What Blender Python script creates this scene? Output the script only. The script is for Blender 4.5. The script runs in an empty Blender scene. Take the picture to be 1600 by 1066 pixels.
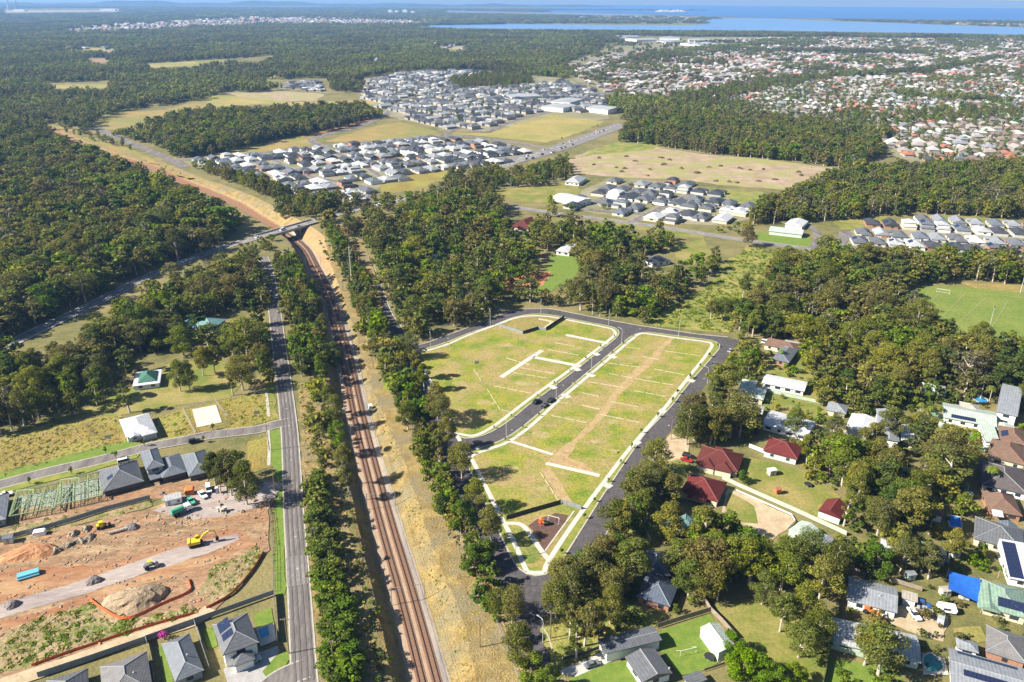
import bpy, math, random
import numpy as np
from mathutils import Vector, Matrix
from mathutils.geometry import tessellate_polygon

sc = bpy.context.scene
# ------------------------------------------------------------------ camera
FPX, CAM_H, EYE_Y, ROLL = 1244.0, 170.0, -3.5, math.radians(0.36)
PITCH = math.atan((533 - EYE_Y) / FPX)
cam = bpy.data.cameras.new('camera'); cam_o = bpy.data.objects.new('camera', cam)
sc.collection.objects.link(cam_o); sc.camera = cam_o
cam.sensor_width = 36; cam.lens = 36 * FPX / 1600
cam.clip_start = 1; cam.clip_end = 60000
cam_o.location = (0, 0, CAM_H)
cam_o.rotation_euler = (Matrix.Rotation(math.pi/2 - PITCH, 3, 'X') @ Matrix.Rotation(ROLL, 3, 'Z')).to_euler()
# ------------------------------------------------------------------ sky and sun
SUN_EL, SUN_AZ = math.radians(37), math.radians(195)       # azimuth of the sun, counted from +X
world = bpy.data.worlds.new('World'); sc.world = world; world.use_nodes = True
wn = world.node_tree.nodes; wl = world.node_tree.links
sky = wn.new('ShaderNodeTexSky'); sky.sky_type = 'NISHITA'; sky.sun_disc = False
sky.sun_elevation = SUN_EL; sky.sun_rotation = math.pi/2 - SUN_AZ
sky.air_density = 1.0; sky.dust_density = 0.4; sky.ozone_density = 1.5
bg = wn['Background']; bg.inputs['Strength'].default_value = 0.05
wl.new(sky.outputs['Color'], bg.inputs['Color'])
sun = bpy.data.lights.new('sun', 'SUN'); sun_o = bpy.data.objects.new('sun', sun); sc.collection.objects.link(sun_o)
sun.energy = 5.0; sun.angle = math.radians(0.53); sun.color = (1.0, 0.93, 0.82)
sd = Vector((math.cos(SUN_AZ)*math.cos(SUN_EL), math.sin(SUN_AZ)*math.cos(SUN_EL), math.sin(SUN_EL)))
sun_o.rotation_euler = sd.to_track_quat('Z', 'Y').to_euler(); sun_o.location = (-300, -80, 400)
# ------------------------------------------------------------------ exposure
sc.view_settings.view_transform = 'Standard'; sc.view_settings.look = 'None'
sc.view_settings.gamma = 1; sc.view_settings.use_curve_mapping = False
sc.view_settings.exposure = 1.36
sc.render.engine = 'CYCLES'
sc.cycles.use_denoising = True
sc.cycles.max_bounces = 4; sc.cycles.diffuse_bounces = 1; sc.cycles.glossy_bounces = 2
sc.cycles.transmission_bounces = 2; sc.cycles.volume_bounces = 0; sc.cycles.transparent_max_bounces = 4
sc.cycles.caustics_reflective = False; sc.cycles.caustics_refractive = False

R = random.Random(7)
NR = np.random.RandomState(11)
COL = sc.collection
# ------------------------------------------------------------------ photo pixel -> place on the ground
_cp, _sp, _cr, _sr = math.cos(PITCH), math.sin(PITCH), math.cos(ROLL), math.sin(ROLL)
def P(px, py, z=0.0):
    u, v = px - 800.0, py - 533.0
    u, v = u*_cr + v*_sr, -u*_sr + v*_cr
    k = (CAM_H - z) / (FPX*_sp + v*_cp)
    return np.array((u*k, (FPX*_cp - v*_sp)*k))
def PS(pts, z=0.0): return np.array([P(a, b, z) for a, b in pts])
def Q(x, y, z=0.0):                                          # place -> photo pixel
    X, Y, Z = x, y, z - CAM_H
    d = Y*_cp - Z*_sp; v = -(Y*_sp + Z*_cp) * FPX / d; u = X * FPX / d
    return 800 + u*_cr - v*_sr, 533 + u*_sr + v*_cr
# ------------------------------------------------------------------ materials
MAT = {}
def mat(name, c1, c2=None, scale=1.0, rough=0.85, bump=0.0, c3=None, scale3=0.05, detail=5.0, rand=0.0, spec=0.2, metal=0.0, lo=0.38, hi=0.62, bscale=None, stretch=None, fine=.22):
    """noise-mottled surface in world space; c3 mixes in by a broader noise"""
    m = bpy.data.materials.new(name); m.use_nodes = True; MAT[name] = m
    n, l = m.node_tree.nodes, m.node_tree.links
    b = n['Principled BSDF']; b.inputs['Roughness'].default_value = rough; b.inputs['Metallic'].default_value = metal
    b.inputs['Specular IOR Level'].default_value = spec
    b.inputs['Base Color'].default_value = (*c1, 1)
    m.diffuse_color = (*c1, 1)
    geo = n.new('ShaderNodeNewGeometry'); out = None
    def noise(s, d):
        t = n.new('ShaderNodeTexNoise'); t.inputs['Scale'].default_value = s; t.inputs['Detail'].default_value = d
        t.inputs['Roughness'].default_value = 0.62
        l.new(vec, t.inputs['Vector']); return t
    vec = geo.outputs['Position']
    if stretch:                                                  # (angle, factor): streaks along one direction
        mp = n.new('ShaderNodeMapping'); mp.vector_type = 'TEXTURE'; mp.inputs['Rotation'].default_value = (0, 0, stretch[0]); mp.inputs['Scale'].default_value = (stretch[1], 1, 1)
        l.new(vec, mp.inputs['Vector']); vec = mp.outputs['Vector']
    def mapr(sock, a, z):
        t = n.new('ShaderNodeMapRange'); t.inputs[1].default_value = a; t.inputs[2].default_value = z
        l.new(sock, t.inputs[0]); return t.outputs[0]
    if c2:
        t = noise(scale, detail); mx = n.new('ShaderNodeMix'); mx.data_type = 'RGBA'
        l.new(mapr(t.outputs['Fac'], lo, hi), mx.inputs[0]); mx.inputs[6].default_value = (*c1, 1); mx.inputs[7].default_value = (*c2, 1)
        out = mx.outputs[2]
    if c3:
        t = noise(scale3, 4); mx = n.new('ShaderNodeMix'); mx.data_type = 'RGBA'
        l.new(mapr(t.outputs['Fac'], 0.42, 0.62), mx.inputs[0]); l.new(out, mx.inputs[6]); mx.inputs[7].default_value = (*c3, 1)
        out = mx.outputs[2]
    if c2 and fine:                                              # fine grain on top of the mottling
        t = noise(scale*9, 3); hs = n.new('ShaderNodeHueSaturation'); mr = mapr(t.outputs['Fac'], .3, .7); q = mr.node
        q.inputs[3].default_value = 1 - fine; q.inputs[4].default_value = 1 + fine
        l.new(mr, hs.inputs['Value']); l.new(out, hs.inputs['Color']); out = hs.outputs['Color']
    if rand:
        oi = n.new('ShaderNodeObjectInfo'); hs = n.new('ShaderNodeHueSaturation')
        l.new(mapr(oi.outputs['Random'], 0, 1), hs.inputs['Value'])
        hs.inputs['Value'].links[0].from_node.inputs[3].default_value = 1 - rand
        hs.inputs['Value'].links[0].from_node.inputs[4].default_value = 1 + rand
        if out: l.new(out, hs.inputs['Color'])
        else: hs.inputs['Color'].default_value = (*c1, 1)
        out = hs.outputs['Color']
    if out: l.new(out, b.inputs['Base Color'])
    if bump:
        t = noise(bscale or scale*2, 6); bp = n.new('ShaderNodeBump'); bp.inputs['Strength'].default_value = 1.0
        bp.inputs['Distance'].default_value = bump
        l.new(t.outputs['Fac'], bp.inputs['Height']); l.new(bp.outputs['Normal'], b.inputs['Normal'])
    return m
def leafmat(name, cols, trans=0.22, drift=.02, vary=.14):
    """foliage whose tone differs from tree to tree and from leaf spray to leaf spray"""
    m = bpy.data.materials.new(name); m.use_nodes = True; MAT[name] = m
    n, l = m.node_tree.nodes, m.node_tree.links
    n.remove(n['Principled BSDF']); outn = n['Material Output']
    oi = n.new('ShaderNodeObjectInfo'); geo = n.new('ShaderNodeNewGeometry')
    rp = n.new('ShaderNodeValToRGB'); e = rp.color_ramp.elements
    e[1].position = 1.0; e[0].color = (*cols[0], 1); e[1].color = (*cols[-1], 1)
    for i, c in enumerate(cols[1:-1]): e.new((i+1)/(len(cols)-1)).color = (*c, 1)
    l.new(oi.outputs['Random'], rp.inputs[0])
    hs = n.new('ShaderNodeHueSaturation'); l.new(rp.outputs[0], hs.inputs['Color'])
    nt = n.new('ShaderNodeTexNoise'); nt.inputs['Scale'].default_value = drift; nt.inputs['Detail'].default_value = 3; l.new(geo.outputs['Position'], nt.inputs['Vector'])
    m2 = n.new('ShaderNodeMapRange'); m2.inputs[1].default_value = .35; m2.inputs[2].default_value = .65; m2.inputs[3].default_value = .9; m2.inputs[4].default_value = 1.12; l.new(nt.outputs['Fac'], m2.inputs[0]); l.new(m2.outputs[0], hs.inputs['Saturation'])
    m3 = n.new('ShaderNodeMapRange'); m3.inputs[1].default_value = .35; m3.inputs[2].default_value = .65; m3.inputs[3].default_value = .485; m3.inputs[4].default_value = .515; l.new(nt.outputs['Fac'], m3.inputs[0]); l.new(m3.outputs[0], hs.inputs['Hue'])
    mr = n.new('ShaderNodeMapRange'); mr.inputs[3].default_value = 0.55; mr.inputs[4].default_value = 1.5
    l.new(geo.outputs['Random Per Island'], mr.inputs[0])
    m4 = n.new('ShaderNodeMapRange'); m4.inputs[1].default_value = .35; m4.inputs[2].default_value = .65; m4.inputs[3].default_value = 1 - vary; m4.inputs[4].default_value = 1 + vary; l.new(nt.outputs['Fac'], m4.inputs[0])
    mu = n.new('ShaderNodeMath'); mu.operation = 'MULTIPLY'; l.new(mr.outputs[0], mu.inputs[0]); l.new(m4.outputs[0], mu.inputs[1]); l.new(mu.outputs[0], hs.inputs['Value'])
    df = n.new('ShaderNodeBsdfDiffuse'); tr = n.new('ShaderNodeBsdfTranslucent'); mx = n.new('ShaderNodeMixShader')
    l.new(hs.outputs[0], df.inputs[0]); l.new(hs.outputs[0], tr.inputs[0]); mx.inputs[0].default_value = trans
    l.new(df.outputs[0], mx.inputs[1]); l.new(tr.outputs[0], mx.inputs[2]); l.new(mx.outputs[0], outn.inputs['Surface'])
    m.diffuse_color = (*cols[0], 1)
    return m
def rampmat(name, cols, rough=0.7, spec=0.3):
    """one flat tone per copy, picked from a list"""
    m = bpy.data.materials.new(name); m.use_nodes = True; MAT[name] = m
    n, l = m.node_tree.nodes, m.node_tree.links
    b = n['Principled BSDF']; b.inputs['Roughness'].default_value = rough; b.inputs['Specular IOR Level'].default_value = spec
    oi = n.new('ShaderNodeObjectInfo'); rp = n.new('ShaderNodeValToRGB'); rp.color_ramp.interpolation = 'CONSTANT'
    e = rp.color_ramp.elements
    e[1].position = 1.0; e[0].color = (*cols[0], 1); e[1].color = (*cols[-1], 1)
    for i, c in enumerate(cols[1:]): e.new((i+1)/len(cols)).color = (*c, 1)
    l.new(oi.outputs['Random'], rp.inputs[0]); l.new(rp.outputs[0], b.inputs['Base Color'])
    return m
def roofmat(name, c, rough=0.45, tile=False, spec=0.5, pitch=0.35):
    """ribbed steel sheet or tiles: fine relief running with the roof's own axes"""
    m = mat(name, c, tuple(min(1, x*0.8) for x in c), scale=0.6, rough=rough, spec=spec)
    n, l = m.node_tree.nodes, m.node_tree.links
    b = n['Principled BSDF']; tc = n.new('ShaderNodeTexCoord'); w = n.new('ShaderNodeTexWave')
    w.inputs['Scale'].default_value = 0.314/pitch; w.bands_direction = 'X'; w.inputs['Distortion'].default_value = 0.0
    l.new(tc.outputs['Object'], w.inputs['Vector'])
    h = w.outputs['Fac']
    if tile:
        w2 = n.new('ShaderNodeTexWave'); w2.inputs['Scale'].default_value = 0.314/pitch; w2.bands_direction = 'Y'
        l.new(tc.outputs['Object'], w2.inputs['Vector'])
        ad = n.new('ShaderNodeMath'); l.new(w.outputs['Fac'], ad.inputs[0]); l.new(w2.outputs['Fac'], ad.inputs[1]); h = ad.outputs[0]
    wv = n.new('ShaderNodeTexWave'); wv.inputs['Scale'].default_value = 0.314/(.95 if not tile else .6); wv.bands_direction = 'X' if not tile else 'Y'; wv.inputs['Distortion'].default_value = .4; wv.inputs['Detail'].default_value = 1
    l.new(tc.outputs['Object'], wv.inputs['Vector']); hv = n.new('ShaderNodeHueSaturation'); mr = n.new('ShaderNodeMapRange'); mr.inputs[3].default_value = .86; mr.inputs[4].default_value = 1.1; l.new(wv.outputs['Fac'], mr.inputs[0])
    src = b.inputs['Base Color'].links[0].from_socket; l.new(src, hv.inputs['Color']); l.new(mr.outputs[0], hv.inputs['Value']); l.new(hv.outputs[0], b.inputs['Base Color'])
    bp = n.new('ShaderNodeBump'); bp.inputs['Distance'].default_value = 0.03; bp.inputs['Strength'].default_value = 0.6
    l.new(h, bp.inputs['Height']); l.new(bp.outputs['Normal'], b.inputs['Normal'])
    return m

# ground cover
EW = math.radians(14)
mat('bushland floor', (.165, .145, .052), (.095, .10, .032), scale=.12, c3=(.20, .165, .07), scale3=.018, bump=.3, bscale=.6)
mat('estate grass', (.235, .22, .034), (.12, .17, .018), scale=.11, c3=(.275, .21, .085), scale3=.06, bump=.15, bscale=1.2, lo=.38, hi=.62, fine=.3)
mat('verge grass', (.22, .215, .045), (.14, .17, .03), scale=.3, bump=.08, bscale=2)
mat('lawn', (.115, .15, .024), (.165, .165, .036), scale=.12, c3=(.25, .205, .07), scale3=.05, bump=.08, bscale=2)
mat('green lawn', (.10, .165, .022), (.145, .19, .032), scale=.4, bump=.06, bscale=2)
mat('pitch grass', (.12, .165, .03), (.16, .19, .04), scale=.06, bump=.05, bscale=2)
mat('dry grass', (.31, .225, .085), (.19, .135, .045), scale=.2, c3=(.20, .165, .09), scale3=.07, bump=.45, bscale=1.6, fine=.3)
mat('yellow field', (.25, .18, .048), (.16, .14, .032), scale=.14, c3=(.24, .22, .05), scale3=.035, bump=.5, bscale=.9, fine=.3)
mat('ochre field', (.29, .205, .07), (.22, .17, .058), scale=.05, c3=(.18, .175, .05), scale3=.012, bump=.3, bscale=.3)
mat('straw field', (.32, .25, .085), (.25, .215, .065), scale=.03, c3=(.21, .20, .055), scale3=.01, bump=.3, bscale=.3)
mat('olive scrub', (.18, .195, .042), (.28, .24, .075), scale=.13, c3=(.12, .155, .03), scale3=.06, bump=.4, bscale=.9, fine=.3)
mat('tan earth', (.34, .235, .135), (.19, .125, .07), scale=.22, c3=(.27, .155, .085), scale3=.09, bump=.7, bscale=.8, stretch=(EW, 3), lo=.42, hi=.58, fine=.35)
mat('orange earth', (.29, .135, .065), (.21, .095, .05), scale=.3, c3=(.34, .21, .11), scale3=.12, bump=.2, bscale=1, stretch=(EW, 4), lo=.4, hi=.6)
mat('weedy earth', (.31, .235, .13), (.105, .14, .025), scale=.16, c3=(.23, .175, .085), scale3=.09, bump=.4, bscale=.9, fine=.35, lo=.46, hi=.58)
mat('clay', (.40, .275, .145), (.28, .19, .095), scale=.35, c3=(.33, .255, .11), scale3=.12, bump=.3, bscale=1.5)
mat('red earth', (.40, .17, .085), (.34, .135, .065), scale=.3, bump=.2, bscale=1)
mat('pale earth', (.36, .275, .19), (.25, .185, .12), scale=.06, c3=(.25, .24, .085), scale3=.02, bump=.3, bscale=.4)
mat('sand', (.43, .335, .22), (.34, .26, .16), scale=.3, bump=.1, bscale=1)
mat('gravel pad', (.29, .24, .225), (.225, .185, .175), scale=.25, c3=(.33, .28, .25), scale3=.08, bump=.06, bscale=3, stretch=(EW, 5))
mat('mulch', (.12, .072, .052), (.085, .052, .04), scale=.7, bump=.1, bscale=3)
mat('suburb ground', (.21, .185, .11), (.29, .255, .19), scale=.06, c3=(.14, .145, .055), scale3=.03)
mat('ballast', (.36, .265, .185), (.285, .205, .14), scale=1.2, bump=.08, bscale=5, stretch=(math.radians(109), 6))
mat('rust ballast', (.27, .145, .085), (.215, .11, .06), scale=1.0, bump=.06, bscale=5)
mat('service gravel', (.29, .255, .225), (.20, .17, .15), scale=.5, c3=(.36, .30, .23), scale3=.14, bump=.06, bscale=4, stretch=(math.radians(109), 8))
mat('cut bank', (.34, .21, .105), (.24, .14, .068), scale=.2, c3=(.27, .205, .09), scale3=.06, bump=.4, bscale=.8)
# roads
mat('new asphalt', (.078, .071, .073), (.056, .051, .053), scale=.10, c3=(.088, .081, .08), scale3=.35, rough=.8, bump=.01, bscale=8)
mat('old asphalt', (.155, .138, .13), (.105, .092, .089), scale=.25, c3=(.185, .165, .15), scale3=.2, rough=.85, stretch=(math.radians(97), 7))
mat('highway asphalt', (.20, .185, .175), (.165, .15, .145), scale=.1, rough=.85)
mat('concrete', (.48, .455, .40), (.41, .385, .335), scale=.5, rough=.8)
mat('kerb concrete', (.40, .375, .32), (.33, .305, .26), scale=.5, rough=.85)
mat('sandstone', (.48, .43, .30), (.36, .32, .20), scale=1.0, rough=.9, bump=.05)
mat('grey concrete', (.34, .33, .32), (.28, .27, .26), scale=.4, rough=.85)
mat('estate wall', (.46, .45, .42), (.40, .385, .36), scale=.5, rough=.9)
mat('worn asphalt', (.088, .08, .08), (.066, .06, .061), scale=.3, rough=.75)
mat('worn old asphalt', (.128, .113, .108), (.105, .093, .09), scale=.3, rough=.8)
mat('faint line', (.34, .35, .20), rough=.9)
mat('red ridge cap', (.24, .09, .07), rough=.8)
mat('grey ridge cap', (.26, .27, .28), rough=.6)
mat('line paint', (.75, .75, .72), rough=.6)
# building surfaces
for nm, c in (('charcoal roof', (.055, .058, .066)), ('slate roof', (.115, .12, .13)), ('blue grey roof', (.13, .145, .165)), ('silver roof', (.235, .25, .27)),
              ('pale roof', (.36, .37, .37)), ('white roof', (.55, .56, .57)), ('green roof', (.20, .29, .22)), ('deep green roof', (.055, .16, .115)),
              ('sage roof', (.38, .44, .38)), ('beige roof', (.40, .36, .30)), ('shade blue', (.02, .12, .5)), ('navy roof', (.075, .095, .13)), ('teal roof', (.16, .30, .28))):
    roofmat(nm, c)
for nm, c in (('maroon tile', (.10, .026, .022)), ('red tile', (.12, .023, .022)), ('brown tile', (.16, .105, .075)), ('dark tile', (.10, .085, .085)), ('terracotta tile', (.38, .15, .08)), ('grey tile', (.17, .165, .165))):
    roofmat(nm, c, rough=.8, tile=True, spec=.2)
mat('white wall', (.74, .73, .69), (.68, .67, .63), scale=.8, rough=.8)
mat('far wall', (.34, .32, .285), (.26, .225, .19), scale=.05, rough=.9)
mat('cream wall', (.60, .52, .38), (.52, .45, .33), scale=.8, rough=.85)
mat('brick wall', (.36, .20, .13), (.28, .15, .10), scale=1.5, rough=.9)
mat('grey wall', (.30, .31, .32), (.26, .27, .28), scale=.8, rough=.8)
mat('dark brick', (.10, .085, .08), (.07, .06, .06), scale=1.5, rough=.9)
mat('green wall', (.50, .58, .50), (.44, .52, .45), scale=.8, rough=.7)
mat('window glass', (.03, .04, .05), rough=.12, spec=.6)
mat('garage door', (.40, .40, .40), rough=.6)
mat('dark door', (.07, .06, .055), rough=.6)
mat('frame timber', (.30, .38, .20), (.24, .31, .16), scale=.8, rough=.8)
mat('solar cell', (.018, .025, .06), rough=.15, spec=.6)
mat('dark fence', (.05, .055, .065), rough=.6)
mat('grey fence', (.22, .24, .26), (.19, .21, .23), scale=1, rough=.6)
mat('sage fence', (.36, .43, .33), (.32, .39, .30), scale=1, rough=.6)
mat('green fence', (.17, .33, .22), (.15, .29, .19), scale=1, rough=.6)
mat('timber fence', (.27, .22, .17), (.20, .16, .12), scale=1.2, rough=.9)
mat('wire mesh', (.30, .31, .30), rough=.6)
mat('silt orange', (.68, .12, .03), (.55, .09, .03), scale=.7, rough=.7)
mat('pool water', (.03, .20, .42), (.04, .26, .48), scale=.6, rough=.08, spec=.6)
mat('teal water', (.03, .20, .20), (.02, .14, .16), scale=.6, rough=.08, spec=.6)
mat('pool cover', (.02, .13, .55), (.03, .19, .62), scale=.8, rough=.5)
# plain paints
for nm, c, r_, me_ in (('paint white', (.78, .78, .77), .35, 0), ('paint silver', (.45, .46, .47), .3, .3), ('paint black', (.018, .018, .02), .25, 0), ('paint red', (.50, .02, .02), .3, 0),
                       ('paint blue', (.03, .09, .30), .3, 0), ('paint grey', (.14, .15, .16), .3, 0), ('paint yellow', (.68, .46, .02), .45, 0), ('paint orange', (.62, .16, .04), .5, 0),
                       ('paint green', (.06, .33, .20), .5, 0), ('pipe blue', (.16, .50, .68), .5, 0), ('rubber', (.02, .02, .02), .9, 0), ('steel', (.35, .36, .36), .5, .4),
                       ('galvanised', (.48, .49, .48), .5, .2), ('rail steel', (.10, .05, .03), .6, .2), ('pole timber', (.20, .15, .11), .9, 0), ('slide green', (.03, .45, .12), .5, 0),
                       ('play orange', (.75, .13, .02), .5, 0), ('magenta bloom', (.50, .04, .30), .8, 0), ('tarp green', (.04, .25, .15), .6, 0)):
    mat(nm, c, rough=r_, metal=me_, spec=.4)
mat('sleeper', (.17, .13, .10), (.13, .10, .08), scale=2, rough=.9)
mat('spoil', (.33, .25, .16), (.24, .175, .11), scale=.4, bump=.4, bscale=1.2)
mat('spoil orange', (.46, .235, .11), (.36, .17, .085), scale=.3, bump=.4, bscale=1)
mat('spoil grey', (.20, .17, .16), (.15, .13, .12), scale=.8, bump=.1, bscale=3)
mat('rubble', (.40, .34, .26), (.15, .12, .09), scale=.8, bump=.5, bscale=1.2)
# foliage
mat('gum bark', (.52, .46, .38), (.36, .30, .24), scale=1.5, rough=.9)
mat('dark bark', (.17, .13, .10), (.11, .085, .065), scale=1.5, rough=.9)
leafmat('gum leaves', [(.090, .106, .020), (.140, .150, .028), (.195, .178, .036), (.115, .134, .036), (.165, .140, .038), (.105, .138, .024), (.19, .185, .038)], .34)
leafmat('green leaves', [(.080, .145, .014), (.120, .175, .020), (.155, .190, .024), (.100, .145, .024)], .34)
leafmat('dark leaves', [(.050, .082, .018), (.072, .102, .022), (.100, .118, .030)], .28)
leafmat('yellow leaves', [(.22, .20, .035), (.18, .19, .035), (.24, .18, .035)], .3)
leafmat('dry tuft', [(.46, .36, .17), (.40, .32, .14), (.34, .28, .11)], .45)
leafmat('grey leaves', [(.14, .135, .075), (.12, .12, .06), (.15, .13, .08)])
leafmat('far leaves', [(.105, .120, .030), (.138, .145, .036), (.118, .134, .044), (.165, .155, .042), (.10, .124, .034)], trans=.3, drift=.004, vary=.32)
rampmat('suburb roof', [(.26, .24, .22), (.24, .20, .17), (.40, .39, .37), (.15, .145, .15), (.44, .43, .41), (.25, .21, .185), (.17, .13, .11), (.34, .32, .30), (.20, .21, .23), (.15, .11, .09), (.25, .24, .24), (.30, .12, .075)])
rampmat('estate roof', [(.06, .064, .075), (.13, .14, .155), (.09, .095, .105), (.27, .28, .29), (.11, .115, .12), (.38, .38, .38), (.17, .18, .19), (.06, .065, .075)])

# ------------------------------------------------------------------ mesh helpers
class MB:
    def __init__(s): s.v = []; s.f = []; s.m = []
    def add(s, vs, fs, m=0):
        o = len(s.v); s.v += [tuple(map(float, v)) for v in vs]; s.f += [tuple(i + o for i in f) for f in fs]; s.m += [m]*len(fs)
    def box(s, x0, x1, y0, y1, z0, z1, m=0):
        s.add([(x0,y0,z0),(x1,y0,z0),(x1,y1,z0),(x0,y1,z0),(x0,y0,z1),(x1,y0,z1),(x1,y1,z1),(x0,y1,z1)],
              [(0,3,2,1),(4,5,6,7),(0,1,5,4),(1,2,6,5),(2,3,7,6),(3,0,4,7)], m)
    def tube(s, pts, rs, n=6, m=0, cap=True):
        pts = [Vector(p) for p in pts]; o = len(s.v)
        for i, p in enumerate(pts):
            d = (pts[min(i+1, len(pts)-1)] - pts[max(i-1, 0)]).normalized()
            a = d.orthogonal().normalized() if abs(d.z) < .99 else Vector((1,0,0)); a = (a - d*a.dot(d)).normalized(); b = d.cross(a)
            r = rs[i] if hasattr(rs, '__len__') else rs
            for k in range(n):
                t = 2*math.pi*k/n; q = p + (a*math.cos(t) + b*math.sin(t))*r; s.v.append(tuple(q))
        for i in range(len(pts)-1):
            for k in range(n):
                k2 = (k+1) % n; s.f.append((o+i*n+k, o+i*n+k2, o+(i+1)*n+k2, o+(i+1)*n+k)); s.m.append(m)
        if cap:
            s.f.append(tuple(o+k for k in range(n))[::-1]); s.m.append(m)
            s.f.append(tuple(o+(len(pts)-1)*n+k for k in range(n))); s.m.append(m)
    def prism(s, poly, y0, y1, m=0):                          # outline in x,z swept along y
        n = len(poly); s.add([(x, y0, z) for x, z in poly] + [(x, y1, z) for x, z in poly],
              [tuple(range(n)), tuple(range(2*n-1, n-1, -1))] + [(i, n+i, n+(i+1) % n, (i+1) % n) for i in range(n)], m)
    def mesh(s, name, mats):
        me = bpy.data.meshes.new(name); me.from_pydata(s.v, [], s.f)
        for q in mats: me.materials.append(MAT[q])
        if len(mats) > 1: me.polygons.foreach_set('material_index', s.m)
        me.update(); return me
    def build(s, name, mats, parent=None):
        return link(name, s.mesh(name, [mats] if isinstance(mats, str) else mats), parent)
def link(name, data, parent=None, loc=None, rz=None):
    o = bpy.data.objects.new(name, data); COL.objects.link(o)
    if parent: o.parent = parent
    if loc is not None: o.location = loc
    if rz is not None: o.rotation_euler = (0, 0, rz)
    return o
def tag(o, label, cat, group=None, kind=None):
    o['label'] = label; o['category'] = cat
    if group: o['group'] = group
    if kind: o['kind'] = kind
    return o
def thing(name, label, cat, loc=(0,0,0), rz=0, group=None):
    o = bpy.data.objects.new(name, None); COL.objects.link(o); o.location = (float(loc[0]), float(loc[1]), float(loc[2]) if len(loc) > 2 else 0.0)
    o.rotation_euler = (0, 0, rz); o.empty_display_size = .5
    return tag(o, label, cat, group)
def copy_tree(o, parent=None):
    c = o.copy(); COL.objects.link(c); c.parent = parent
    for ch in list(o.children): copy_tree(ch, c)
    return c
# ------------------------------------------------------------------ outlines and strips
def densify(w, step, closed=True):
    out = []; n = len(w)
    for i in range(n if closed else n-1):
        a, b = w[i], w[(i+1) % n]; k = max(1, int(np.linalg.norm(b-a)/step))
        out += [a + (b-a)*j/k for j in range(k)]
    if not closed: out.append(w[-1])
    return np.array(out)
def smooth(w, per=8):
    w = np.array(w, float); out = []
    for i in range(len(w)-1):
        p0, p1, p2, p3 = w[max(i-1,0)], w[i], w[i+1], w[min(i+2, len(w)-1)]
        for j in range(per):
            t = j/per
            out.append(.5*((2*p1) + (p2-p0)*t + (2*p0-5*p1+4*p2-p3)*t*t + (3*p1-p0-3*p2+p3)*t**3))
    out.append(w[-1]); return np.array(out)
def normals(w, closed=False):
    if closed: d = np.roll(w, -1, 0) - np.roll(w, 1, 0)
    else: d = np.gradient(w, axis=0)
    d = d[:, :2] / (np.linalg.norm(d[:, :2], axis=1)[:, None] + 1e-9)
    return np.stack([-d[:, 1], d[:, 0]], 1)                   # to the left of travel
def offs(w, d, closed=False): return w[:, :2] + normals(w, closed)*d
def inside(pts, poly):
    pts = np.atleast_2d(pts); x, y = pts[:, 0], pts[:, 1]; r = np.zeros(len(pts), bool); n = len(poly); j = n-1
    for i in range(n):
        xi, yi = poly[i]; xj, yj = poly[j]
        c = ((yi > y) != (yj > y)) & (x < (xj-xi)*(y-yi)/(yj-yi+1e-12)+xi); r ^= c; j = i
    return r
def area(w): x, y = w[:, 0], w[:, 1]; return .5*np.sum(x*np.roll(y, -1) - y*np.roll(x, -1))
def sheet_mesh(name, w, z, m):
    if area(w) < 0: w = w[::-1]
    v = [Vector((a, b, 0)) for a, b in w]
    tr = tessellate_polygon([v]); me = bpy.data.meshes.new(name)
    fs = []
    for t in tr:
        a, b, c = (w[i] for i in t)
        fs.append(tuple(t) if (b[0]-a[0])*(c[1]-a[1]) - (b[1]-a[1])*(c[0]-a[0]) > 0 else tuple(t)[::-1])
    me.from_pydata([(a, b, z) for a, b in w], [], fs); me.materials.append(MAT[m]); me.update(); return me
LAY = [0.03]
def nz(): LAY[0] += .0025; return LAY[0]
def patch(name, px, m, label, cat, jit=0.0, step=6, z=None, world=False):
    w = np.array(px, float) if world else PS(px)
    if jit:
        w = densify(w, step); w = w + NR.normal(0, jit, w.shape)
    o = link(name, sheet_mesh(name, w, nz() if z is None else z, m))
    return tag(o, label, cat, kind='structure')
def band_mb(w, a, b, z, mb=None, m=0, closed=False, h=0.0):
    """strip between lateral offsets a<b; h>0 gives it sides of that height"""
    mb = mb or MB(); L, Rr = offs(w, b, closed), offs(w, a, closed); n = len(w); zz = z if hasattr(z, '__len__') else [z]*n
    vs = []
    for i in range(n): vs += [(Rr[i][0], Rr[i][1], zz[i]), (L[i][0], L[i][1], zz[i])]
    fs = []; k = n if closed else n-1
    for i in range(k):
        j = (i+1) % n; fs.append((2*i, 2*j, 2*j+1, 2*i+1))
    if h:
        o = 2*n; vs += [(x, y, zq-h) for x, y, zq in vs]
        for i in range(k):
            j = (i+1) % n; fs += [(2*i, o+2*i, o+2*j, 2*j), (2*i+1, 2*j+1, o+2*j+1, o+2*i+1)]
        if not closed: fs += [(0, 1, o+1, o), (2*n-2, o+2*n-2, o+2*n-1, 2*n-1)]
    mb.add(vs, fs, m); return mb
def strip(name, w, wid, m, label, cat, z=None, kind='structure', closed=False, h=0.0, parent=None, off=0.0):
    mb = band_mb(np.array(w), off-wid/2, off+wid/2, nz() if z is None else z, closed=closed, h=h)
    o = mb.build(name, m, parent)
    if parent is None: tag(o, label, cat, kind=kind)
    return o
EXC = []                                                      # outlines where no tree may stand
def keep_clear(w, grow=0.0):
    w = np.array(w, float)
    if grow:
        if area(w) < 0: w = w[::-1]
        w = offs(w, -grow, True)
    EXC.append((w, w.min(0), w.max(0)))
def clear_line(w, half):
    w = np.array(w)[:, :2]; keep_clear(np.vstack([offs(w, half), offs(w, -half)[::-1]]))
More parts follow.
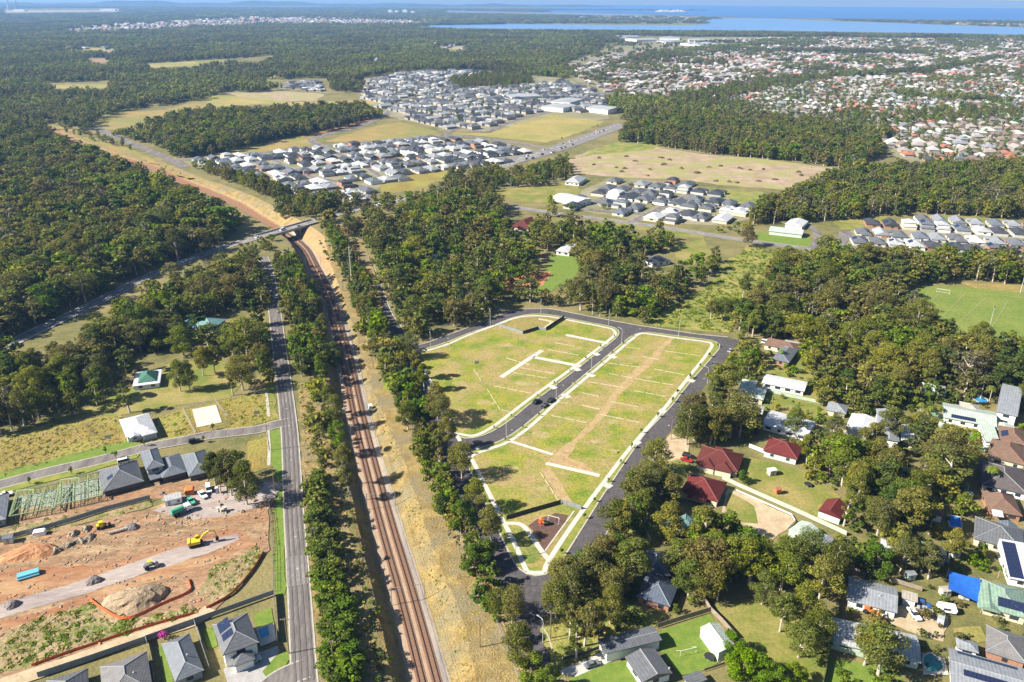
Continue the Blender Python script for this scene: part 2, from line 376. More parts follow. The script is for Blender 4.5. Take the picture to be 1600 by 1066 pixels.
def blocked(pts):
    r = np.zeros(len(pts), bool)
    for w, lo, hi in EXC:
        c = np.all((pts >= lo) & (pts <= hi), axis=1)
        if c.any(): r[c] |= inside(pts[c], w)
    return r
# ================================================================== railway line and the ground it is cut into
RAIL_PX = [(684,1120,4.2),(671,1066,4.2),(636,933,4.2),(598,800,4.2),(562,659,4),(540,556,4.5),(529,517,5),(513,462,5.8),(491,417,6.4),(471,384,6.8),(430,356,6.5),(405,341,6),
           (370,319,4.6),(325,299,3.2),(287,284,2.2),(240,262,1),(175,242,.2),(120,220,0),(60,196,0)]
_rc = np.array([(*P(a, b, -d), d) for a, b, d in RAIL_PX])
_v = _rc[0, :2] - _rc[1, :2]; _v /= np.linalg.norm(_v)
_rc = np.vstack([[*(_rc[0, :2] + _v*160), 0], [*(_rc[0, :2] + _v*60), 3.0], _rc])
RAIL = smooth(_rc, 12); RAIL[:, 2] = np.clip(RAIL[:, 2], 0, None)
RXY, RD = RAIL[:, :2], RAIL[:, 2]
TL, TR = 11.5, -17.0
PROF = [(11.5, 0), (10.2, .06), (7.3, .88), (5.7, 1), (3.6, 1), (0, 1), (-3.4, 1), (-5.6, 1), (-7.5, .8), (-10.5, .5), (-13.5, .22), (-17, 0)]
def build_ground():
    mb = MB(); n = len(RAIL); k = len(PROF); N = normals(RXY); vs = []
    for i in range(n):
        for t, q in PROF:
            z = -RD[i]*q; jt = 0 if q in (0, 1) else R.uniform(-.35, .35); jz = 0 if q in (0, 1) else R.uniform(-.2, .2)*min(1, RD[i])
            p = RXY[i] + N[i]*(t + jt); vs.append((p[0], p[1], z + jz))
    for i in range(n-1):
        s_bank = 3 if 520 > RXY[i][1] > 1 else 4
        for j in range(k-1):
            far = RXY[i][1] > 640
            if j < 3: m = 3
            elif j < 6: m = 6 if far else 1
            elif j == 6: m = 4 if far else 2
            else: m = (4 if j < 8 else 3) if far else (4 if RXY[i][1] > 480 else 3)
            a = i*k + j; mb.add([vs[a], vs[a+1], vs[a+k+1], vs[a+k]], [(0, 1, 2, 3)], m)
    # flat land around it
    ring = [(24500*math.cos(t), 24500*math.sin(t)) for t in np.linspace(0, 2*math.pi, 96, endpoint=False)]
    Lb = [tuple(RXY[i] + N[i]*TL) for i in range(n)]; Rb = [tuple(RXY[i] + N[i]*TR) for i in range(n)]
    hole = Lb + Rb[::-1]
    allp = ring + hole
    tr = tessellate_polygon([[Vector((x, y, 0)) for x, y in ring], [Vector((x, y, 0)) for x, y in hole]])
    fs = []
    for t in tr:
        (ax, ay), (bx, by), (cx, cy) = (allp[i] for i in t)
        fs.append(tuple(t) if (bx-ax)*(cy-ay) - (by-ay)*(cx-ax) > 0 else tuple(t)[::-1])
    mb.add([(x, y, 0) for x, y in allp], fs, 0)
    o = mb.build('ground', ['bushland floor', 'ballast', 'service gravel', 'dry grass', 'cut bank', 'olive scrub', 'rust ballast'])
    tag(o, 'flat land to the horizon with the railway cutting dug into it', 'ground', kind='structure')
build_ground()
clear_line(RXY, 8.5)
def rail_at(y):                                                # place on the line at world y
    i = int(np.argmin(np.abs(RXY[:, 1] - y) + (np.arange(len(RXY)) > np.argmax(RXY[:, 1]))*1e6)); return i
def build_track(off, label):
    t = thing('railway_track', label, 'railway track', (*RXY[20], -RD[20]), 0)
    bx, by, bz = t.location
    def rel(mb): mb.v = [(x-bx, y-by, z-bz) for x, y, z in mb.v]; return mb
    sel = slice(8, len(RAIL)-14); w = RXY[sel]; z = -RD[sel]
    w2 = densify(w, 4, False); zi = np.interp(np.arange(len(w2)), np.linspace(0, len(w2)-1, len(z)), z)
    c = offs(w2, off)
    rel(band_mb(c, -1.45, 1.45, zi + .10, h=.3)).build('ballast_bed', 'rust ballast', t)
    for r in (-.75, .75):
        rel(band_mb(c, r-.085, r+.085, zi + .36, h=.2)).build('rail', 'rail steel', t)
    mb = MB(); d = np.concatenate([[0], np.cumsum(np.linalg.norm(np.diff(c, axis=0), axis=1))]); L = min(d[-1], 620)
    nn = normals(c)
    for s in np.arange(0, L, .68):
        x, y = np.interp(s, d, c[:, 0]), np.interp(s, d, c[:, 1]); zz = np.interp(s, d, zi); i = min(int(np.searchsorted(d, s)), len(nn)-1)
        nx, ny = nn[i]; tx, ty = ny, -nx
        q = [(x + nx*a*1.25 + tx*b*.12, y + ny*a*1.25 + ty*b*.12) for a, b in ((-1,-1),(1,-1),(1,1),(-1,1))]
        mb.add([(a, b, zz+.08) for a, b in q] + [(a, b, zz+.175) for a, b in q], [(4,5,6,7),(0,1,5,4),(1,2,6,5),(2,3,7,6),(3,0,4,7)])
    o = rel(mb).build('sleepers', 'sleeper', t); o['kind'] = 'stuff'
build_track(2.0, 'rusty railway track on the side of the long suburban road')
build_track(-2.0, 'rusty railway track beside the grey gravel service lane')
# service lane wheel ruts beside the tracks
patch_z = None
# ================================================================== water beyond the land
mat('lake water', (.10, .21, .40), (.12, .24, .44), scale=.004, rough=.35, spec=.5)
mat('sea water', (.035, .12, .31), (.04, .13, .33), scale=.001, rough=.45, spec=.4)
def lakes():
    patch('sand_strip', [(-60,17.3),(100,16.8),(190,17.2),(190,18.2),(100,18.6),(-60,20)], 'sand', 'bright white strip of ash ponds on the horizon', 'land', z=.7)
    patch('lake', [(632,41),(680,38),(760,37),(830,38),(960,39.5),(1080,39.5),(1106,38),(1104,34),(1098,30.5),(1130,29),(1200,28.5),(1290,33),(1400,36),(1480,39.5),(1620,44),(1620,55),(1480,52),(1300,50),(1200,48),(1000,47),(860,46),(740,44.5),(660,45)],
          'lake water', 'calm pale blue coastal lake behind the suburbs', 'lake', z=.6)
    patch('lake', [(700,18.5),(800,19),(900,22.5),(1000,24.3),(1010,23.4),(900,20.8),(800,17.4),(700,17)], 'lake water', 'thin sliver of lake beyond the wooded peninsula', 'lake', z=.6)
    a, b = P(880, 17.5), P(1090, 27.0)
    w = np.array([P(860, 18.6), P(960, 20.8), P(1090, 25.5), P(1200, 28.2), P(1330, 29.5), P(1450, 30.6), P(1640, 32), (24450*math.sin(math.radians(50)), 24450*math.cos(math.radians(50)))]
                 + [(24450*math.sin(math.radians(t)), 24450*math.cos(math.radians(t))) for t in np.arange(46, -1, -3)])
    patch('sea', w, 'sea water', 'deep blue sea along the horizon', 'sea', z=1.2, world=True)
lakes()
def headland():
    mb = MB(); c = P(1050, 18.6); 
    for k in range(26):
        x = c[0] + R.uniform(-190, 190); y = c[1] + R.uniform(-60, 60); r = R.uniform(40, 90); h = R.uniform(14, 34)
        n = 7; vs = [(x + r*math.cos(6.283*i/n), y + r*math.sin(6.283*i/n), 1) for i in range(n)] + [(x, y, h)]
        mb.add(vs, [(i, (i+1) % n, n) for i in range(n)])
    o = mb.build('island', 'sandstone'); tag(o, 'small pale rocky island out in the sea', 'island', kind='structure')
headland()
# distant low hills along the horizon on the left
def hills():
    for k, (x0, x1, yy, hh, lab) in enumerate(((-60, 700, 5.5, 90, 'long blue wooded ridge low on the horizon above the bushland'), (500, 960, 7.5, 60, 'low blue hill rising behind the lake on the horizon'))):
        mb = MB(); n = 60; rows = []
        for i in range(n+1):
            px = x0 + (x1-x0)*i/n; b = P(px, yy + 3.5); d = b/np.linalg.norm(b)
            e = math.sin(math.pi*i/n)**.6; h = hh*e*(.7 + .3*math.sin(i*.37+k) + .12*math.sin(i*1.1)); rows.append((b, d, max(h, 0)))
        vs = []
        for b, d, h in rows: vs += [(*(b - d*700), -1), (*b, h), (*(b + d*1500), h*.9), (*(b + d*2500), -1)]
        fs = [(4*i+j, 4*i+4+j, 4*i+5+j, 4*i+1+j) for i in range(n) for j in range(3)]
        mb.add(vs, fs); o = mb.build('hill', 'far bush'); tag(o, lab, 'hill', kind='structure')
mat('far bush', (.05, .06, .03), (.035, .045, .022), scale=.01)
hills()
# ================================================================== ground cover
def cover():
    p = patch
    # --- far right suburb and other settled land (several sheets)
    p('suburb_ground', [(960,70),(1100,58),(1300,58),(1620,62),(1620,262),(1450,262),(1375,230),(1300,205),(1200,188),(1080,172),(960,150),(900,125),(880,100)], 'suburb ground', 'dry mixed gardens and streets under the far suburb', 'land', 8, 40)
    p('suburb_ground', [(575,125),(640,112),(720,112),(880,122),(960,150),(950,185),(800,205),(690,205),(600,180),(560,158)], 'suburb ground', 'pale lots under the far new housing estate', 'land', 4, 30)
    p('suburb_ground', [(285,250),(400,240),(500,230),(660,216),(760,218),(840,235),(800,262),(700,268),(600,290),(560,315),(470,318),(400,290)], 'suburb ground', 'lots under the housing estate above the railway bridge', 'land', 2, 20)
    p('suburb_ground', [(868,322),(905,300),(960,276),(1080,290),(1175,318),(1168,342),(1110,352),(990,345)], 'suburb ground', 'lots under the small housing estate by the cleared field', 'land', 1, 15)
    p('suburb_ground', [(1305,382),(1340,350),(1430,343),(1620,352),(1620,408),(1500,402),(1400,395)], 'suburb ground', 'lots under the pale houses beside the wood', 'land', 1, 15)
    # --- fields
    p('field', [(505,222),(560,204),(600,194),(625,191),(685,206),(670,213),(580,222)], 'ochre field', 'ochre triangular field between the far estate roads', 'field', 1.5, 12)
    p('field', [(705,209),(765,208),(820,190),(862,179),(943,190),(905,208),(855,223),(765,214)], 'straw field', 'straw coloured field beside the highway', 'field', 1.5, 12)
    p('field', [(235,247),(300,247),(380,228),(470,211),(492,226),(400,239),(330,246),(262,252)], 'ochre field', 'ochre strip of field below the wooded rise', 'field', 1.5, 12)
    p('field', [(462,214),(520,195),(572,181),(583,187),(510,208)], 'orange earth', 'reddish bare paddock under the far wood', 'field', 2, 12)
    p('field', [(310,160),(340,149),(400,153),(450,160),(600,156),(600,162),(500,166),(400,163),(330,168)], 'straw field', 'pale yellow hilltop meadow behind the wooded rise', 'field', 2, 20)
    p('field', [(150,188),(200,175),(262,172),(310,158),(335,164),(262,188),(232,203),(172,204)], 'ochre field', 'brown grassy clearing beside the far wood', 'field', 3, 15)
    p('field', [(62,191),(120,205),(190,227),(240,250),(300,279),(290,279),(225,250),(140,222),(90,203)], 'ochre field', 'bare tan embankment along the far railway', 'field', 1.5, 10)
    p('field', [(348,142),(400,140),(510,147),(495,158),(440,159),(370,151)], 'pale earth', 'pale bare subdivision beyond the hilltop meadow', 'field', 3, 25)
    p('field', [(588,282),(640,267),(702,262),(694,280),(645,298),(600,302)], 'yellow field', 'golden field between the estate and the wood', 'field', 1.5, 10)
    p('field', [(880,252),(935,232),(1010,227),(1085,240),(1185,248),(1300,262),(1315,272),(1235,297),(1140,291),(1060,282),(960,277),(900,272)], 'pale earth', 'wide cleared earth field dotted with burnt heaps', 'field', 2, 12)
    p('field', [(900,245),(960,222),(1040,225),(1020,234),(950,240)], 'olive scrub', 'green grassy edge of the cleared earth field', 'field', 2, 12)
    p('field', [(765,297),(850,290),(900,284),(908,300),(878,322),(800,314)], 'lawn', 'grassy paddock behind the long country road', 'field', 1, 8)
    p('field', [(1085,292),(1190,300),(1185,330),(1120,300)], 'olive scrub', 'rough green grass beside the small estate', 'field', 1, 8)
    p('field', [(940,146),(1000,150),(985,160),(930,158)], 'lawn', 'green sports oval in the far suburb', 'field', 2, 30)
    for k, (pl, lab) in enumerate((([(132,91),(175,92),(172,98),(145,98)], 'small tan quarry in the far bush'), ([(225,100),(320,95),(320,103),(235,106)], 'pale paddock strip in the far bush'), ([(80,133),(165,131),(168,138),(85,139)], 'narrow pale clearing at the left in the bush'), ([(400,120),(432,118),(440,127),(408,130)], 'little grassy holding in the far bush'), ([(678,74),(735,72),(733,77),(682,78)], 'thin pale strip beyond the far estate'), ([(95,74),(180,75),(178,81),(110,79)], 'pale clearing high in the left bush'), ([(560,98),(600,96),(600,101),(565,103)], 'bleached clearing left of the far estate'), ([(300,95),(345,92),(350,97),(310,100)], 'green pocket of pasture in the far bush'))):
        p('field', pl, ('tan earth', 'straw field', 'straw field', 'lawn', 'pale earth', 'straw field', 'straw field', 'lawn')[k], lab, 'field', 3, 30)
    # --- clearings in the middle distance
    p('clearing', [(862,398),(905,400),(914,412),(892,440),(858,456),(838,454),(850,430)], 'green lawn', 'bright green lawn among the trees by the red earth', 'lawn', .6, 5)
    p('clearing', [(782,436),(862,424),(850,446),(800,457),(780,450)], 'red earth', 'patch of bare red earth in the wood', 'earth', .6, 5)
    p('clearing', [(1050,384),(1100,374),(1112,398),(1084,414),(1056,404)], 'lawn', 'green lawn behind the dark roofed bungalow', 'lawn', .6, 5)
    p('clearing', [(950,341),(1030,352),(1100,363),(1100,374),(1040,368),(960,352)], 'lawn', 'grassy verge below the long country road', 'lawn', .6, 5)
    p('clearing', [(1168,385),(1222,394),(1212,420),(1168,470),(1140,520),(1060,514),(1000,504),(1040,480),(1100,452),(1125,420)], 'olive scrub', 'rough green clearing running up from the estate corner', 'clearing', 1, 6)
    p('clearing', [(1182,362),(1268,372),(1264,387),(1184,378)], 'green lawn', 'green lawn beside the long pale shed', 'lawn', .5, 5)
    p('clearing', [(1300,346),(1385,337),(1392,350),(1318,360)], 'lawn', 'grass behind the row of pale houses', 'lawn', .8, 6)
    p('clearing', [(1440,335),(1570,343),(1572,358),(1470,352)], 'lawn', 'mown grass beside the pale houses at the edge of the wood', 'lawn', .8, 6)
    p('clearing', [(600,362),(690,368),(700,385),(690,402),(660,398),(640,380)], 'lawn', 'shaded lawn by the red roofed house in the wood', 'lawn', .8, 6)
    p('sports_field', [(1405,462),(1440,447),(1540,447),(1640,462),(1640,545),(1560,530),(1480,512),(1430,490)], 'pitch grass', 'bright green mown sports field', 'sports field', .4, 5)
    p('clearing', [(1500,442),(1600,446),(1640,462),(1590,458),(1520,450)], 'ochre field', 'bare ochre bank behind the sports field', 'earth', .6, 5)
    # --- left side
    p('clearing', [(-40,700),(60,668),(130,655),(188,650),(198,692),(140,706),(60,728),(-40,757)], 'yellow field', 'golden rough paddock beside the side street', 'paddock', .5, 4)
    p('clearing', [(120,645),(205,606),(262,570),(335,560),(392,578),(362,622),(290,632),(230,642),(180,652)], 'lawn', 'green lawn round the green roofed house', 'lawn', .5, 4)
    p('clearing', [(245,655),(285,640),(340,628),(420,612),(434,654),(385,670),(340,682),(250,692)], 'yellow field', 'rough yellow lots along the side street', 'paddock', .4, 4)
    p('clearing', [(385,692),(427,680),(428,728),(388,742)], 'yellow field', 'small rough lot on the street corner', 'paddock', .4, 4)
    p('clearing', [(405,470),(420,520),(428,600),(432,650),(418,650),(408,560),(396,500)], 'lawn', 'grass verge of the long suburban road', 'verge', .5, 4)
    p('clearing', [(418,675),(440,668),(446,760),(445,860),(446,930),(440,935),(428,925),(432,800),(424,720)], 'green lawn', 'long green verge beside the earthworks', 'verge', .4, 4)
    p('clearing', [(468,600),(500,600),(540,800),(575,960),(602,1090),(500,1100),(478,900)], 'dry grass', 'dry grass strip between road and railway', 'verge', .5, 4)
    p('clearing', [(575,390),(548,340),(500,346),(520,420),(556,520),(580,600),(630,720),(680,860),(735,1000),(752,1090),(835,1090),(800,985),(765,900),(725,815),(690,735),(650,640),(618,560),(598,480)], 'dry grass', 'wide belt of dry golden grass along the railway', 'verge', .5, 4)
    # --- right side yards
    p('clearing', [(845,985),(900,925),(955,860),(1000,800),(1030,720),(1075,680),(1080,720),(1050,800),(1060,930),(1020,980),(950,1010),(870,1060)], 'olive scrub', 'mottled verge under the gum trees', 'verge', .5, 4)
    p('clearing', [(1022,708),(1050,678),(1078,688),(1078,718),(1040,722)], 'sand', 'bare tan yard beside the street bend', 'earth', .4, 4)
    p('clearing', [(1145,742),(1170,714),(1262,738),(1312,775),(1300,812),(1238,798)], 'lawn', 'faded lawn behind the maroon roofed house', 'lawn', .4, 4)
    p('clearing', [(1136,762),(1235,806),(1241,815),(1228,828),(1206,843),(1150,826),(1128,800)], 'sand', 'pale sandy horse yard', 'earth', .3, 4)
    p('clearing', [(1140,770),(1178,790),(1184,818),(1152,816),(1134,796)], 'lawn', 'worn grass patch in the sandy yard', 'lawn', .3, 4)
    p('clearing', [(1110,945),(1190,935),(1262,955),(1312,962),(1290,1100),(1150,1100),(1143,1000)], 'lawn', 'sunlit back lawn with scattered gum trees', 'lawn', .4, 4)
    p('clearing', [(1020,1000),(1035,985),(1108,960),(1143,1010),(1125,1036),(1095,1050),(1062,1057)], 'green lawn', 'bright green fenced back garden with cricket nets', 'lawn', .15, 4)
    p('clearing', [(1293,1028),(1400,1045),(1430,1100),(1280,1100)], 'green lawn', 'bright lawn below the pale green fence', 'lawn', .3, 4)
    p('clearing', [(1395,950),(1440,943),(1480,962),(1476,1004),(1440,994),(1392,975)], 'sand', 'bare tan driveway yard beside the long silver roof', 'earth', .3, 4)
    p('clearing', [(1490,983),(1532,978),(1540,1002),(1500,1012)], 'lawn', 'small clipped lawn by the round green bush', 'lawn', .2, 4)
    p('clearing', [(1425,660),(1470,660),(1545,672),(1542,695),(1480,690),(1430,685)], 'lawn', 'dry back lawn with a swimming pool', 'lawn', .3, 4)
    p('clearing', [(1205,640),(1300,660),(1298,672),(1200,655)], 'lawn', 'narrow lawn beside the white sheds', 'lawn', .3, 4)
    p('clearing', [(1165,545),(1260,560),(1290,620),(1350,650),(1300,660),(1200,640),(1150,600)], 'lawn', 'patchy grass between the houses by the wood', 'lawn', .4, 4)
    p('clearing', [(900,1045),(990,1030),(1000,1100),(870,1100)], 'green lawn', 'front lawn of the grey metal roofed house', 'lawn', .2, 4)
    p('driveway', [(868,1052),(925,1025),(950,1018),(965,1030),(900,1058)], 'concrete', 'pale concrete driveway with tyre marks', 'driveway', 0)
def yards():
    p = patch
    p('driveway', [(349,1046),(400,1022),(434,1010),(440,1028),(418,1068),(360,1085)], 'grey concrete', 'wide grey driveway in front of the pool house', 'driveway')
    p('lawn', [(395,960),(424,950),(428,975),(402,984)], 'green lawn', 'small back lawn beside the blue pool', 'lawn'); p('lawn', [(316,985),(334,980),(340,1010),(326,1016)], 'green lawn', 'narrow side lawn of the pool house', 'lawn'); p('lawn', [(248,1012),(256,1010),(272,1066),(256,1070)], 'green lawn', 'narrow lawn beside the blue grey hip roof', 'lawn')
    p('lawn', [(410,1050),(436,1020),(448,1018),(455,1026),(446,1042),(418,1062)], 'green lawn', 'front lawn on the street corner', 'lawn'); p('lawn', [(172,776),(228,760),(232,775),(176,792)], 'green lawn', 'back lawn of the grey hip roofed brick house', 'lawn')
    p('yard', [(-20,800),(90,790),(165,772),(232,756),(330,738),(320,765),(240,782),(160,800),(60,830),(-20,848)], 'tan earth', 'bare back yards of the unfinished houses', 'earth', .3, 4)
    p('yard', [(-20,765),(80,742),(150,726),(220,708),(215,716),(150,735),(80,752),(-20,778)], 'verge grass', 'strip of front verge along the side street', 'verge', .2, 4)
    p('yard', [(-20,742),(60,724),(140,702),(198,690),(225,696),(150,715),(75,732),(-20,756)], 'green lawn', 'green roadside strip below the golden paddock', 'verge', .3, 4)
    p('yard', [(1010,850),(1060,830),(1070,900),(1055,960),(1000,960),(985,900)], 'bushland floor', 'leaf littered yard of the navy roofed house', 'yard', .4, 4)
    p('lane', [(1200,645),(1310,668),(1322,672),(1320,680),(1300,676),(1196,652)], 'sand', 'pale driveway to the white sheds', 'driveway', .2, 4)
cover(); yards()
# ================================================================== earthworks on the left
def earthworks():
    p = patch
    p('earthworks', [(-60,860),(60,838),(160,812),(240,793),(300,770),(385,745),(440,752),(434,770),(418,800),(420,860),(385,905),(320,965),(230,990),(100,1030),(-60,1085)], 'tan earth', 'bare tan and orange building site', 'earth', .5, 4)
    p('earthworks', [(240,800),(300,770),(385,748),(440,756),(430,778),(380,800),(300,812)], 'gravel pad', 'grey gravel yard of the building site', 'earth', .6, 4)
    p('earthworks', [(-60,905),(60,885),(150,884),(230,868),(310,842),(365,826),(385,832),(380,848),(300,850),(182,889),(100,917),(-60,958)], 'orange earth', 'band of orange clay above the new road bed', 'earth', .6, 4)
    p('earthworks', [(-60,990),(60,958),(140,930),(230,897),(325,868),(372,848),(385,846),(400,852),(330,880),(240,908),(140,942),(40,975),(-60,1010)], 'orange earth', 'band of orange clay below the new road bed', 'earth', .5, 4)
    p('earthworks', [(-60,962),(0,945),(100,917),(182,889),(300,850),(370,834),(373,845),(325,865),(230,895),(140,926),(0,967),(-60,985)], 'gravel pad', 'smooth grey gravel bed of a new road', 'earth', .2, 4)
    p('earthworks', [(20,985),(140,942),(170,955),(210,968),(300,945),(305,958),(250,975),(150,1007),(50,1040),(-20,1060),(-30,1020)], 'weedy earth', 'weedy green patch inside the orange fence', 'weeds', .7, 4)
    p('earthworks', [(330,890),(400,855),(412,862),(400,886),(362,930),(330,945),(318,930)], 'weedy earth', 'weedy slope beside the orange fence', 'weeds', .6, 4)
    p('earthworks', [(-60,838),(60,818),(160,795),(232,778),(240,792),(160,812),(60,838),(-60,862)], 'weedy earth', 'green weeds along the back fences', 'weeds', .5, 4)
earthworks()
# ================================================================== roads
ROAD = {}
def road(name, px, wid, m, label, edge=None, clear=2.0, z=None):
    w = smooth(PS(px), 6); ROAD[name] = w
    o = strip('road', w, wid, m, label, 'road', z=z)
    if edge:
        for s in (-1, 1): strip('kerb', w, .45, edge, '', '', z=nz(), off=s*(wid/2 + .1), parent=o)
    clear_line(w, wid/2 + clear)
    return o
o = road('long', [(484,1130),(476,1066),(467,916),(459,800),(453,684),(445,609),(437,548),(431,500),(427,470),(420,430),(411,402)], 6.6, 'old asphalt', 'long straight suburban road beside the railway', 'kerb concrete')
strip('footpath', PS([(418,665),(421,700),(420,728)]), 1.3, 'kerb concrete', 'short concrete path on the street corner', 'footpath')
strip('footpath', PS([(416,612),(419,640),(420,652)]), 1.3, 'kerb concrete', 'short concrete path beyond the side street', 'footpath')
road('side', [(452,660),(430,664),(400,672),(325,681),(280,690),(250,695.5),(220,702),(150,721),(75,738),(0,758),(-60,776)], 6.4, 'old asphalt', 'side street running past the new houses', 'kerb concrete', 1)
road('corner', [(478,1045),(440,1062),(405,1090),(360,1130)], 7, 'old asphalt', 'street turning off below the pool house', 'kerb concrete', 1)
road('highway', [(-40,566),(28,532),(90,502),(150,474),(212,442),(282,412),(350,387),(400,372),(430,363.5),(460,355),(490,346),(540,332),(575,324),(610,317.5),(640,311),(700,293),(760,272),(810,252),(845,240)], 9.5, 'highway asphalt', 'two lane highway crossing over the railway bridge', None, 1.5, z=.32)
road('country', [(700,300),(745,312),(785,321),(875,334.5),(950,344.5),(1025,354.5),(1100,366),(1150,374),(1200,381),(1268,390)], 8, 'highway asphalt', 'straight country road below the small estate', 'kerb concrete', 2)
road('motorway', [(800,252),(835,243),(870,232),(905,220),(940,207),(974,194)], 26, 'highway asphalt', 'broad multi lane highway with traffic in the distance', None, 4)
road('estate_main', [(255,250),(300,249),(400,240),(480,231),(560,224),(660,215),(700,213),(760,217),(840,230),(870,238)], 11, 'old asphalt', 'curving collector road along the far estate', 'kerb concrete', 2)
road('estate_branch', [(505,229),(486,219),(520,208),(560,198),(600,181),(616,166),(650,150)], 10, 'old asphalt', 'tree lined avenue climbing to the far estate', 'kerb concrete', 2)
road('estate_link', [(690,213),(720,200),(760,206),(800,190),(860,175)], 8, 'old asphalt', 'street along the far estate edge', None, 2)
road('gravel_top', [(150,199),(175,211),(225,232),(262,248),(290,262)], 11, 'old asphalt', 'sealed lane beside the far railway', None, 3)
road('small_estate', [(985,348),(1010,336),(1060,312),(1100,294)], 7, 'old asphalt', 'street climbing through the small estate', 'kerb concrete', 1)
road('small_estate_b', [(900,326),(940,330),(1010,335)], 6, 'old asphalt', 'cross street in the small estate', None, 1)
road('small_estate_c', [(925,318),(960,300),(990,284)], 6, 'old asphalt', 'back street in the small estate', None, 1)
road('estate_a', [(505,230),(560,255),(600,280)], 7, 'old asphalt', 'street through the middle of the far estate', 'kerb concrete', 1)
road('estate_b', [(410,240),(450,262),(480,275),(560,290),(580,300),(572,316)], 7, 'old asphalt', 'looping street in the far estate', 'kerb concrete', 1)
road('shed_lane', [(1268,390),(1278,372),(1268,355),(1250,348)], 6, 'old asphalt', 'lane past the long pale shed', None, 1)
road('pale_street', [(1300,392),(1318,372),(1320,362)], 9, 'old asphalt', 'short street beside the pale houses', None, 1)
# ---- the new estate: one sheet of asphalt with two raised blocks on it
NET = [(612,489),(626,509),(634,524),(645.5,536),(660,538),(695,525.5),(740,509),(777.5,494),(807.5,485),(830,483),(860,483),(895,489.5),(955,501),(1000,509),(1060,518),(1095,523),(1137,527),(1155,532),
       (1153.5,537.5),(1140,554),(1110,591.5),(1085,625),(1055,662),(1020,706.5),(998,734),(978,768),(957,815),(935.5,857.5),(919,884.5),(901,913.5),(871,942),(850,957),(845.5,966),(846,978),(857,996),(863,1017),(880,1080),
       (848,1080),(828,1009.5),(806,972),(790,940),(775,905),(757,868),(742,835),(722,795),(705,752),(692,720),(680,688),(668,652),(653,615),(638,580),(625,548),(614,525),(604,505),(596,487),(584,455),(572,420),(556,385),(566,380),(584,415),(598,452)]
patch('road', NET, 'new asphalt', 'dark new asphalt streets round the empty estate', 'road', z=.05); keep_clear(PS(NET), 1.0)
strip('kerb', smooth(PS([(584,415),(598,452),(612,489),(626,509),(634,524),(645.5,536),(660,538),(695,525.5),(740,509),(777.5,494),(807.5,485),(830,483),(860,483),(895,489.5),(955,501),(1000,509),(1060,518),(1095,523),(1137,527)]), 4), .5, 'kerb concrete', 'pale kerb along the wooded side of the estate road', 'kerb', z=.17, h=.12)
strip('kerb', smooth(PS([(957,815),(935.5,857.5),(919,884.5),(901,913.5),(871,942),(852,957),(846.5,966),(847,978),(857,996),(863,1017)]), 4), .4, 'kerb concrete', 'pale kerb below the gum trees at the street corner', 'kerb', z=.17, h=.12)
BLK_W = [(644.5,555.5),(653,548),(695,536),(734,519.5),(770,509),(800,496),(830,490),(860,491),(880,496),(925,504.5),(962.5,511),(970.5,515),(971,521),(964,528.5),(895,582.5),(844,621.5),(830,630),(803,653.5),(776,672),(759.5,680.5),(743,687),(725,689),(714.5,686.5),(707,679),(689,643),(680,627),(666.5,602),(651.5,569)]
BLK_E = [(725,715),(729.5,708),(734,704.5),(755,698.5),(785,688),(812,670),(837.5,649),(867.5,624),(895,600.5),(970,537.5),(985,525.5),(997,519),(1007.5,518),(1060,525),(1110,531),(1123.5,533),(1129.5,538),(1126.5,543.5),(1083,593),(1063.5,617),(1055,630),(1007.5,679),(975,726.5),(935,786.5),(919,812.5),(884.5,868),(866,895),(858,902),(835,905),(820,902.5),(808,892),(796,868),(782.5,839.5),(765.5,804),(747.5,764.5),(732.5,734.5)]
def block(px, label):
    w = densify(PS(px), 3.0); w = w if area(w) > 0 else w[::-1]
    for _ in range(3): w = .25*np.roll(w, 1, 0) + .5*w + .25*np.roll(w, -1, 0)
    o = link('estate_block', sheet_mesh('estate_block', w, .165, 'estate grass')); tag(o, label, 'empty lots', kind='structure')
    band_mb(w, 0.0, .5, .18, closed=True, h=.15).build('kerb', 'kerb concrete', o)
    band_mb(w, .5, 3.2, .172, closed=True).build('verge', 'verge grass', o)
    keep_clear(w, .5); return o, w
bw, BW = block(BLK_W, 'mown empty lots between the railway road and the new street')
be, BE = block(BLK_E, 'long mown block of empty lots with the playground at its tip')
FP = [[(655,560),(664,580),(680,612),(693,640),(707,668),(719,690)], [(653,552),(695,540),(735,523),(775,508.5),(805,497.5),(832,494),(862,496),(905,504)], [(905,504),(950,513),(959,517),(961,522),(955,529),(890,579),(838,616),(800,645),(775,664),(757,675),(742,681),(730,681),(716,678)],
      [(731,708),(745,733),(760,763),(775,793),(790,822),(805,852),(816,878),(823,893)], [(823,894),(835,896),(850,895)], [(850,895),(857,878),(880,842),(910,799),(945,752),(985,700),(1040,636),(1075,591),(1100,560),(1112,542),(1111,538),(1105,535),(1060,529),(1010,522),(998,523),(988,530),(975,541),(900,604),(872,627),(842,655),(818,675),(792,692),(765,702),(742,710),(735,716)]]
for k, (f, lab) in enumerate(zip(FP, ('white concrete footpath along the shady railway road', 'white footpath along the top street of the estate', 'white footpath on the far side of the inner street', 'white footpath along the lower railway road', 'short white footpath across the estate tip', 'white footpath looping round the long block'))):
    strip('footpath', smooth(PS(f), 5), 1.7, 'concrete', lab, 'footpath', z=.19 + k*.002)
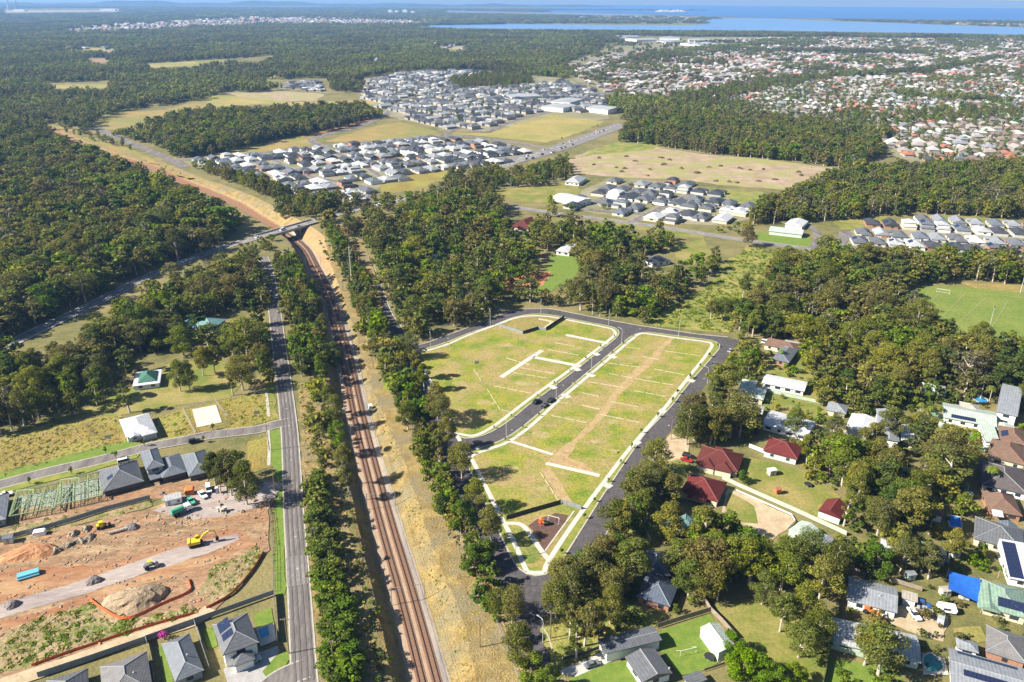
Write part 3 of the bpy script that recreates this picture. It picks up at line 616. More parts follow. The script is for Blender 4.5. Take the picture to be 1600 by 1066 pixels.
# long kerbed drive strips
for a, b, wd, lab in (((884.5,524),(950,537),2.6,'wide pale concrete driveway near the top of the inner street'), ((833.5,558.5),(908,573),2.8,'wide pale concrete driveway joining the diagonal drive'), ((847,548),(783,590),2.6,'diagonal pale concrete drive behind the lots'),
                      ((799,690.5),(864,711),1.7,'pale concrete edging across the lower lots'), ((853,724.5),(937,744),2.2,'thick white concrete edging below the clay strip')):
    strip('driveway', PS([a, b]), wd, 'concrete', lab, 'driveway', z=.195)
# retaining edges between the lots: long low sandstone courses
LOT = [((800,583),(858,592)),((771,603.5),(830,615.5)),((740,576.5),(753,597)),((761,608),(782,641)),((782,641),(798,644.5)),((790,560),(828,571)),((812,575),(868,585)),
       ((977,543.5),(1000,545.5)),((1038,549),(1095,557)),((950,568),(1001,575)),((1020,577),(1071,587)),((950,584),(988,591.5)),((990,592),(1054,603)),((916,597),(976,606.5)),((989,611),(1042,621)),
       ((908,614),(938,621)),((862,629),(890,631.5)),((909,634),(939,641)),((952,628),(1000,637)),((860,650),(919,662)),((934,647.5),(999,661)),((844,738),(875,786.5)),((1000,557),(1030,563)),((865,536),(900,542)),((855,547),(905,556))]
for k, (a, b) in enumerate(LOT):
    w = densify(PS([a, b]), 5, False)
    t = thing('retaining_wall', 'low sandstone edging between empty estate lots', 'retaining wall', (*w[0], .165), 0, 'stone edgings between the lots')
    n = normals(w)
    for i in range(len(w)-1):
        d = w[i+1]-w[i]; L = np.linalg.norm(d); mb = MB(); mb.box(.03 + R.uniform(0, .8), L-.03 - R.uniform(0, .8), -.13, .13, 0, .22 + R.uniform(-.05, .05))
        q = mb.build('stone_course', 'sandstone', t); q.location = (*(w[i]-w[0]), 0); q.rotation_euler = (0, 0, math.atan2(d[1], d[0]))
patch('clay_strip', [(1048,527),(1055,528),(1026,560),(1001,584),(981,605),(966,622),(950,645),(930,665),(902,695),(890,716),(915,727),(940,740),(935,744),(854,724),(868,710),(885,697),(915,668),(934,648),(952,622),(972,600),(995,575),(1018,556)], 'clay', 'strip of dug orange clay down the middle of the long block', 'earth', .5, 4, z=.185)
patch('clay_strip', [(846,734),(858,731),(872,752),(897,786),(876,787)], 'clay', 'orange clay drain beside the stone edging', 'earth', .3, 4, z=.186)
mat('worn lot', (.33, .26, .14), (.26, .215, .08), scale=.3, c3=(.23, .22, .055), scale3=.2, bump=.1)
for k, (cx, cy, rx, ry) in enumerate(((845,680,18,6),(835,555,14,5),(870,565,10,4),(900,545,14,4),(820,600,14,5),(940,637,8,3),(850,765,10,7),(800,735,18,7),(960,660,12,4),(1040,610,10,3),(895,655,14,4),(905,600,10,3),(1010,590,10,3),(930,690,10,4),(1000,640,9,3),(760,630,14,4),(720,600,12,5),(790,540,14,4),(870,530,12,3),(745,660,10,3),(960,705,8,4),(1060,560,10,3),(990,560,12,3),(835,600,10,3),(765,745,12,5))):
    pts = [(cx + rx*math.cos(t)*R.uniform(.6, 1.2), cy + ry*math.sin(t)*R.uniform(.6, 1.2)) for t in np.linspace(0, 6.28, 14, endpoint=False)]
    patch('bare_patch', pts, 'worn lot', 'pale bare patch in the mown estate grass', 'bare patch', .6, 2, z=.178 + k*.0005)['group'] = 'bare patches in the estate grass'
# basin
patch('basin', [(783,508),(800,499),(830,494),(862,497),(880,499),(853,515),(840,514),(817,521)], 'ochre field', 'fenced drainage basin with orange reeds', 'basin', .3, 3, z=.19)
strip('spillway', smooth(PS([(842,499),(858,502),(862,505),(852,513)]), 4), 2.2, 'sandstone', 'white rock channel in the fenced basin', 'channel', z=.20)
# park
patch('playground_bed', [(822,822),(840,812),(868,803),(888,806),(893,810),(852,862),(846,852),(836,834)], 'mulch', 'dark mulch bed under the playground', 'mulch', .3, 3, z=.19)
patch('park_edge', [(893,800),(905,800),(862,866),(853,866)], 'ochre field', 'dry grass strip beside the playground', 'grass', .2, 3, z=.192)
strip('edging', PS([(897,799),(852,861)]), .5, 'concrete', 'white edging of the playground bed', 'edging', z=.21)
strip('footpath', smooth(PS([(789,819),(803,818.5),(815,821),(826,832),(838,850),(848,864),(857,875)]), 5), 1.8, 'concrete', 'curving white path through the playground park', 'footpath', z=.205)
patch('garden_bed', [(796,826),(815,826),(834,850),(848,868),(835,880),(818,882)], 'olive scrub', 'planted garden bed in the park', 'garden', .3, 3, z=.188)
# highway markings
def dashes(name, w, off, L, gap, wid, z, label, n0=0, n1=None):
    d = np.concatenate([[0], np.cumsum(np.linalg.norm(np.diff(w, axis=0), axis=1))]); mb = MB(); c = offs(w, off)
    for s in np.arange(n0, min(d[-1], n1 or 1e9), L+gap):
        q = np.array([[np.interp(s+k*L/2, d, c[:, 0]), np.interp(s+k*L/2, d, c[:, 1])] for k in range(3)])
        band_mb(q, -wid/2, wid/2, z, mb)
    return tag(mb.build(name, 'line paint'), label, 'road marking', kind='stuff')
dashes('lane_marking', ROAD['highway'], 0, 6, 6, .3, .335, 'white centre dashes of the two lane highway', 0, 700)
dashes('lane_marking', ROAD['highway'], 4.0, 20, .01, .25, .335, 'white edge line on the bush side of the highway', 0, 900)
dashes('lane_marking', ROAD['highway'], -4.0, 20, .01, .25, .335, 'white edge line on the house side of the highway', 0, 900)
dashes('lane_marking', ROAD['motorway'], 3.5, 8, 10, .6, LAY[0]+.05, 'white lane dashes on the far broad highway')
dashes('lane_marking', ROAD['country'], 0, 6, 8, .3, LAY[0]+.05, 'white centre dashes on the country road')
# sports field lines
mbf = MB()
for a, b in (((1470,456),(1448,480)),((1508,460),(1470,497)),((1540,466),(1500,503)),((1575,470),(1545,520)),((1445,452),(1620,468)),((1440,488),(1600,530))):
    band_mb(PS([a, b]), -.09, .09, LAY[0] + .08, mbf)
tag(mbf.build('field_marking', 'faint line'), 'faint white lines on the sports field', 'field marking', kind='stuff')
# tyre wear and joins on the long road
strip('road_patch', PS([(463,870),(466,916)]), 6.4, 'highway asphalt', 'older pale section of the long road', 'road', z=nz())
# ================================================================== bridge over the railway
def bridge():
    w = ROAD['highway']; d = np.linalg.norm(w[:, None] - RXY[None], axis=2); i, j = np.unravel_index(np.argmin(d), d.shape)
    c = .5*(w[i] + RXY[j]); v = w[min(i+3, len(w)-1)] - w[max(i-3, 0)]; v /= np.linalg.norm(v); rz = math.atan2(v[1], v[0])
    D = RD[j]
    t = thing('road_bridge', 'concrete road bridge carrying the highway over the railway cutting', 'bridge', (c[0], c[1], 0), rz)
    mb = MB(); mb.box(-27, 27, -5.6, 5.6, -.75, .30); mb.build('deck', 'grey concrete', t)
    for s in (-1, 1):
        mb = MB(); mb.box(-29, 29, s*5.45-.15, s*5.45+.15, .30, 1.25); mb.build('parapet', 'grey concrete', t)
        mb = MB(); mb.box(-29, 29, s*5.45-.08, s*5.45+.08, 1.5, 1.6)
        for x in range(-28, 29, 4): mb.box(x-.06, x+.06, s*5.45-.06, s*5.45+.06, 1.25, 1.5)
        mb.build('handrail', 'galvanised', t)
    for x in (-8.2, 7.6):
        mb = MB(); mb.box(x-.5, x+.5, -4.6, 4.6, -D-.2, -.75); mb.box(x-.8, x+.8, -5, 5, -1.5, -.752); mb.build('pier', 'concrete', t)
    for s in (-1, 1):
        mb = MB(); mb.box(s*24-1.5, s*24+1.5, -6, 6, -3.5, -.76); mb.build('abutment', 'grey concrete', t)
bridge()

# ================================================================== wear on the roads
def wear():
    for nm, px, offs_, m, z in (('inner street', [(977,517),(925,560),(865,614),(837,638),(806,665),(770,683),(740,694)], (-2.2, -.7, .9, 2.3), 'worn asphalt', .055), ('east road', [(1128,548),(1117,572),(1095,597),(1065,640),(1035,676),(1005,712),(975,755),(940,810),(906,866),(885,900)], (-2.2, -.7, .9, 2.3), 'worn asphalt', .055),
                                ('top street', [(655,542),(695,531.5),(740,513.5),(770,502),(800,491),(830,486.5),(865,487.5),(925,498.5),(1000,513.5),(1060,522),(1110,528)], (-2, -.6, .8, 2.2), 'worn asphalt', .055), ('long road', [(476,1066),(467,916),(459,800),(453,684),(445,609),(437,548),(431,500)], (-2.3, -.8, .9, 2.4), 'worn old asphalt', LAY[0] + .004)):
        w = densify(smooth(PS(px), 5), 3, False); mb = MB()
        for o in offs_: band_mb(w, o-.3, o+.3, z, mb)
        tag(mb.build('tyre_wear', m), f'dark tyre wear along the {nm}', 'road wear', kind='structure')
    mb = MB()
    for k, (x, y, s) in enumerate(((940,548,1),(880,602,1),(800,672,1),(1100,592,1),(1045,665,1),(960,782,1),(700,529,1),(760,506,1),(1000,514,1),(690,680,1),(720,735,1),(455,720,1),(462,840,1),(465,890,1),(448,640,1),(720,700,1),(745,780,1))):
        c = P(x, y); n = 8; r = .45; mb.add([(c[0] + r*math.cos(6.283*i/n), c[1] + r*math.sin(6.283*i/n), LAY[0] + .006 if x < 500 else .06) for i in range(n)], [tuple(range(n))])
    tag(mb.build('manhole_covers', 'grey concrete'), 'round manhole covers set in the streets', 'manhole', kind='stuff')
    for k, (a, b) in enumerate((((935,556),(929,552)),((905,580),(898,575)),((868,608),(860,603)),((952,555),(962,560)),((918,584),(928,589)),((880,616),(889,622)),((1085,597),(1075,594)),((1040,645),(1030,641)),((1000,694),(990,690)),((955,762),(944,757)))):
        strip('driveway', PS([a, b]), 3.0, 'concrete', 'short concrete crossover between kerb and estate footpath', 'crossover', z=.187)['group'] = 'estate crossovers'
wear()
# ================================================================== buildings
def frame3(A, B, C, ze):
    a, b, c = P(*A, ze), P(*B, ze), P(*C, ze)
    d = b - a; L = np.linalg.norm(d); d /= L; n = np.array((-d[1], d[0])); W = float((c - b) @ n)
    if W < 0: a, b = b, a; d = -d; n = -n; W = -W
    ctr = (a + b)/2 + n*W/2
    return ctr, math.atan2(d[1], d[0]), L, W
def roof_mb(mb, x0, x1, y0, y1, z, kind, tp, axis=None, th=.22):
    """roof slab over a rectangle (eave line included); tp = tan(pitch)"""
    L, W = x1-x0, y1-y0; cx, cy = (x0+x1)/2, (y0+y1)/2
    ax = axis or ('x' if L >= W else 'y')
    base = [(x0,y0,z-th),(x1,y0,z-th),(x1,y1,z-th),(x0,y1,z-th),(x0,y0,z),(x1,y0,z),(x1,y1,z),(x0,y1,z)]
    fs = [(0,3,2,1),(0,1,5,4),(1,2,6,5),(2,3,7,6),(3,0,4,7)]
    if kind == 'flat': mb.add(base, fs + [(4,5,6,7)]); return z
    if kind == 'mono':
        h = W*tp; base[6] = (x1,y1,z+h); base[7] = (x0,y1,z+h); mb.add(base, fs + [(4,5,6,7)]); return z + h
    if kind == 'hip':
        r = min(L, W)/2; h = r*tp
        if ax == 'x': p, q = (x0+r, cy, z+h), (x1-r, cy, z+h); top = [(4,5,9,8),(6,7,8,9),(7,4,8),(5,6,9)]
        else: p, q = (cx, y0+r, z+h), (cx, y1-r, z+h); top = [(5,6,9,8),(7,4,8,9),(4,5,8),(6,7,9)]
        if abs(L-W) < .05: q = (q[0]+.02, q[1]+.02, q[2])
        mb.add(base + [p, q], fs + top); return z + h
    if ax == 'x': h = W/2*tp; p, q = (x0, cy, z+h), (x1, cy, z+h); top = [(4,5,9,8),(6,7,8,9),(7,4,8),(5,6,9)]
    else: h = L/2*tp; p, q = (cx, y0, z+h), (cx, y1, z+h); top = [(5,6,9,8),(7,4,8,9),(4,5,8),(6,7,9)]
    mb.add(base + [p, q], fs + top); return z + h
def windows(t, x0, x1, y0, y1, z0, z1, sides='xXyY', every=4.5, skip=()):
    n = 0
    for s in sides:
        if s in 'yY': a, b = x0, x1
        else: a, b = y0, y1
        k = max(1, int((b-a)/every))
        for i in range(k):
            c = a + (b-a)*(i+.5)/k; w = R.choice((.7, .9, 1.2)); mb = MB()
            if s == 'y': mb.box(c-w, c+w, y0-.05, y0+.02, z0, z1)
            elif s == 'Y': mb.box(c-w, c+w, y1-.02, y1+.05, z0, z1)
            elif s == 'x': mb.box(x0-.05, x0+.02, c-w, c+w, z0, z1)
            else: mb.box(x1-.02, x1+.05, c-w, c+w, z0, z1)
            mb.build('window', 'window glass', t)
def solar(t, side, L, W, ze, tp, u0, u1, v0, v1, cx=0, cy=0):
    """bank of panels on one slope: u along the eave, v in from the eave (metres, plan)"""
    mb = MB(); nu = max(1, round((u1-u0)/1.05)); nv = max(1, round((v1-v0)/1.7))
    for i in range(nu):
        for j in range(nv):
            a, b = u0 + (u1-u0)*i/nu + .04, u0 + (u1-u0)*(i+1)/nu - .04; c, d = v0 + (v1-v0)*j/nv + .04, v0 + (v1-v0)*(j+1)/nv - .04
            q = []
            for u, v in ((a,c),(b,c),(b,d),(a,d)):
                if side == 'y': q.append((u, -W/2 + v))
                elif side == 'Y': q.append((-u, W/2 - v))
                elif side == 'x': q.append((-L/2 + v, -u))
                else: q.append((L/2 - v, u))
            zs = [ze + v*tp for v in (c, c, d, d)]
            mb.add([(x+cx, y+cy, z+.07) for (x, y), z in zip(q, zs)] + [(x+cx, y+cy, z+.13) for (x, y), z in zip(q, zs)], [(4,5,6,7),(0,1,5,4),(1,2,6,5),(2,3,7,6),(3,0,4,7)])
    return mb.build('solar_array', 'solar cell', t)
def house(label, A, B, C, ze=2.7, kind='hip', tp=.42, roof='slate roof', wall='white wall', over=.55, axis=None, win='xXyY', cat='house', name='house', storeys=1, wings=(), clear=1.5, group=None, sol=()):
    c, rz, L, W = frame3(A, B, C, ze); t = thing(name, label, cat, (c[0], c[1], 0), rz, group)
    mr = MB(); roof_mb(mr, -L/2, L/2, -W/2, W/2, ze, kind, tp, axis)
    x0, x1, y0, y1 = -L/2+over, L/2-over, -W/2+over, W/2-over
    mw = MB(); mw.box(x0, x1, y0, y1, 0, ze-.225)
    if kind == 'gable':                                         # gable ends close under the roof with the slab itself
        pass
    for k, (ax0, ax1, ay0, ay1, az, kd, ax) in enumerate(wings):
        roof_mb(mr, ax0, ax1, ay0, ay1, az, kd, tp, ax)
        mw.box(ax0+over, ax1-over, ay0+over, ay1-over, 0, az-.225-.004*k)
    mw.build('wall', wall, t); ro = mr.build('roof', roof, t)
    if kind in ('hip', 'gable') and L*W > 60 and 'white' not in roof and 'pale' not in roof:        # capping along ridge and hips
        cap = MB(); v = mr.v; 
        for q in range(0, len(v), 10):
            b8, b9 = v[q+8], v[q+9]; cap.tube([b8, b9], .13, 5)
            if kind == 'hip':
                for i in (4, 5, 6, 7):
                    e = min((b8, b9), key=lambda p: (p[0]-v[q+i][0])**2 + (p[1]-v[q+i][1])**2); cap.tube([v[q+i], e], .11, 5)
        cap.build('ridge_cap', 'red ridge cap' if 'tile' in roof and roof not in ('grey tile', 'dark tile') else 'grey ridge cap', ro)
    if win:
        for s in range(storeys):
            zb = 0.95 + 2.75*s
            windows(t, x0, x1, y0, y1, zb, zb + 1.2, win)
    for s in sol: solar(t, s[0], L, W, ze, tp, *s[1:])
    ca, sa = math.cos(rz), math.sin(rz)
    keep_clear([(c[0] + x*ca - y*sa, c[1] + x*sa + y*ca) for x, y in ((-L/2-clear,-W/2-clear),(L/2+clear,-W/2-clear),(L/2+clear,W/2+clear),(-L/2-clear,W/2+clear))])
    t['dims'] = (L, W); return t, L, W
def garage(t, x0, x1, y, z1=2.2, m='dark door', side='y'):
    mb = MB()
    if side == 'y': mb.box(x0, x1, y-.06, y+.01, .02, z1)
    else: mb.box(y-.06, y+.06, x0, x1, .02, z1)
    mb.build('garage_door', m, t)
def flue(t, x, y, z, h=.5):
    mb = MB(); mb.tube([(x, y, z), (x, y, z+h)], .22, 6); mb.build('roof_vent', 'galvanised', t)
def near_houses():
    # ---- bottom left row
    t, L, W = house('two storey charcoal hip roofed house with solar panels beside the blue pool', (331.8,976.5),(347.6,1024.6),(405.4,1005.8), 5.3, 'hip', .5, 'slate roof', 'white wall', storeys=2, win='xXyY')
    solar(t, 'y' if L > 0 else 'x', L, W, 5.3, .5, -L/2+1.2, -L/2+5.5, 1.0, 4.2); solar(t, 'y', L, W, 5.3, .5, -L/2+6.2, -L/2+9, 1.2, 4.2)
    m = MB(); roof_mb(m, L/2-3, L/2+3.2, -W/2+2, W/2-2, 3.0, 'hip', .4); m.build('lower_roof', 'slate roof', t); m = MB(); m.box(L/2-2.6, L/2+2.7, -W/2+2.5, W/2-2.5, 0, 2.77); m.build('wing_wall', 'white wall', t)
    m = MB(); roof_mb(m, -L/2-2.8, -L/2+1.5, -W/2+1, W/2-4, 3.0, 'flat', 0); m.build('garage_roof', 'charcoal roof', t); m = MB(); m.box(-L/2-2.4, -L/2+1, -W/2+1.4, W/2-4.4, 0, 2.77); m.build('garage_wall', 'white wall', t)
    t, L, W = house('blue grey hip roofed house between two rows of dark fencing', (252.3,1006.6),(273.3,1066),(320,1050), 2.8, 'hip', .5, 'blue grey roof', 'grey wall', wings=()); flue(t, 2, 1, 4.4)
    t, L, W = house('house with half pale and half dark tiled hip roof', (156,1042),(229.6,1017.8),(244,1075), 2.8, 'hip', .45, 'grey tile', 'grey wall'); flue(t, -2, 1, 4.2)
    house('charcoal roofed house cut off at the bottom corner of the row', (72,1064),(138,1044),(149,1085), 2.8, 'hip', .45, 'slate roof', 'grey wall')
    # ---- side street
    t, L, W = house('grey hip roofed brick house next to the timber frames', (160.6,769),(225,751.8),(212,720), 2.8, 'hip', .5, 'slate roof', 'dark brick'); solar(t, 'x', L, W, 2.8, .5, 1, 3.2, 2.4, 4.4); flue(t, 2, 3, 4.4)
    t, L, W = house('two storey blue grey house with stepped roofs on the side street', (228,735),(257,727.5),(245,700), 5.4, 'hip', .5, 'blue grey roof', 'grey wall', storeys=2)
    m = MB(); roof_mb(m, L/2-2, L/2+7, -W/2-4.5, W/2-4, 2.9, 'hip', .42); roof_mb(m, -L/2+.5, L/2-1.5, -W/2-3.6, -W/2+1, 2.8, 'flat', .2); m.build('lower_roof', 'blue grey roof', t)
    m = MB(); m.box(L/2-1.6, L/2+6.5, -W/2-4, W/2-4.5, 0, 2.65); m.box(-L/2+.9, L/2-1.8, -W/2-.9, -W/2+.8, 0, 2.56); m.build('wing_wall', 'dark brick', t); garage(t, L/2, L/2+4.8, -W/2-4.02)
    house('grey hip roofed house behind the tall gum trees', (295,745),(334,735),(318,703), 2.8, 'hip', .5, 'blue grey roof', 'dark brick')
    t, L, W = house('white roofed house standing alone across the side street', (197,684),(245,672),(236,644), 2.9, 'hip', .36, 'white roof', 'white wall')
    m = MB(); roof_mb(m, L/2-6.2, L/2-.02, -W/2-2.2, -W/2+4.5, 2.95, 'hip', .42); roof_mb(m, -L/2+1.2, -L/2+5, -W/2-1.5, -W/2+2, 2.94, 'gable', .42, 'y'); m.build('porch_roof', 'white roof', t); m = MB(); m.box(L/2-5.7, L/2-.6, -W/2-1.7, -W/2+1, 0, 2.7); m.build('porch_wall', 'white wall', t); garage(t, L/2-5.2, L/2-1, -W/2-1.71, m='garage door')
    t, L, W = house('low house with a wide white verandah and green pyramid roof', (207,604),(250,598.5),(252,577), 2.6, 'hip', .12, 'white roof', 'white wall')
    m = MB(); roof_mb(m, -L/2+2.2, L/2-1.8, -W/2+2.2, W/2-2.2, 3.15, 'hip', .62); m.build('upper_roof', 'deep green roof', t); m = MB(); m.box(-L/2+2.7, L/2-2.3, -W/2+2.7, W/2-2.7, 2.3, 2.93); m.build('upper_wall', 'white wall', t)
    house('blue green roofed house half hidden among trees by the highway', (274,509),(332,514),(336,497), 2.9, 'hip', .4, 'teal roof', 'green wall')
    house('white roofed house at the left edge beside the timber frames', (-48,824),(9,811),(4,772), 2.9, 'hip', .4, 'silver roof', 'grey wall')
    # ---- right side, beside the east road
    t, L, W = house('large maroon tiled house with three hips and cream walls', (1086,723),(1153,738),(1168,711), 2.9, 'hip', .5, 'maroon tile', 'cream wall')
    m = MB(); roof_mb(m, -L/2+1.5, -L/2+8, -W/2-1.6, 0, 2.96, 'hip', .5, 'y'); roof_mb(m, L/2-9, L/2-2, -W/2-1.6, 0, 2.94, 'hip', .5, 'y'); roof_mb(m, -L/2+5, -L/2+12, -1, W/2+1.5, 2.97, 'hip', .5, 'y'); m.build('hip_wing', 'maroon tile', t)
    m = MB(); m.box(-L/2+2, -L/2+7.5, -W/2-1.1, -W/2+1, 0, 2.7); m.box(L/2-8.5, L/2-2.5, -W/2-1.1, -W/2+1, 0, 2.7); m.build('wing_wall', 'cream wall', t); garage(t, -3, 2.5, -W/2+.5)
    t, L, W = house('red tiled house with rooftop solar panels under gum tree shade', (1063,768),(1122,784),(1137,754), 2.9, 'hip', .5, 'red tile', 'cream wall'); solar(t, 'Y', L, W, 2.9, .5, 3, 8, 1.0, 5.0)
    m = MB(); roof_mb(m, -4, 3, -W/2-2, 0, 2.95, 'hip', .5, 'y'); m.build('hip_wing', 'red tile', t)
    house('pink red roofed weatherboard house behind the white fence', (1192,704),(1246,718),(1252,695), 3.0, 'hip', .45, 'red tile', 'green wall')
    house('long white roofed house dappled with tree shade', (1190,662),(1262,682),(1277,660), 3.0, 'gable', .2, 'white roof', 'white wall')
    t, L, W = house('sage green roofed house near the street bend', (1150,617),(1193,625),(1204,608), 2.9, 'hip', .4, 'sage roof', 'cream wall')
    m = MB(); roof_mb(m, -L/2, -L/2+7, 2, W/2+6, 2.95, 'hip', .4, 'y'); m.build('hip_wing', 'sage roof', t)
    house('white low roofed house between the sage roof and the wood', (1190,598),(1257,611.5),(1262,597), 2.9, 'gable', .15, 'white roof', 'white wall')
    house('blue grey roofed house with brick walls below the wood', (1206,561),(1233,567),(1245,545), 2.9, 'hip', .4, 'blue grey roof', 'brick wall')
    house('brown roofed house with a pale awning at the edge of the wood', (1193,538),(1244,549),(1250,538), 2.9, 'hip', .4, 'brown tile', 'cream wall')
    house('pale awning roof behind the brown roofed house', (1223,538),(1252,544),(1254,536), 2.6, 'flat', .1, 'pale roof', 'white wall', cat='awning', name='awning')
    house('white gabled shed on the narrow lane', (1320,670),(1364,681),(1370,655), 3.4, 'gable', .2, 'white roof', 'white wall', cat='shed', name='shed', win='')
    house('tall grey roofed shed beside the white sheds', (1375,685),(1406,690),(1412,645), 3.8, 'gable', .22, 'silver roof', 'white wall', cat='shed', name='shed', win='', axis='y')
    house('white annexe shed against the grey roofed shed', (1408,688),(1430,692),(1437,668), 3.2, 'flat', .2, 'white roof', 'white wall', cat='shed', name='shed', win='')
    t, L, W = house('sage roofed house with a long dark solar strip', (1474,652),(1558,668),(1562,645), 3.0, 'gable', .22, 'sage roof', 'white wall'); solar(t, 'y', L, W, 3.0, .22, -L/2+3, L/2-8, .8, 3.2)
    t, L, W = house('white two storey modern house above the kidney pool', (1556,643),(1590,651),(1594,614), 5.6, 'mono', .1, 'silver roof', 'white wall', storeys=2)
    house('small sage shed beside the modern white house', (1556,672),(1588,678),(1590,666), 2.6, 'gable', .2, 'sage roof', 'green wall', cat='shed', name='shed', win='')
    house('square sage green carport roof by the brick pool deck', (1539,689.5),(1563.5,693),(1563,670), 3.0, 'mono', .1, 'sage roof', 'white wall', cat='shed', name='shed', win='')
    t, L, W = house('brown tiled brick house beside the sage carport', (1563,691),(1608,700),(1618,676), 3.0, 'hip', .5, 'brown tile', 'brick wall'); solar(t, 'x', L, W, 3.0, .5, -2, 3, .6, 3)
    t, L, W = house('brown tiled house with two banks of solar panels', (1544,713),(1604,728),(1614,700), 3.0, 'hip', .5, 'brown tile', 'cream wall'); solar(t, 'Y', L, W, 3.0, .5, -4, 5, 1, 4)
    t, L, W = house('wide dark brown roofed house with skylights', (1534,757),(1606,773),(1614,736), 3.0, 'hip', .4, 'dark tile', 'white wall')
    t, L, W = house('brown tiled house with white awning and square solar panels', (1545,798),(1598,807),(1605,776), 3.0, 'hip', .5, 'brown tile', 'brick wall'); solar(t, 'Y', L, W, 3.0, .5, -3, 4, 1, 4)
    m = MB(); roof_mb(m, -L/2+1, -1, -W/2-2.5, -W/2+2, 2.9, 'mono', .15); m.build('awning_roof', 'white roof', t)
    t, L, W = house('long slate grey roofed house beside the blue covered pool', (1521,841),(1600,863),(1603,828), 3.0, 'hip', .42, 'slate roof', 'cream wall')
    m = MB(); roof_mb(m, -L/2+7, -L/2+13, -2, W/2+1.2, 3.05, 'gable', .42, 'y'); m.build('gable_wing', 'blue grey roof', t)
    t, L, W = house('roof fully covered in dark solar panels at the right edge', (1576,903),(1618,911),(1618,864), 3.0, 'mono', .18, 'white roof', 'white wall'); solar(t, 'y', L, W, 3.0, .18, -L/2+.4, L/2-3, .5, W-1)
    house('red gabled garage with a white front wall on the lawn', (1278,798),(1313,811),(1322,790), 2.7, 'gable', .5, 'red tile', 'white wall', axis='y', over=.25, cat='garage', name='garage', win='')
    house('pale green gabled stable at the end of the sandy yard', (1232,827.5),(1262,843.5),(1281,828), 3.0, 'gable', .3, 'sage roof', 'green wall', cat='shed', name='shed', win='y', over=.2)
    house('grey roofed lower stable beside the pale green stable', (1268,847),(1288,857),(1303,843), 2.7, 'gable', .3, 'silver roof', 'green wall', cat='shed', name='shed', win='y', over=.2)
    t, L, W = house('green roofed house with a stepped solar bank by the blue sail', (1536,948),(1606,967),(1614,925), 3.0, 'hip', .4, 'green roof', 'cream wall'); solar(t, 'y', L, W, 3.0, .4, -2, 6, 1.5, 4.5)
    m = MB(); roof_mb(m, -L/2-1.5, -L/2+4.5, -W/2-1, W/2-3, 3.05, 'gable', .4, 'y'); m.build('gable_wing', 'green roof', t)
    t, L, W = house('long silver gabled house with white walls beside the tan yard', (1323,937),(1402,958),(1409,921), 3.0, 'gable', .24, 'silver roof', 'white wall'); flue(t, -3, -2, 4); flue(t, 2, -1.5, 4)
    house('small brown carport at the end of the silver house', (1409,934),(1434,941),(1438,929), 2.8, 'flat', .2, 'beige roof', 'white wall', cat='carport', name='carport', win='')
    house('large pale roof half hidden beneath a spreading gum tree', (1300,1004),(1440,1036),(1446,996), 3.0, 'gable', .2, 'pale roof', 'green wall')
    t, L, W = house('wide white roof with two dark solar strips at the bottom corner', (1486,1066),(1612,1103),(1604,1046), 3.0, 'gable', .2, 'silver roof', 'white wall'); solar(t, 'Y', L, W, 3.0, .2, -L/2+2, L/2-2, .6, 1.8); solar(t, 'y', L, W, 3.0, .2, -L/2+3, L/2, 3.2, 5.2)
    house('dark tiled hip roofed house beside the clipped lawn', (1540,1017),(1604,1038),(1610,998), 3.0, 'hip', .45, 'grey tile', 'brick wall')
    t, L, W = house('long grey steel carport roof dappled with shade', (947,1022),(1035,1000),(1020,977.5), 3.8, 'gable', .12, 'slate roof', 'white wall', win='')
    t, L, W = house('slate grey roofed house with white walls at the bottom edge', (1003,1067),(1051,1052),(1022,1013), 3.0, 'gable', .3, 'slate roof', 'white wall', axis='y'); flue(t, 4, -4, 4.0)
    house('tall pale green gabled shed in the fenced back garden', (1094,980),(1123,1020),(1143,1000), 3.6, 'gable', .3, 'sage roof', 'green wall', cat='shed', name='shed', win='x', over=.15)
    house('flat grey patio roof behind the slate roofed house', (1066,1057),(1078,1072),(1106,1062), 2.6, 'flat', .1, 'slate roof', 'grey wall', cat='patio roof', name='patio', win='')
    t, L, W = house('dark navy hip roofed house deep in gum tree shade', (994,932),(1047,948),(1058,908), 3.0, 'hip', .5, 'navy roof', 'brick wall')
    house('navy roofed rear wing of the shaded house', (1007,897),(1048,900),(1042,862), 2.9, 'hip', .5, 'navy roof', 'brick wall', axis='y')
    house('teal roofed house between two gum clumps', (1029,819.5),(1053,839),(1089,816), 3.0, 'hip', .45, 'teal roof', 'brick wall')
    house('white gabled hall half hidden in trees near the street bend', (1128,640),(1190,652),(1196,636), 3.0, 'gable', .2, 'pale roof', 'white wall')
    for lab, A, B, C, rf in (('tan roofed house squeezed below the lap pool', (1478,716),(1520,724),(1526,706), 'beige roof'), ('grey roofed house among the right hand gums', (1395,745),(1438,755),(1446,735), 'slate roof'), ('brown tiled house below the turquoise pool', (1440,800),(1475,808),(1480,788), 'brown tile'), ('pale roofed cottage behind the silver house', (1375,862),(1415,872),(1422,852), 'pale roof'), ('charcoal roofed house behind the blue sail', (1440,868),(1480,878),(1488,858), 'charcoal roof'), ('grey roofed house above the white sheds', (1290,640),(1322,647),(1328,634), 'silver roof'), ('beige roofed house below the modern white house', (1500,640),(1532,646),(1536,634), 'beige roof'), ('silver roofed garage beside the dark tiled house', (1495,1012),(1530,1021),(1534,1006), 'silver roof'), ('brown tiled house at the corner of the sports wood', (1300,600),(1335,607),(1342,592), 'brown tile'), ('white roofed house hidden below the sports wood', (1440,612),(1478,619),(1484,605), 'white roof')):
        house(lab, A, B, C, 2.9, 'hip', .42, rf, R.choice(('cream wall', 'brick wall', 'white wall')))
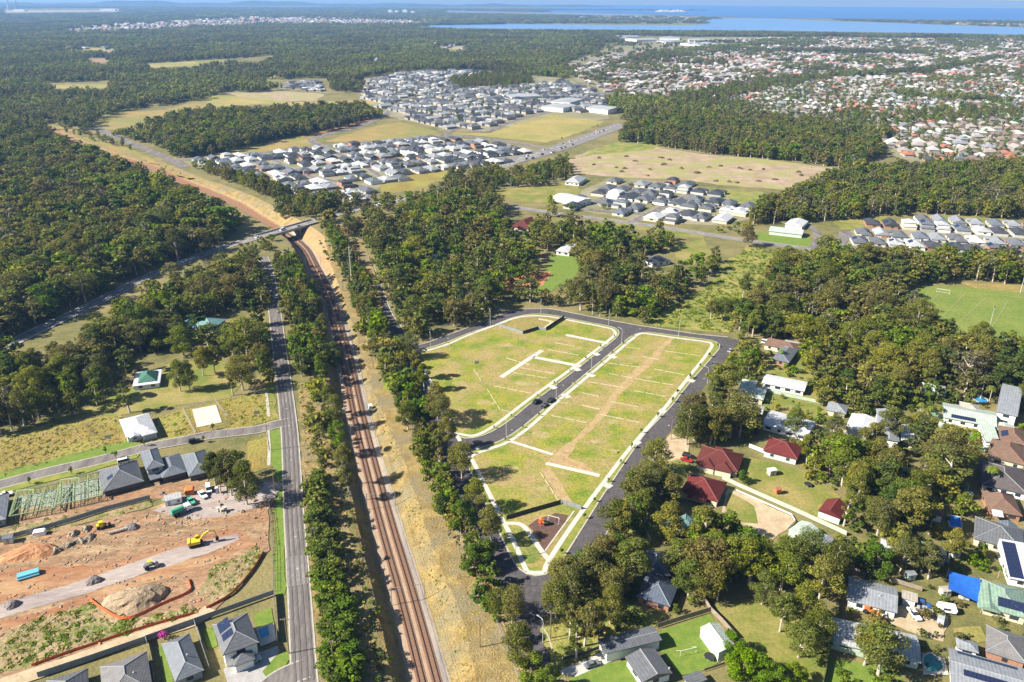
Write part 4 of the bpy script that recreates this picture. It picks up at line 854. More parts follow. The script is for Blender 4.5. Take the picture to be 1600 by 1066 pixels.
    # ---- middle distance
    house('dark roofed bungalow with white gables alone in the wood', (1019,412),(1049,407),(1056,396), 3, 'hip', .5, 'charcoal roof', 'white wall')
    house('maroon roofed house below the country road', (796,354),(826,358),(834,342), 3, 'hip', .45, 'maroon tile', 'cream wall')
    house('red roofed house hidden in the central wood', (637,371),(655,374),(660,364), 3, 'hip', .45, 'red tile', 'cream wall')
    house('white roofed sheds beside the green lawn in the wood', (868,392),(890,395),(893,381), 3, 'gable', .2, 'white roof', 'white wall')
    house('small pale roof in the wood behind the estate', (668,405),(692,409),(695,400), 3, 'gable', .25, 'pale roof', 'white wall')
    house('long narrow shed with a pale green arched roof', (1201,361),(1254,367),(1257,360), 3, 'gable', .3, 'sage roof', 'green wall', cat='shed', name='shed', win='')
    house('white gabled shed behind the long pale green shed', (1226,350),(1254,354),(1257,345), 3.2, 'gable', .25, 'white roof', 'white wall', cat='shed', name='shed', win='')
    house('pale homestead roof in the paddock by the small estate', (882,284),(905,286),(912,277), 3.2, 'hip', .4, 'pale roof', 'white wall')
near_houses()
mat('site slab', (.30, .33, .26), (.20, .23, .19), scale=.6, rough=.9)
def frames():
    for lab, A, B, C in (('house of bare pale timber framing beside the grey hip roof', (92,789),(159,774),(150,738)), ('house of bare pale timber framing farther from the grey roof', (14,807),(85,793.5),(79,757))):
        c, rz, L, W = frame3(A, B, C, 2.7); t = thing('unfinished_house', lab, 'house frame', (c[0], c[1], 0), rz)
        mb = MB(); mb.box(-L/2, L/2, -W/2, W/2, .01, .18); mb.build('slab', 'site slab', t)
        for y in (-W/2+.3, 0, W/2-.3):
            mb = MB()
            for x in np.arange(-L/2+.3, L/2, 1.4): mb.box(x-.06, x+.06, y-.07, y+.07, .18, 2.7)
            mb.box(-L/2+.3, L/2-.3, y-.08, y+.08, 2.6, 2.75); mb.build('stud_wall', 'frame timber', t)
        for x in (-L/2+.3, -L/6, L/6, L/2-.3):
            mb = MB()
            for y in np.arange(-W/2+.3, W/2, 1.4): mb.box(x-.07, x+.07, y-.06, y+.06, .18, 2.7)
            mb.box(x-.08, x+.08, -W/2+.3, W/2-.3, 2.6, 2.76); mb.build('stud_wall', 'frame timber', t)
        r = min(L, W)/2; h = r*.45; ax = L >= W
        def rp(x, y): e = min((L/2-abs(x))/r, (W/2-abs(y))/r, 1); return (x, y, 2.75 + h*e)
        A0, A1 = ((-L/2+r, 0), (L/2-r, 0)) if ax else ((0, -W/2+r), (0, W/2-r))
        for cx, cy, q in ((-L/2, -W/2, A0), (-L/2, W/2, A0 if ax else A1), (L/2, -W/2, A1 if ax else A0), (L/2, W/2, A1)):
            mb = MB(); mb.tube([(cx, cy, 2.75), (q[0], q[1], 2.75+h)], .14, 4); mb.build('hip_rafter', 'frame timber', t)
        for x in np.arange(-L/2+.9, L/2-.5, 2.2):                # common rafters, each its own piece, with ceiling joists
            mb = MB(); yy = W/2; top = [rp(x, y) for y in np.linspace(-yy, yy, 9)]
            mb.tube(top, .055, 4); mb.tube([(x, -yy, 2.8), (x, yy, 2.8)], .05, 4); mb.build('rafter', 'frame timber', t)
        for f in (.3, .6):
            xx, yy = L/2 - r*f, W/2 - r*f; mb = MB(); mb.tube([rp(-xx, -yy), rp(xx, -yy), rp(xx, yy), rp(-xx, yy), rp(-xx, -yy)], .06, 4); mb.build('purlin', 'frame timber', t)
        mb = MB(); mb.box(-L/2-.1, L/2+.1, -W/2-.1, -W/2+.05, 2.6, 2.8); mb.box(-L/2-.1, L/2+.1, W/2-.05, W/2+.1, 2.6, 2.8); mb.box(-L/2-.1, -L/2+.05, -W/2, W/2, 2.6, 2.79); mb.box(L/2-.05, L/2+.1, -W/2, W/2, 2.6, 2.79); mb.build('eave_beam', 'frame timber', t)
        mb = MB(); mb.tube([(*A0, 2.78+h), (*A1, 2.78+h)], .16, 4); mb.build('ridge_beam', 'frame timber', t)
        keep_clear([(c[0] + x*math.cos(rz) - y*math.sin(rz), c[1] + x*math.sin(rz) + y*math.cos(rz)) for x, y in ((-L/2-1,-W/2-1),(L/2+1,-W/2-1),(L/2+1,W/2+1),(-L/2-1,W/2+1))])
    # new slab across the street, ringed by temporary fencing
    c, rz, L, W = frame3((308,669),(347,661),(335,634), 0); t = thing('house_slab', 'bare white concrete house slab behind temporary fencing', 'slab', (c[0], c[1], 0), rz)
    mb = MB(); mb.box(-L/2, L/2, -W/2, W/2, .0, .35); mb.build('slab', 'concrete', t)
    mb = MB(); mb.box(-L/2-2.5, L/2+2.5, -W/2-2.5, W/2+1.5, .0, .12); mb.build('earth_pad', 'tan earth', t); keep_clear(PS([(280,640),(340,626),(358,665),(305,680)]))
    # site shed
    c, rz, L, W = frame3((257,784),(284,777.5),(279,769), 2.5); t = thing('site_shed', 'white flat roofed site shed on the gravel yard', 'site shed', (c[0], c[1], 0), rz)
    mb = MB(); mb.box(-L/2+.1, L/2-.1, -W/2+.1, W/2-.1, .15, 2.4); mb.build('wall', 'white wall', t); mb = MB(); mb.box(-L/2, L/2, -W/2, W/2, 2.4, 2.55); mb.build('roof', 'pale roof', t)
    mb = MB(); mb.box(1.2, 2.1, -W/2+.06, -W/2+.12, 1.0, 1.9); mb.build('window', 'window glass', t); mb = MB(); mb.box(-2, -1.1, -W/2+.06, -W/2+.12, .2, 2.1); mb.build('door', 'grey wall', t)
frames()
# ---------------------------------------------------------------- housing estates
SPOTS = []                                                      # x, y, heading, length, width, palette, estate
def lots(poly, a, b, lotw, lotd, street, pal, est, jit=.1, keep=1.0, size=(11, 15, 15, 21), block=2):
    w = PS(poly); d = P(*b) - P(*a); th = math.atan2(d[1], d[0]); ca, sa = math.cos(th), math.sin(th)
    loc = np.stack([w[:, 0]*ca + w[:, 1]*sa, -w[:, 0]*sa + w[:, 1]*ca], 1); lo, hi = loc.min(0), loc.max(0)
    v = lo[1] + lotd/2; row = 0
    while v < hi[1]:
        us = np.arange(lo[0] + lotw/2 + R.uniform(0, lotw), hi[0], lotw)
        c = np.stack([us*ca - v*sa, us*sa + v*ca], 1)
        ok = inside(c, w) & ~blocked(c) if len(c) else []
        for k, q in enumerate(c):
            if ok[k] and R.random() < keep:
                SPOTS.append((q[0] + R.uniform(-1, 1)*lotw*jit, q[1] + R.uniform(-1, 1)*lotw*jit, th + math.pi/2 + (math.pi if row % 2 else 0) + R.uniform(-.04, .04),
                              R.uniform(size[2], size[3]), R.uniform(size[0], size[1]), pal, est))
        row += 1; v += lotd + (street if row % block == 0 else 0)
lots([(870,320),(930,290),(960,278),(1080,291),(1172,318),(1166,340),(1110,350),(985,343)], (875,325),(985,341), 15, 24, 9, 'e', 0)
lots([(1312,378),(1345,352),(1430,345),(1625,356),(1625,402),(1500,398),(1400,390)], (1330,378),(1500,390), 13.5, 25, 8, 'e', 1, size=(10.5, 12, 16, 20))
lots([(290,252),(400,242),(500,232),(660,217),(760,220),(832,238),(800,260),(700,266),(600,288),(575,316),(470,316),(400,290)], (300,252),(500,233), 15.5, 25, 10, 'e', 2)
lots([(578,126),(640,114),(730,112),(760,118),(700,128),(720,140),(830,134),(880,128),(950,150),(945,178),(860,174),(800,188),(760,203),(700,204),(610,176),(570,156)], (600,176),(700,200), 16, 26, 9, 'e', 3)
lots([(440,130),(500,128),(505,144),(445,140)], (440,138),(500,140), 17, 26, 9, 'e', 5)
lots([(1375,205),(1460,198),(1625,205),(1625,262),(1455,262),(1380,235)], (1400,250),(1600,256), 16.5, 25, 10, 'm', 4, size=(11, 14, 15, 20))
lots([(960,152),(1100,128),(1300,128),(1625,130),(1625,205),(1460,198),(1372,205),(1300,200),(1215,184),(1100,170),(1000,160)], (1300,190),(1600,196), 15, 23, 8, 's', 4, keep=.85)
lots([(880,112),(960,85),(1100,72),(1300,72),(1625,76),(1625,130),(1300,128),(1100,128),(960,150)], (1100,110),(1500,112), 16, 25, 8, 's', 4, keep=.7)
lots([(1000,68),(1200,60),(1625,62),(1625,76),(1300,72),(1100,72)], (1100,66),(1500,66), 24, 36, 14, 's', 4, keep=.5, size=(12, 16, 16, 22))
lots([(90,46),(200,36),(400,27),(520,28),(690,34),(600,38),(420,36),(220,46),(120,50)], (200,40),(400,32), 42, 62, 20, 's', 6, keep=.5, size=(16, 22, 20, 30))
lots([(900,26),(1090,27),(1100,34),(980,33),(880,30)], (900,30),(1090,30), 60, 90, 30, 's', 6, keep=.35, size=(18, 24, 22, 34))
lots([(1380,34),(1625,38),(1625,43),(1480,38)], (1400,36),(1600,40), 50, 80, 30, 's', 6, keep=.5, size=(18, 24, 22, 34))
for pl, a_, b_ in (([(228,100),(320,95),(320,103),(235,106)],(228,102),(320,98)), ([(400,119),(432,117),(440,128),(408,130)],(400,124),(440,124)), ([(85,72),(180,75),(178,81),(110,79)],(95,76),(180,78)), ([(80,132),(165,131),(168,138),(85,139)],(80,136),(165,135)), ([(675,72),(735,71),(735,77),(680,78)],(678,75),(735,74)), ([(520,95),(640,92),(640,104),(540,106)],(530,100),(640,97))):
    lots(pl, a_, b_, 38, 60, 20, 'e', 6, keep=.35, size=(12, 18, 16, 26))
# industrial sheds: long white roofs far away
for A, B, C in (((952,61),(985,60),(986,58)),((995,62.5),(1030,62),(1031,60)),((1040,66),(1070,66),(1070,63.5)),((1095,70.5),(1125,70),(1124,66.5)),((1128,69.5),(1148,69),(1146,65.5)),((1076,63.5),(1110,64),(1110,61.5)),((1030,59.5),(1062,60),(1062,58.2)),((960,57.5),(1000,57.3),(1000,56)),((800,152),(845,150),(850,145)),((860,158),(893,160),(898,154)),((915,168),(950,172),(955,166)),((845,166),(880,169),(885,163))):
    house('long white roofed industrial shed in the far suburb', A, B, C, 7, 'gable', .08, 'pale roof', 'white wall', cat='shed', name='industrial_shed', win='', group='far industrial sheds', clear=5)
house('long white roofed apartment block in the small estate', (903,316),(925,311),(968,284), 4.5, 'gable', .15, 'white roof', 'white wall', win='y')
EST_NAME = {0: 'the small estate', 1: 'the pale estate beside the wood', 2: 'the estate above the railway bridge', 3: 'the far new estate', 4: 'the far suburb', 5: 'the hilltop estate', 6: 'the distant shore'}
PAL = {'e': [('charcoal', 'charcoal roof'), ('pale grey', 'silver roof'), ('slate grey', 'slate roof'), ('white', 'white roof'), ('slate grey', 'slate roof'), ('blue grey', 'blue grey roof'), ('charcoal', 'charcoal roof'), ('slate grey', 'slate roof'), ('pale', 'pale roof')],
       'm': [('charcoal', 'charcoal roof'), ('terracotta', 'terracotta tile'), ('pale grey', 'silver roof'), ('slate grey', 'slate roof'), ('charcoal', 'charcoal roof'), ('blue grey', 'blue grey roof'), ('red', 'red tile'), ('brown', 'brown tile'), ('grey', 'grey tile'), ('white', 'white roof')],
       's': [('terracotta', 'terracotta tile'), ('pale grey', 'silver roof'), ('brown', 'brown tile'), ('beige', 'beige roof'), ('white', 'pale roof')]}
def estate_protos():
    """five plan shapes, unit scale in metres: walls, roof, garage door and two windows each"""
    out = []
    for k in range(5):
        L, W = 19, 12.5; rf, wl_, gd = MB(), MB(), MB(); tp = (.42, .45, .4, .36, .42)[k]; two = k == 3
        z = 5.3 if two else 2.75
        if k == 0: blocks = [(-9.5,9.5,-6.2,6.2,z,'hip'), (5,11,-6.4,0,z+.01,'hip')]
        elif k == 1: blocks = [(-9.5,5,-6.2,6.2,z,'hip'), (1,10.5,-3,6.4,z+.02,'hip')]
        elif k == 2: blocks = [(-9.5,9.5,-6,6,z,'gable')]
        elif k == 3: blocks = [(-6,6,-5.6,5.6,z,'hip'), (-10,-5,-5.8,5.8,2.9,'hip'), (5,10.5,-5.8,1,2.92,'hip')]
        else: blocks = [(-9.5,9.5,-4,6.2,z,'hip'), (3,10.2,-6.6,1,z+.015,'hip'), (-9.8,-3,-6.6,1,z+.02,'hip')]
        for b in blocks:
            roof_mb(rf, *b[:5], b[5], tp); wl_.box(b[0]+.5, b[1]-.5, b[2]+.5, b[3]-.5, 0, b[4]-.225)
        gx = max(b[1] for b in blocks)-.5; gy = [b for b in blocks if b[1]-.5 == gx][0]; gd.box(gx-.01, gx+.06, gy[2]+.9, gy[2]+5.2, .02, 2.2)
        wn_ = []
        x0 = min(b[0] for b in blocks)+.5; y0 = min(b[2] for b in blocks)+.5
        for c in (-3.5, 3): m = MB(); m.box(c-1.1, c+1.1, blocks[0][2]+.44, blocks[0][2]+.52, .95, 2.1); wn_.append(m)
        m = MB(); m.box(blocks[0][0]+.44, blocks[0][0]+.52, -2, .4, .95, 2.1); wn_.append(m)
        out.append((rf.mesh('roof', ['slate roof']), wl_.mesh('wall', ['white wall']), gd.mesh('garage_door', ['garage door']), [q.mesh('window', ['window glass']) for q in wn_]))
    return out
PROTO_H = estate_protos()
SPOTS.sort(key=lambda s: s[0]**2 + s[1]**2)
N_NEAR = 235
def estate_houses():
    for i, (x, y, rz, L, W, pal, est) in enumerate(SPOTS[:N_NEAR]):
        k = R.choice((0, 0, 1, 1, 2, 3, 4, 4)); cn, rm = R.choice(PAL[pal])
        wn_ = R.choice((('estate wall', 'pale'), ('estate wall', 'pale'), ('white wall', 'white'), ('cream wall', 'cream'), ('grey wall', 'grey'), ('brick wall', 'brick')) if pal != 's' else (('brick wall', 'brick'), ('cream wall', 'cream'), ('estate wall', 'pale')))
        st = 'two storey ' if k == 3 else ''
        t = thing('house', f'{st}{wn_[1]} walled house with {cn} roof in {EST_NAME[est]}', 'house', (x, y, 0), rz, f'{st}{wn_[1]} houses with {cn} roofs in {EST_NAME[est]}')
        t.scale = (L/19, W/12.5, 1)
        rf, wl_, gd, wi = PROTO_H[k]
        for nm, me, mm in [('roof', rf, rm), ('wall', wl_, wn_[0]), ('garage_door', gd, None)] + [('window', q, None) for q in wi]:
            o = link(nm, me, t)
            if mm: o.material_slots[0].link = 'OBJECT'; o.material_slots[0].material = MAT[mm]
        if R.random() < .3:
            mb = solar(t, 'Y', 19, 12.4, 2.8 if k != 3 else 5.35, .42, -4, 2, .9, 4.2)
estate_houses()
# ================================================================== scatter: many small copies that nobody could count
PROTO_COL = {}
def proto_col(key, meshes):
    c = bpy.data.collections.new(key)
    for i, me in enumerate(meshes):
        o = bpy.data.objects.new(f'{key}_{i:02d}', me); c.objects.link(o)
    PROTO_COL[key] = c; return c
def scatter(name, key, pts, rot, scl, idx, label, cat):
    """pts (n,3), rot (n,), scl (n,3), idx (n,)"""
    me = bpy.data.meshes.new(name); n = len(pts); me.vertices.add(n); me.vertices.foreach_set('co', np.asarray(pts, np.float32).ravel())
    for nm, ty, arr, fld in (('rz', 'FLOAT', rot, 'value'), ('sc', 'FLOAT_VECTOR', scl, 'vector'), ('ix', 'INT', idx, 'value')):
        a = me.attributes.new(nm, ty, 'POINT'); a.data.foreach_set(fld, np.ascontiguousarray(arr, np.int32 if ty == 'INT' else np.float32).ravel())
    o = link(name, me); tag(o, label, cat, kind='stuff')
    ng = bpy.data.node_groups.new('scatter ' + name, 'GeometryNodeTree')
    ng.interface.new_socket('Geometry', in_out='INPUT', socket_type='NodeSocketGeometry'); ng.interface.new_socket('Geometry', in_out='OUTPUT', socket_type='NodeSocketGeometry')
    N, L = ng.nodes, ng.links; gi, go = N.new('NodeGroupInput'), N.new('NodeGroupOutput'); ip = N.new('GeometryNodeInstanceOnPoints')
    ci = N.new('GeometryNodeCollectionInfo'); ci.inputs[0].default_value = PROTO_COL[key]; ci.inputs[1].default_value = True; ci.inputs[2].default_value = True
    def att(nm, ty): a = N.new('GeometryNodeInputNamedAttribute'); a.data_type = ty; a.inputs[0].default_value = nm; return a.outputs[0]
    cx = N.new('ShaderNodeCombineXYZ'); L.new(att('rz', 'FLOAT'), cx.inputs[2])
    L.new(gi.outputs[0], ip.inputs['Points']); L.new(ci.outputs[0], ip.inputs['Instance']); ip.inputs['Pick Instance'].default_value = True
    L.new(att('ix', 'INT'), ip.inputs['Instance Index']); L.new(cx.outputs[0], ip.inputs['Rotation']); L.new(att('sc', 'FLOAT_VECTOR'), ip.inputs['Scale'])
    L.new(ip.outputs[0], go.inputs[0])
    md = o.modifiers.new('scatter', 'NODES'); md.node_group = ng
    return o
# ---------------------------------------------------------------- foliage meshes
def leaf_cloud(rs, clumps, n, size, flat=.75):
    """n leaf sprays spread over ellipsoid clumps (x,y,z,r); returns quads"""
    c = np.array(clumps); wts = c[:, 3]**2; ci = rs.choice(len(c), n, p=wts/wts.sum())
    d = rs.normal(size=(n, 3)); d /= np.linalg.norm(d, axis=1)[:, None]
    rad = c[ci, 3] * (rs.uniform(.25, 1, n)**.45)
    pos = c[ci, :3] + d*rad[:, None]*np.array((1, 1, flat))
    nrm = d*.8 + rs.normal(size=(n, 3))*.55 + np.array((0, 0, .35)); nrm /= np.linalg.norm(nrm, axis=1)[:, None]
    a = np.cross(nrm, rs.normal(size=(n, 3))); a /= np.linalg.norm(a, axis=1)[:, None]; b = np.cross(nrm, a)
    s = size*rs.uniform(.6, 1.35, n)[:, None]; a = a*s; b = b*s*rs.uniform(.45, .9, n)[:, None]
    v = np.stack([pos - a*.5 - b*.3, pos + a*.1 - b*.55, pos + a*.6 + b*.1, pos + b*.5 - a*.1], 1).reshape(-1, 3)
    return v
def crown_mesh(name, v, m):
    n = len(v)//4; me = bpy.data.meshes.new(name); me.vertices.add(n*4); me.vertices.foreach_set('co', v.astype(np.float32).ravel())
    me.loops.add(n*4); me.loops.foreach_set('vertex_index', np.arange(n*4, dtype=np.int32)); me.polygons.add(n)
    me.polygons.foreach_set('loop_start', np.arange(0, n*4, 4, dtype=np.int32)); me.materials.append(MAT[m]); me.update(); me.validate(); return me
def gum(seed, h=16, cr=4.5, bare=.4, nl=2200, size=.5, leaf='gum leaves', bark='gum bark', ncl=13, lean=.06, limbs=True):
    rs = np.random.RandomState(seed); mb = MB(); top = h*.8
    lx, ly = rs.uniform(-lean, lean, 2)*h
    tp = [(0, 0, -.3), (lx*.25, ly*.25, h*.3), (lx*.6, ly*.6, h*.55), (lx, ly, top)]
    mb.tube(tp, [h*.024, h*.019, h*.014, h*.005], 6)
    cl = []
    for k in range(ncl):
        t = (k + rs.uniform(0, 1))/ncl; zz = h*(bare + (1-bare)*t*.93); ang = k*2.4 + rs.uniform(-.5, .5)
        prof = math.sin(math.pi*min(1, .18 + .78*t))**.8
        rr = cr*prof*rs.uniform(.35, .85); r = cr*rs.uniform(.30, .48)*(1.0 if t < .8 else .85)
        x, y = lx*zz/top + rr*math.cos(ang), ly*zz/top + rr*math.sin(ang); cl.append((x, y, zz, r))
        if limbs:
            z0 = max(h*.25, zz - rr*rs.uniform(.6, 1.1) - h*.04); x0, y0 = lx*z0/top, ly*z0/top
            mb.tube([(x0, y0, z0), ((x0+x)/2 + rs.uniform(-.3, .3), (y0+y)/2 + rs.uniform(-.3, .3), z0*.4 + zz*.6), (x, y, zz)], [h*.011, h*.007, h*.003], 4, cap=False)
    v = leaf_cloud(rs, cl, nl, size)
    return mb.mesh('trunk', [bark]), crown_mesh('crown', v, leaf)
def shrub(seed, h=3, r=1.8, nl=260, size=.4, leaf='green leaves', m='dark bark'):
    rs = np.random.RandomState(seed); mb = MB(); mb.tube([(0,0,-.1),(0,0,h*.5)], [.09, .05], 5)
    cl = [(rs.uniform(-1, 1)*r*.5, rs.uniform(-1, 1)*r*.5, h*rs.uniform(.35, .75), r*rs.uniform(.45, .65)) for _ in range(5)]
    return mb.mesh('trunk', [m]), crown_mesh('crown', leaf_cloud(rs, cl, nl, size), leaf)
def palm(seed, h=8):
    rs = np.random.RandomState(seed); mb = MB(); mb.tube([(0,0,-.2),(.1,0,h*.5),(.2,.1,h)], [.2, .15, .13], 6); vs = []
    for k in range(16):
        a = k*.3927*1.03 + rs.uniform(-.1, .1); el = rs.uniform(.2, .9); L = rs.uniform(2.2, 3.0)
        for j in range(5):
            t0, t1 = j/5, (j+1)/5; f = lambda t: np.array((.2 + math.cos(a)*L*t, .1 + math.sin(a)*L*t, h + L*(math.sin(el)*t - 1.0*t*t)))
            p, q = f(t0), f(t1); sd_ = np.array((-math.sin(a), math.cos(a), -.15))*.42*(1.1 - abs(t0-.4))
            vs += [p - sd_, q - sd_*.8, q + sd_*.8, p + sd_]
    return mb.mesh('trunk', ['gum bark']), crown_mesh('crown', np.array(vs), 'green leaves')
def joined(a, b):
    """one mesh out of trunk and crown, for copies too small to show parts"""
    me = bpy.data.meshes.new('tree'); va = np.array([v.co for v in a.vertices]); vb = np.empty(len(b.vertices)*3, np.float32); b.vertices.foreach_get('co', vb); vb = vb.reshape(-1, 3)
    fa = [tuple(p.vertices) for p in a.polygons]; n = len(va); fb = [(n+4*i, n+4*i+1, n+4*i+2, n+4*i+3) for i in range(len(vb)//4)]
    me.from_pydata([tuple(x) for x in va] + [tuple(x) for x in vb], [], fa + fb)
    me.materials.append(a.materials[0]); me.materials.append(b.materials[0]); me.polygons.foreach_set('material_index', [0]*len(fa) + [1]*len(fb)); me.update(); return me
# near kinds: (mesh pair, natural height, natural crown radius)
NEAR = {'gum': [gum(s, 16, cr, bare, 5200, .43, ncl=n) for s, cr, bare, n in ((1,5.4,.30,16),(2,4.8,.38,14),(3,6.0,.34,18),(4,4.4,.42,12),(5,5.6,.26,17),(6,5.0,.34,15))],
        'slim': [gum(s, 16, 2.6, .28, 1500, .46, ncl=10, lean=.05) for s in (11, 12, 13)],
        'bush': [gum(s, 10, 4.2, .08, 3600, .40, 'green leaves', 'dark bark', 11) for s in (21, 22, 23)],
        'dark': [gum(s, 14, 3.6, .16, 2000, .5, 'dark leaves', 'dark bark', 13) for s in (31, 32)],
        'grey': [gum(s, 15, 4.0, .4, 1000, .5, 'grey leaves', 'gum bark', 11) for s in (41, 42)],
        'yellow': [gum(s, 9, 3.4, .15, 1600, .48, 'yellow leaves', 'dark bark', 10) for s in (51,)],
        'palm': [palm(s) for s in (61, 62)],
        'shrub': [shrub(s, 3, 1.8, 320, .38, lf) for s, lf in ((71, 'green leaves'), (72, 'gum leaves'), (73, 'dark leaves'), (74, 'yellow leaves'))],
        'sapling': [shrub(s, 2.6, .75, 160, .3, 'green leaves') for s in (81, 82)]}
NAT = {'gum': (16, 4.5), 'slim': (16, 2.6), 'bush': (10, 3.8), 'dark': (14, 3.6), 'grey': (15, 4.0), 'yellow': (9, 3.4), 'palm': (8, 3), 'shrub': (3, 1.8), 'sapling': (2.6, .75)}
LOD = {'gum': [joined(*gum(s+100, 16, cr*1.15, .2, 620, 1.1, ncl=14, limbs=False)) for s, cr in ((1,4.8),(2,4.2),(3,5.2),(4,4.5))],
       'slim': [joined(*gum(s+100, 16, 2.7, .26, 300, .95, ncl=9, limbs=False)) for s in (11, 12)],
       'bush': [joined(*gum(s+100, 10, 4.0, .06, 480, .95, 'green leaves', 'dark bark', 9, limbs=False)) for s in (21, 22)],
       'dark': [joined(*gum(s+100, 14, 3.9, .12, 480, 1.0, 'dark leaves', 'dark bark', 10, limbs=False)) for s in (31, 32)],
       'grey': [joined(*gum(s+100, 15, 4.0, .35, 230, .95, 'grey leaves', 'gum bark', 10, limbs=False)) for s in (41,)],
       'yellow': [joined(*gum(s+100, 9, 3.4, .12, 300, .9, 'yellow leaves', 'dark bark', 9, limbs=False)) for s in (51,)],
       'shrub': [joined(*shrub(s+100, 3, 1.8, 110, .62, lf)) for s, lf in ((71, 'green leaves'), (72, 'gum leaves'), (73, 'dark leaves'), (74, 'yellow leaves'))]}
LOD_IX = {}; _ms = []
for k, v in LOD.items(): LOD_IX[k] = (len(_ms), len(v)); _ms += v
proto_col('wood', _ms)
TREES = []                                                      # x, y, kind, height, crown factor, label, group
def pick(mix):
    t = R.random()*sum(w for _, w in mix)
    for k, w in mix:
        t -= w
        if t <= 0: return k
    return mix[-1][0]
def grove(poly, spacing, hs, mix, label, group, keep=1.0, cf=1.0, world=False, z=0.0):
    w = np.array(poly) if world else PS(poly); lo, hi = w.min(0), w.max(0)
    nx, ny = int((hi[0]-lo[0])/spacing)+1, int((hi[1]-lo[1])/spacing)+1
    gx, gy = np.meshgrid(np.arange(nx), np.arange(ny)); q = np.stack([lo[0] + (gx + .5*(gy % 2) + NR.uniform(-.42, .42, gx.shape))*spacing, lo[1] + (gy + NR.uniform(-.42, .42, gx.shape))*spacing], 2).reshape(-1, 2)
    q = q[inside(q, w)]; q = q[~blocked(q)]
    q = q[NR.uniform(size=len(q)) < keep]
    for x, y in q:
        TREES.append((x, y, pick(mix), R.uniform(*hs)*R.choice((.7, .85, 1, 1, 1, 1.15, 1.25)), cf*R.uniform(.75, 1.3), label, group))
def rowof(px, spacing, hs, mix, label, group, side=1.0, cf=1.0, keep=1.0):
    w = densify(PS(px), spacing, False)
    for p in w:
        q = p + NR.uniform(-side, side, 2)
        if R.random() < keep and not blocked(q[None])[0]: TREES.append((q[0], q[1], pick(mix), R.uniform(*hs), cf*R.uniform(.85, 1.2), label, group))
def one(px, py, kind, h, label, cf=1.0):
    x, y = P(px, py); TREES.append((x, y, kind, h, cf, label, None))
GM = [('gum', 7), ('dark', 1.6), ('bush', 1), ('grey', .6), ('slim', 1)]
GB = [('gum', 4), ('bush', 3), ('dark', 2), ('shrub', 1)]
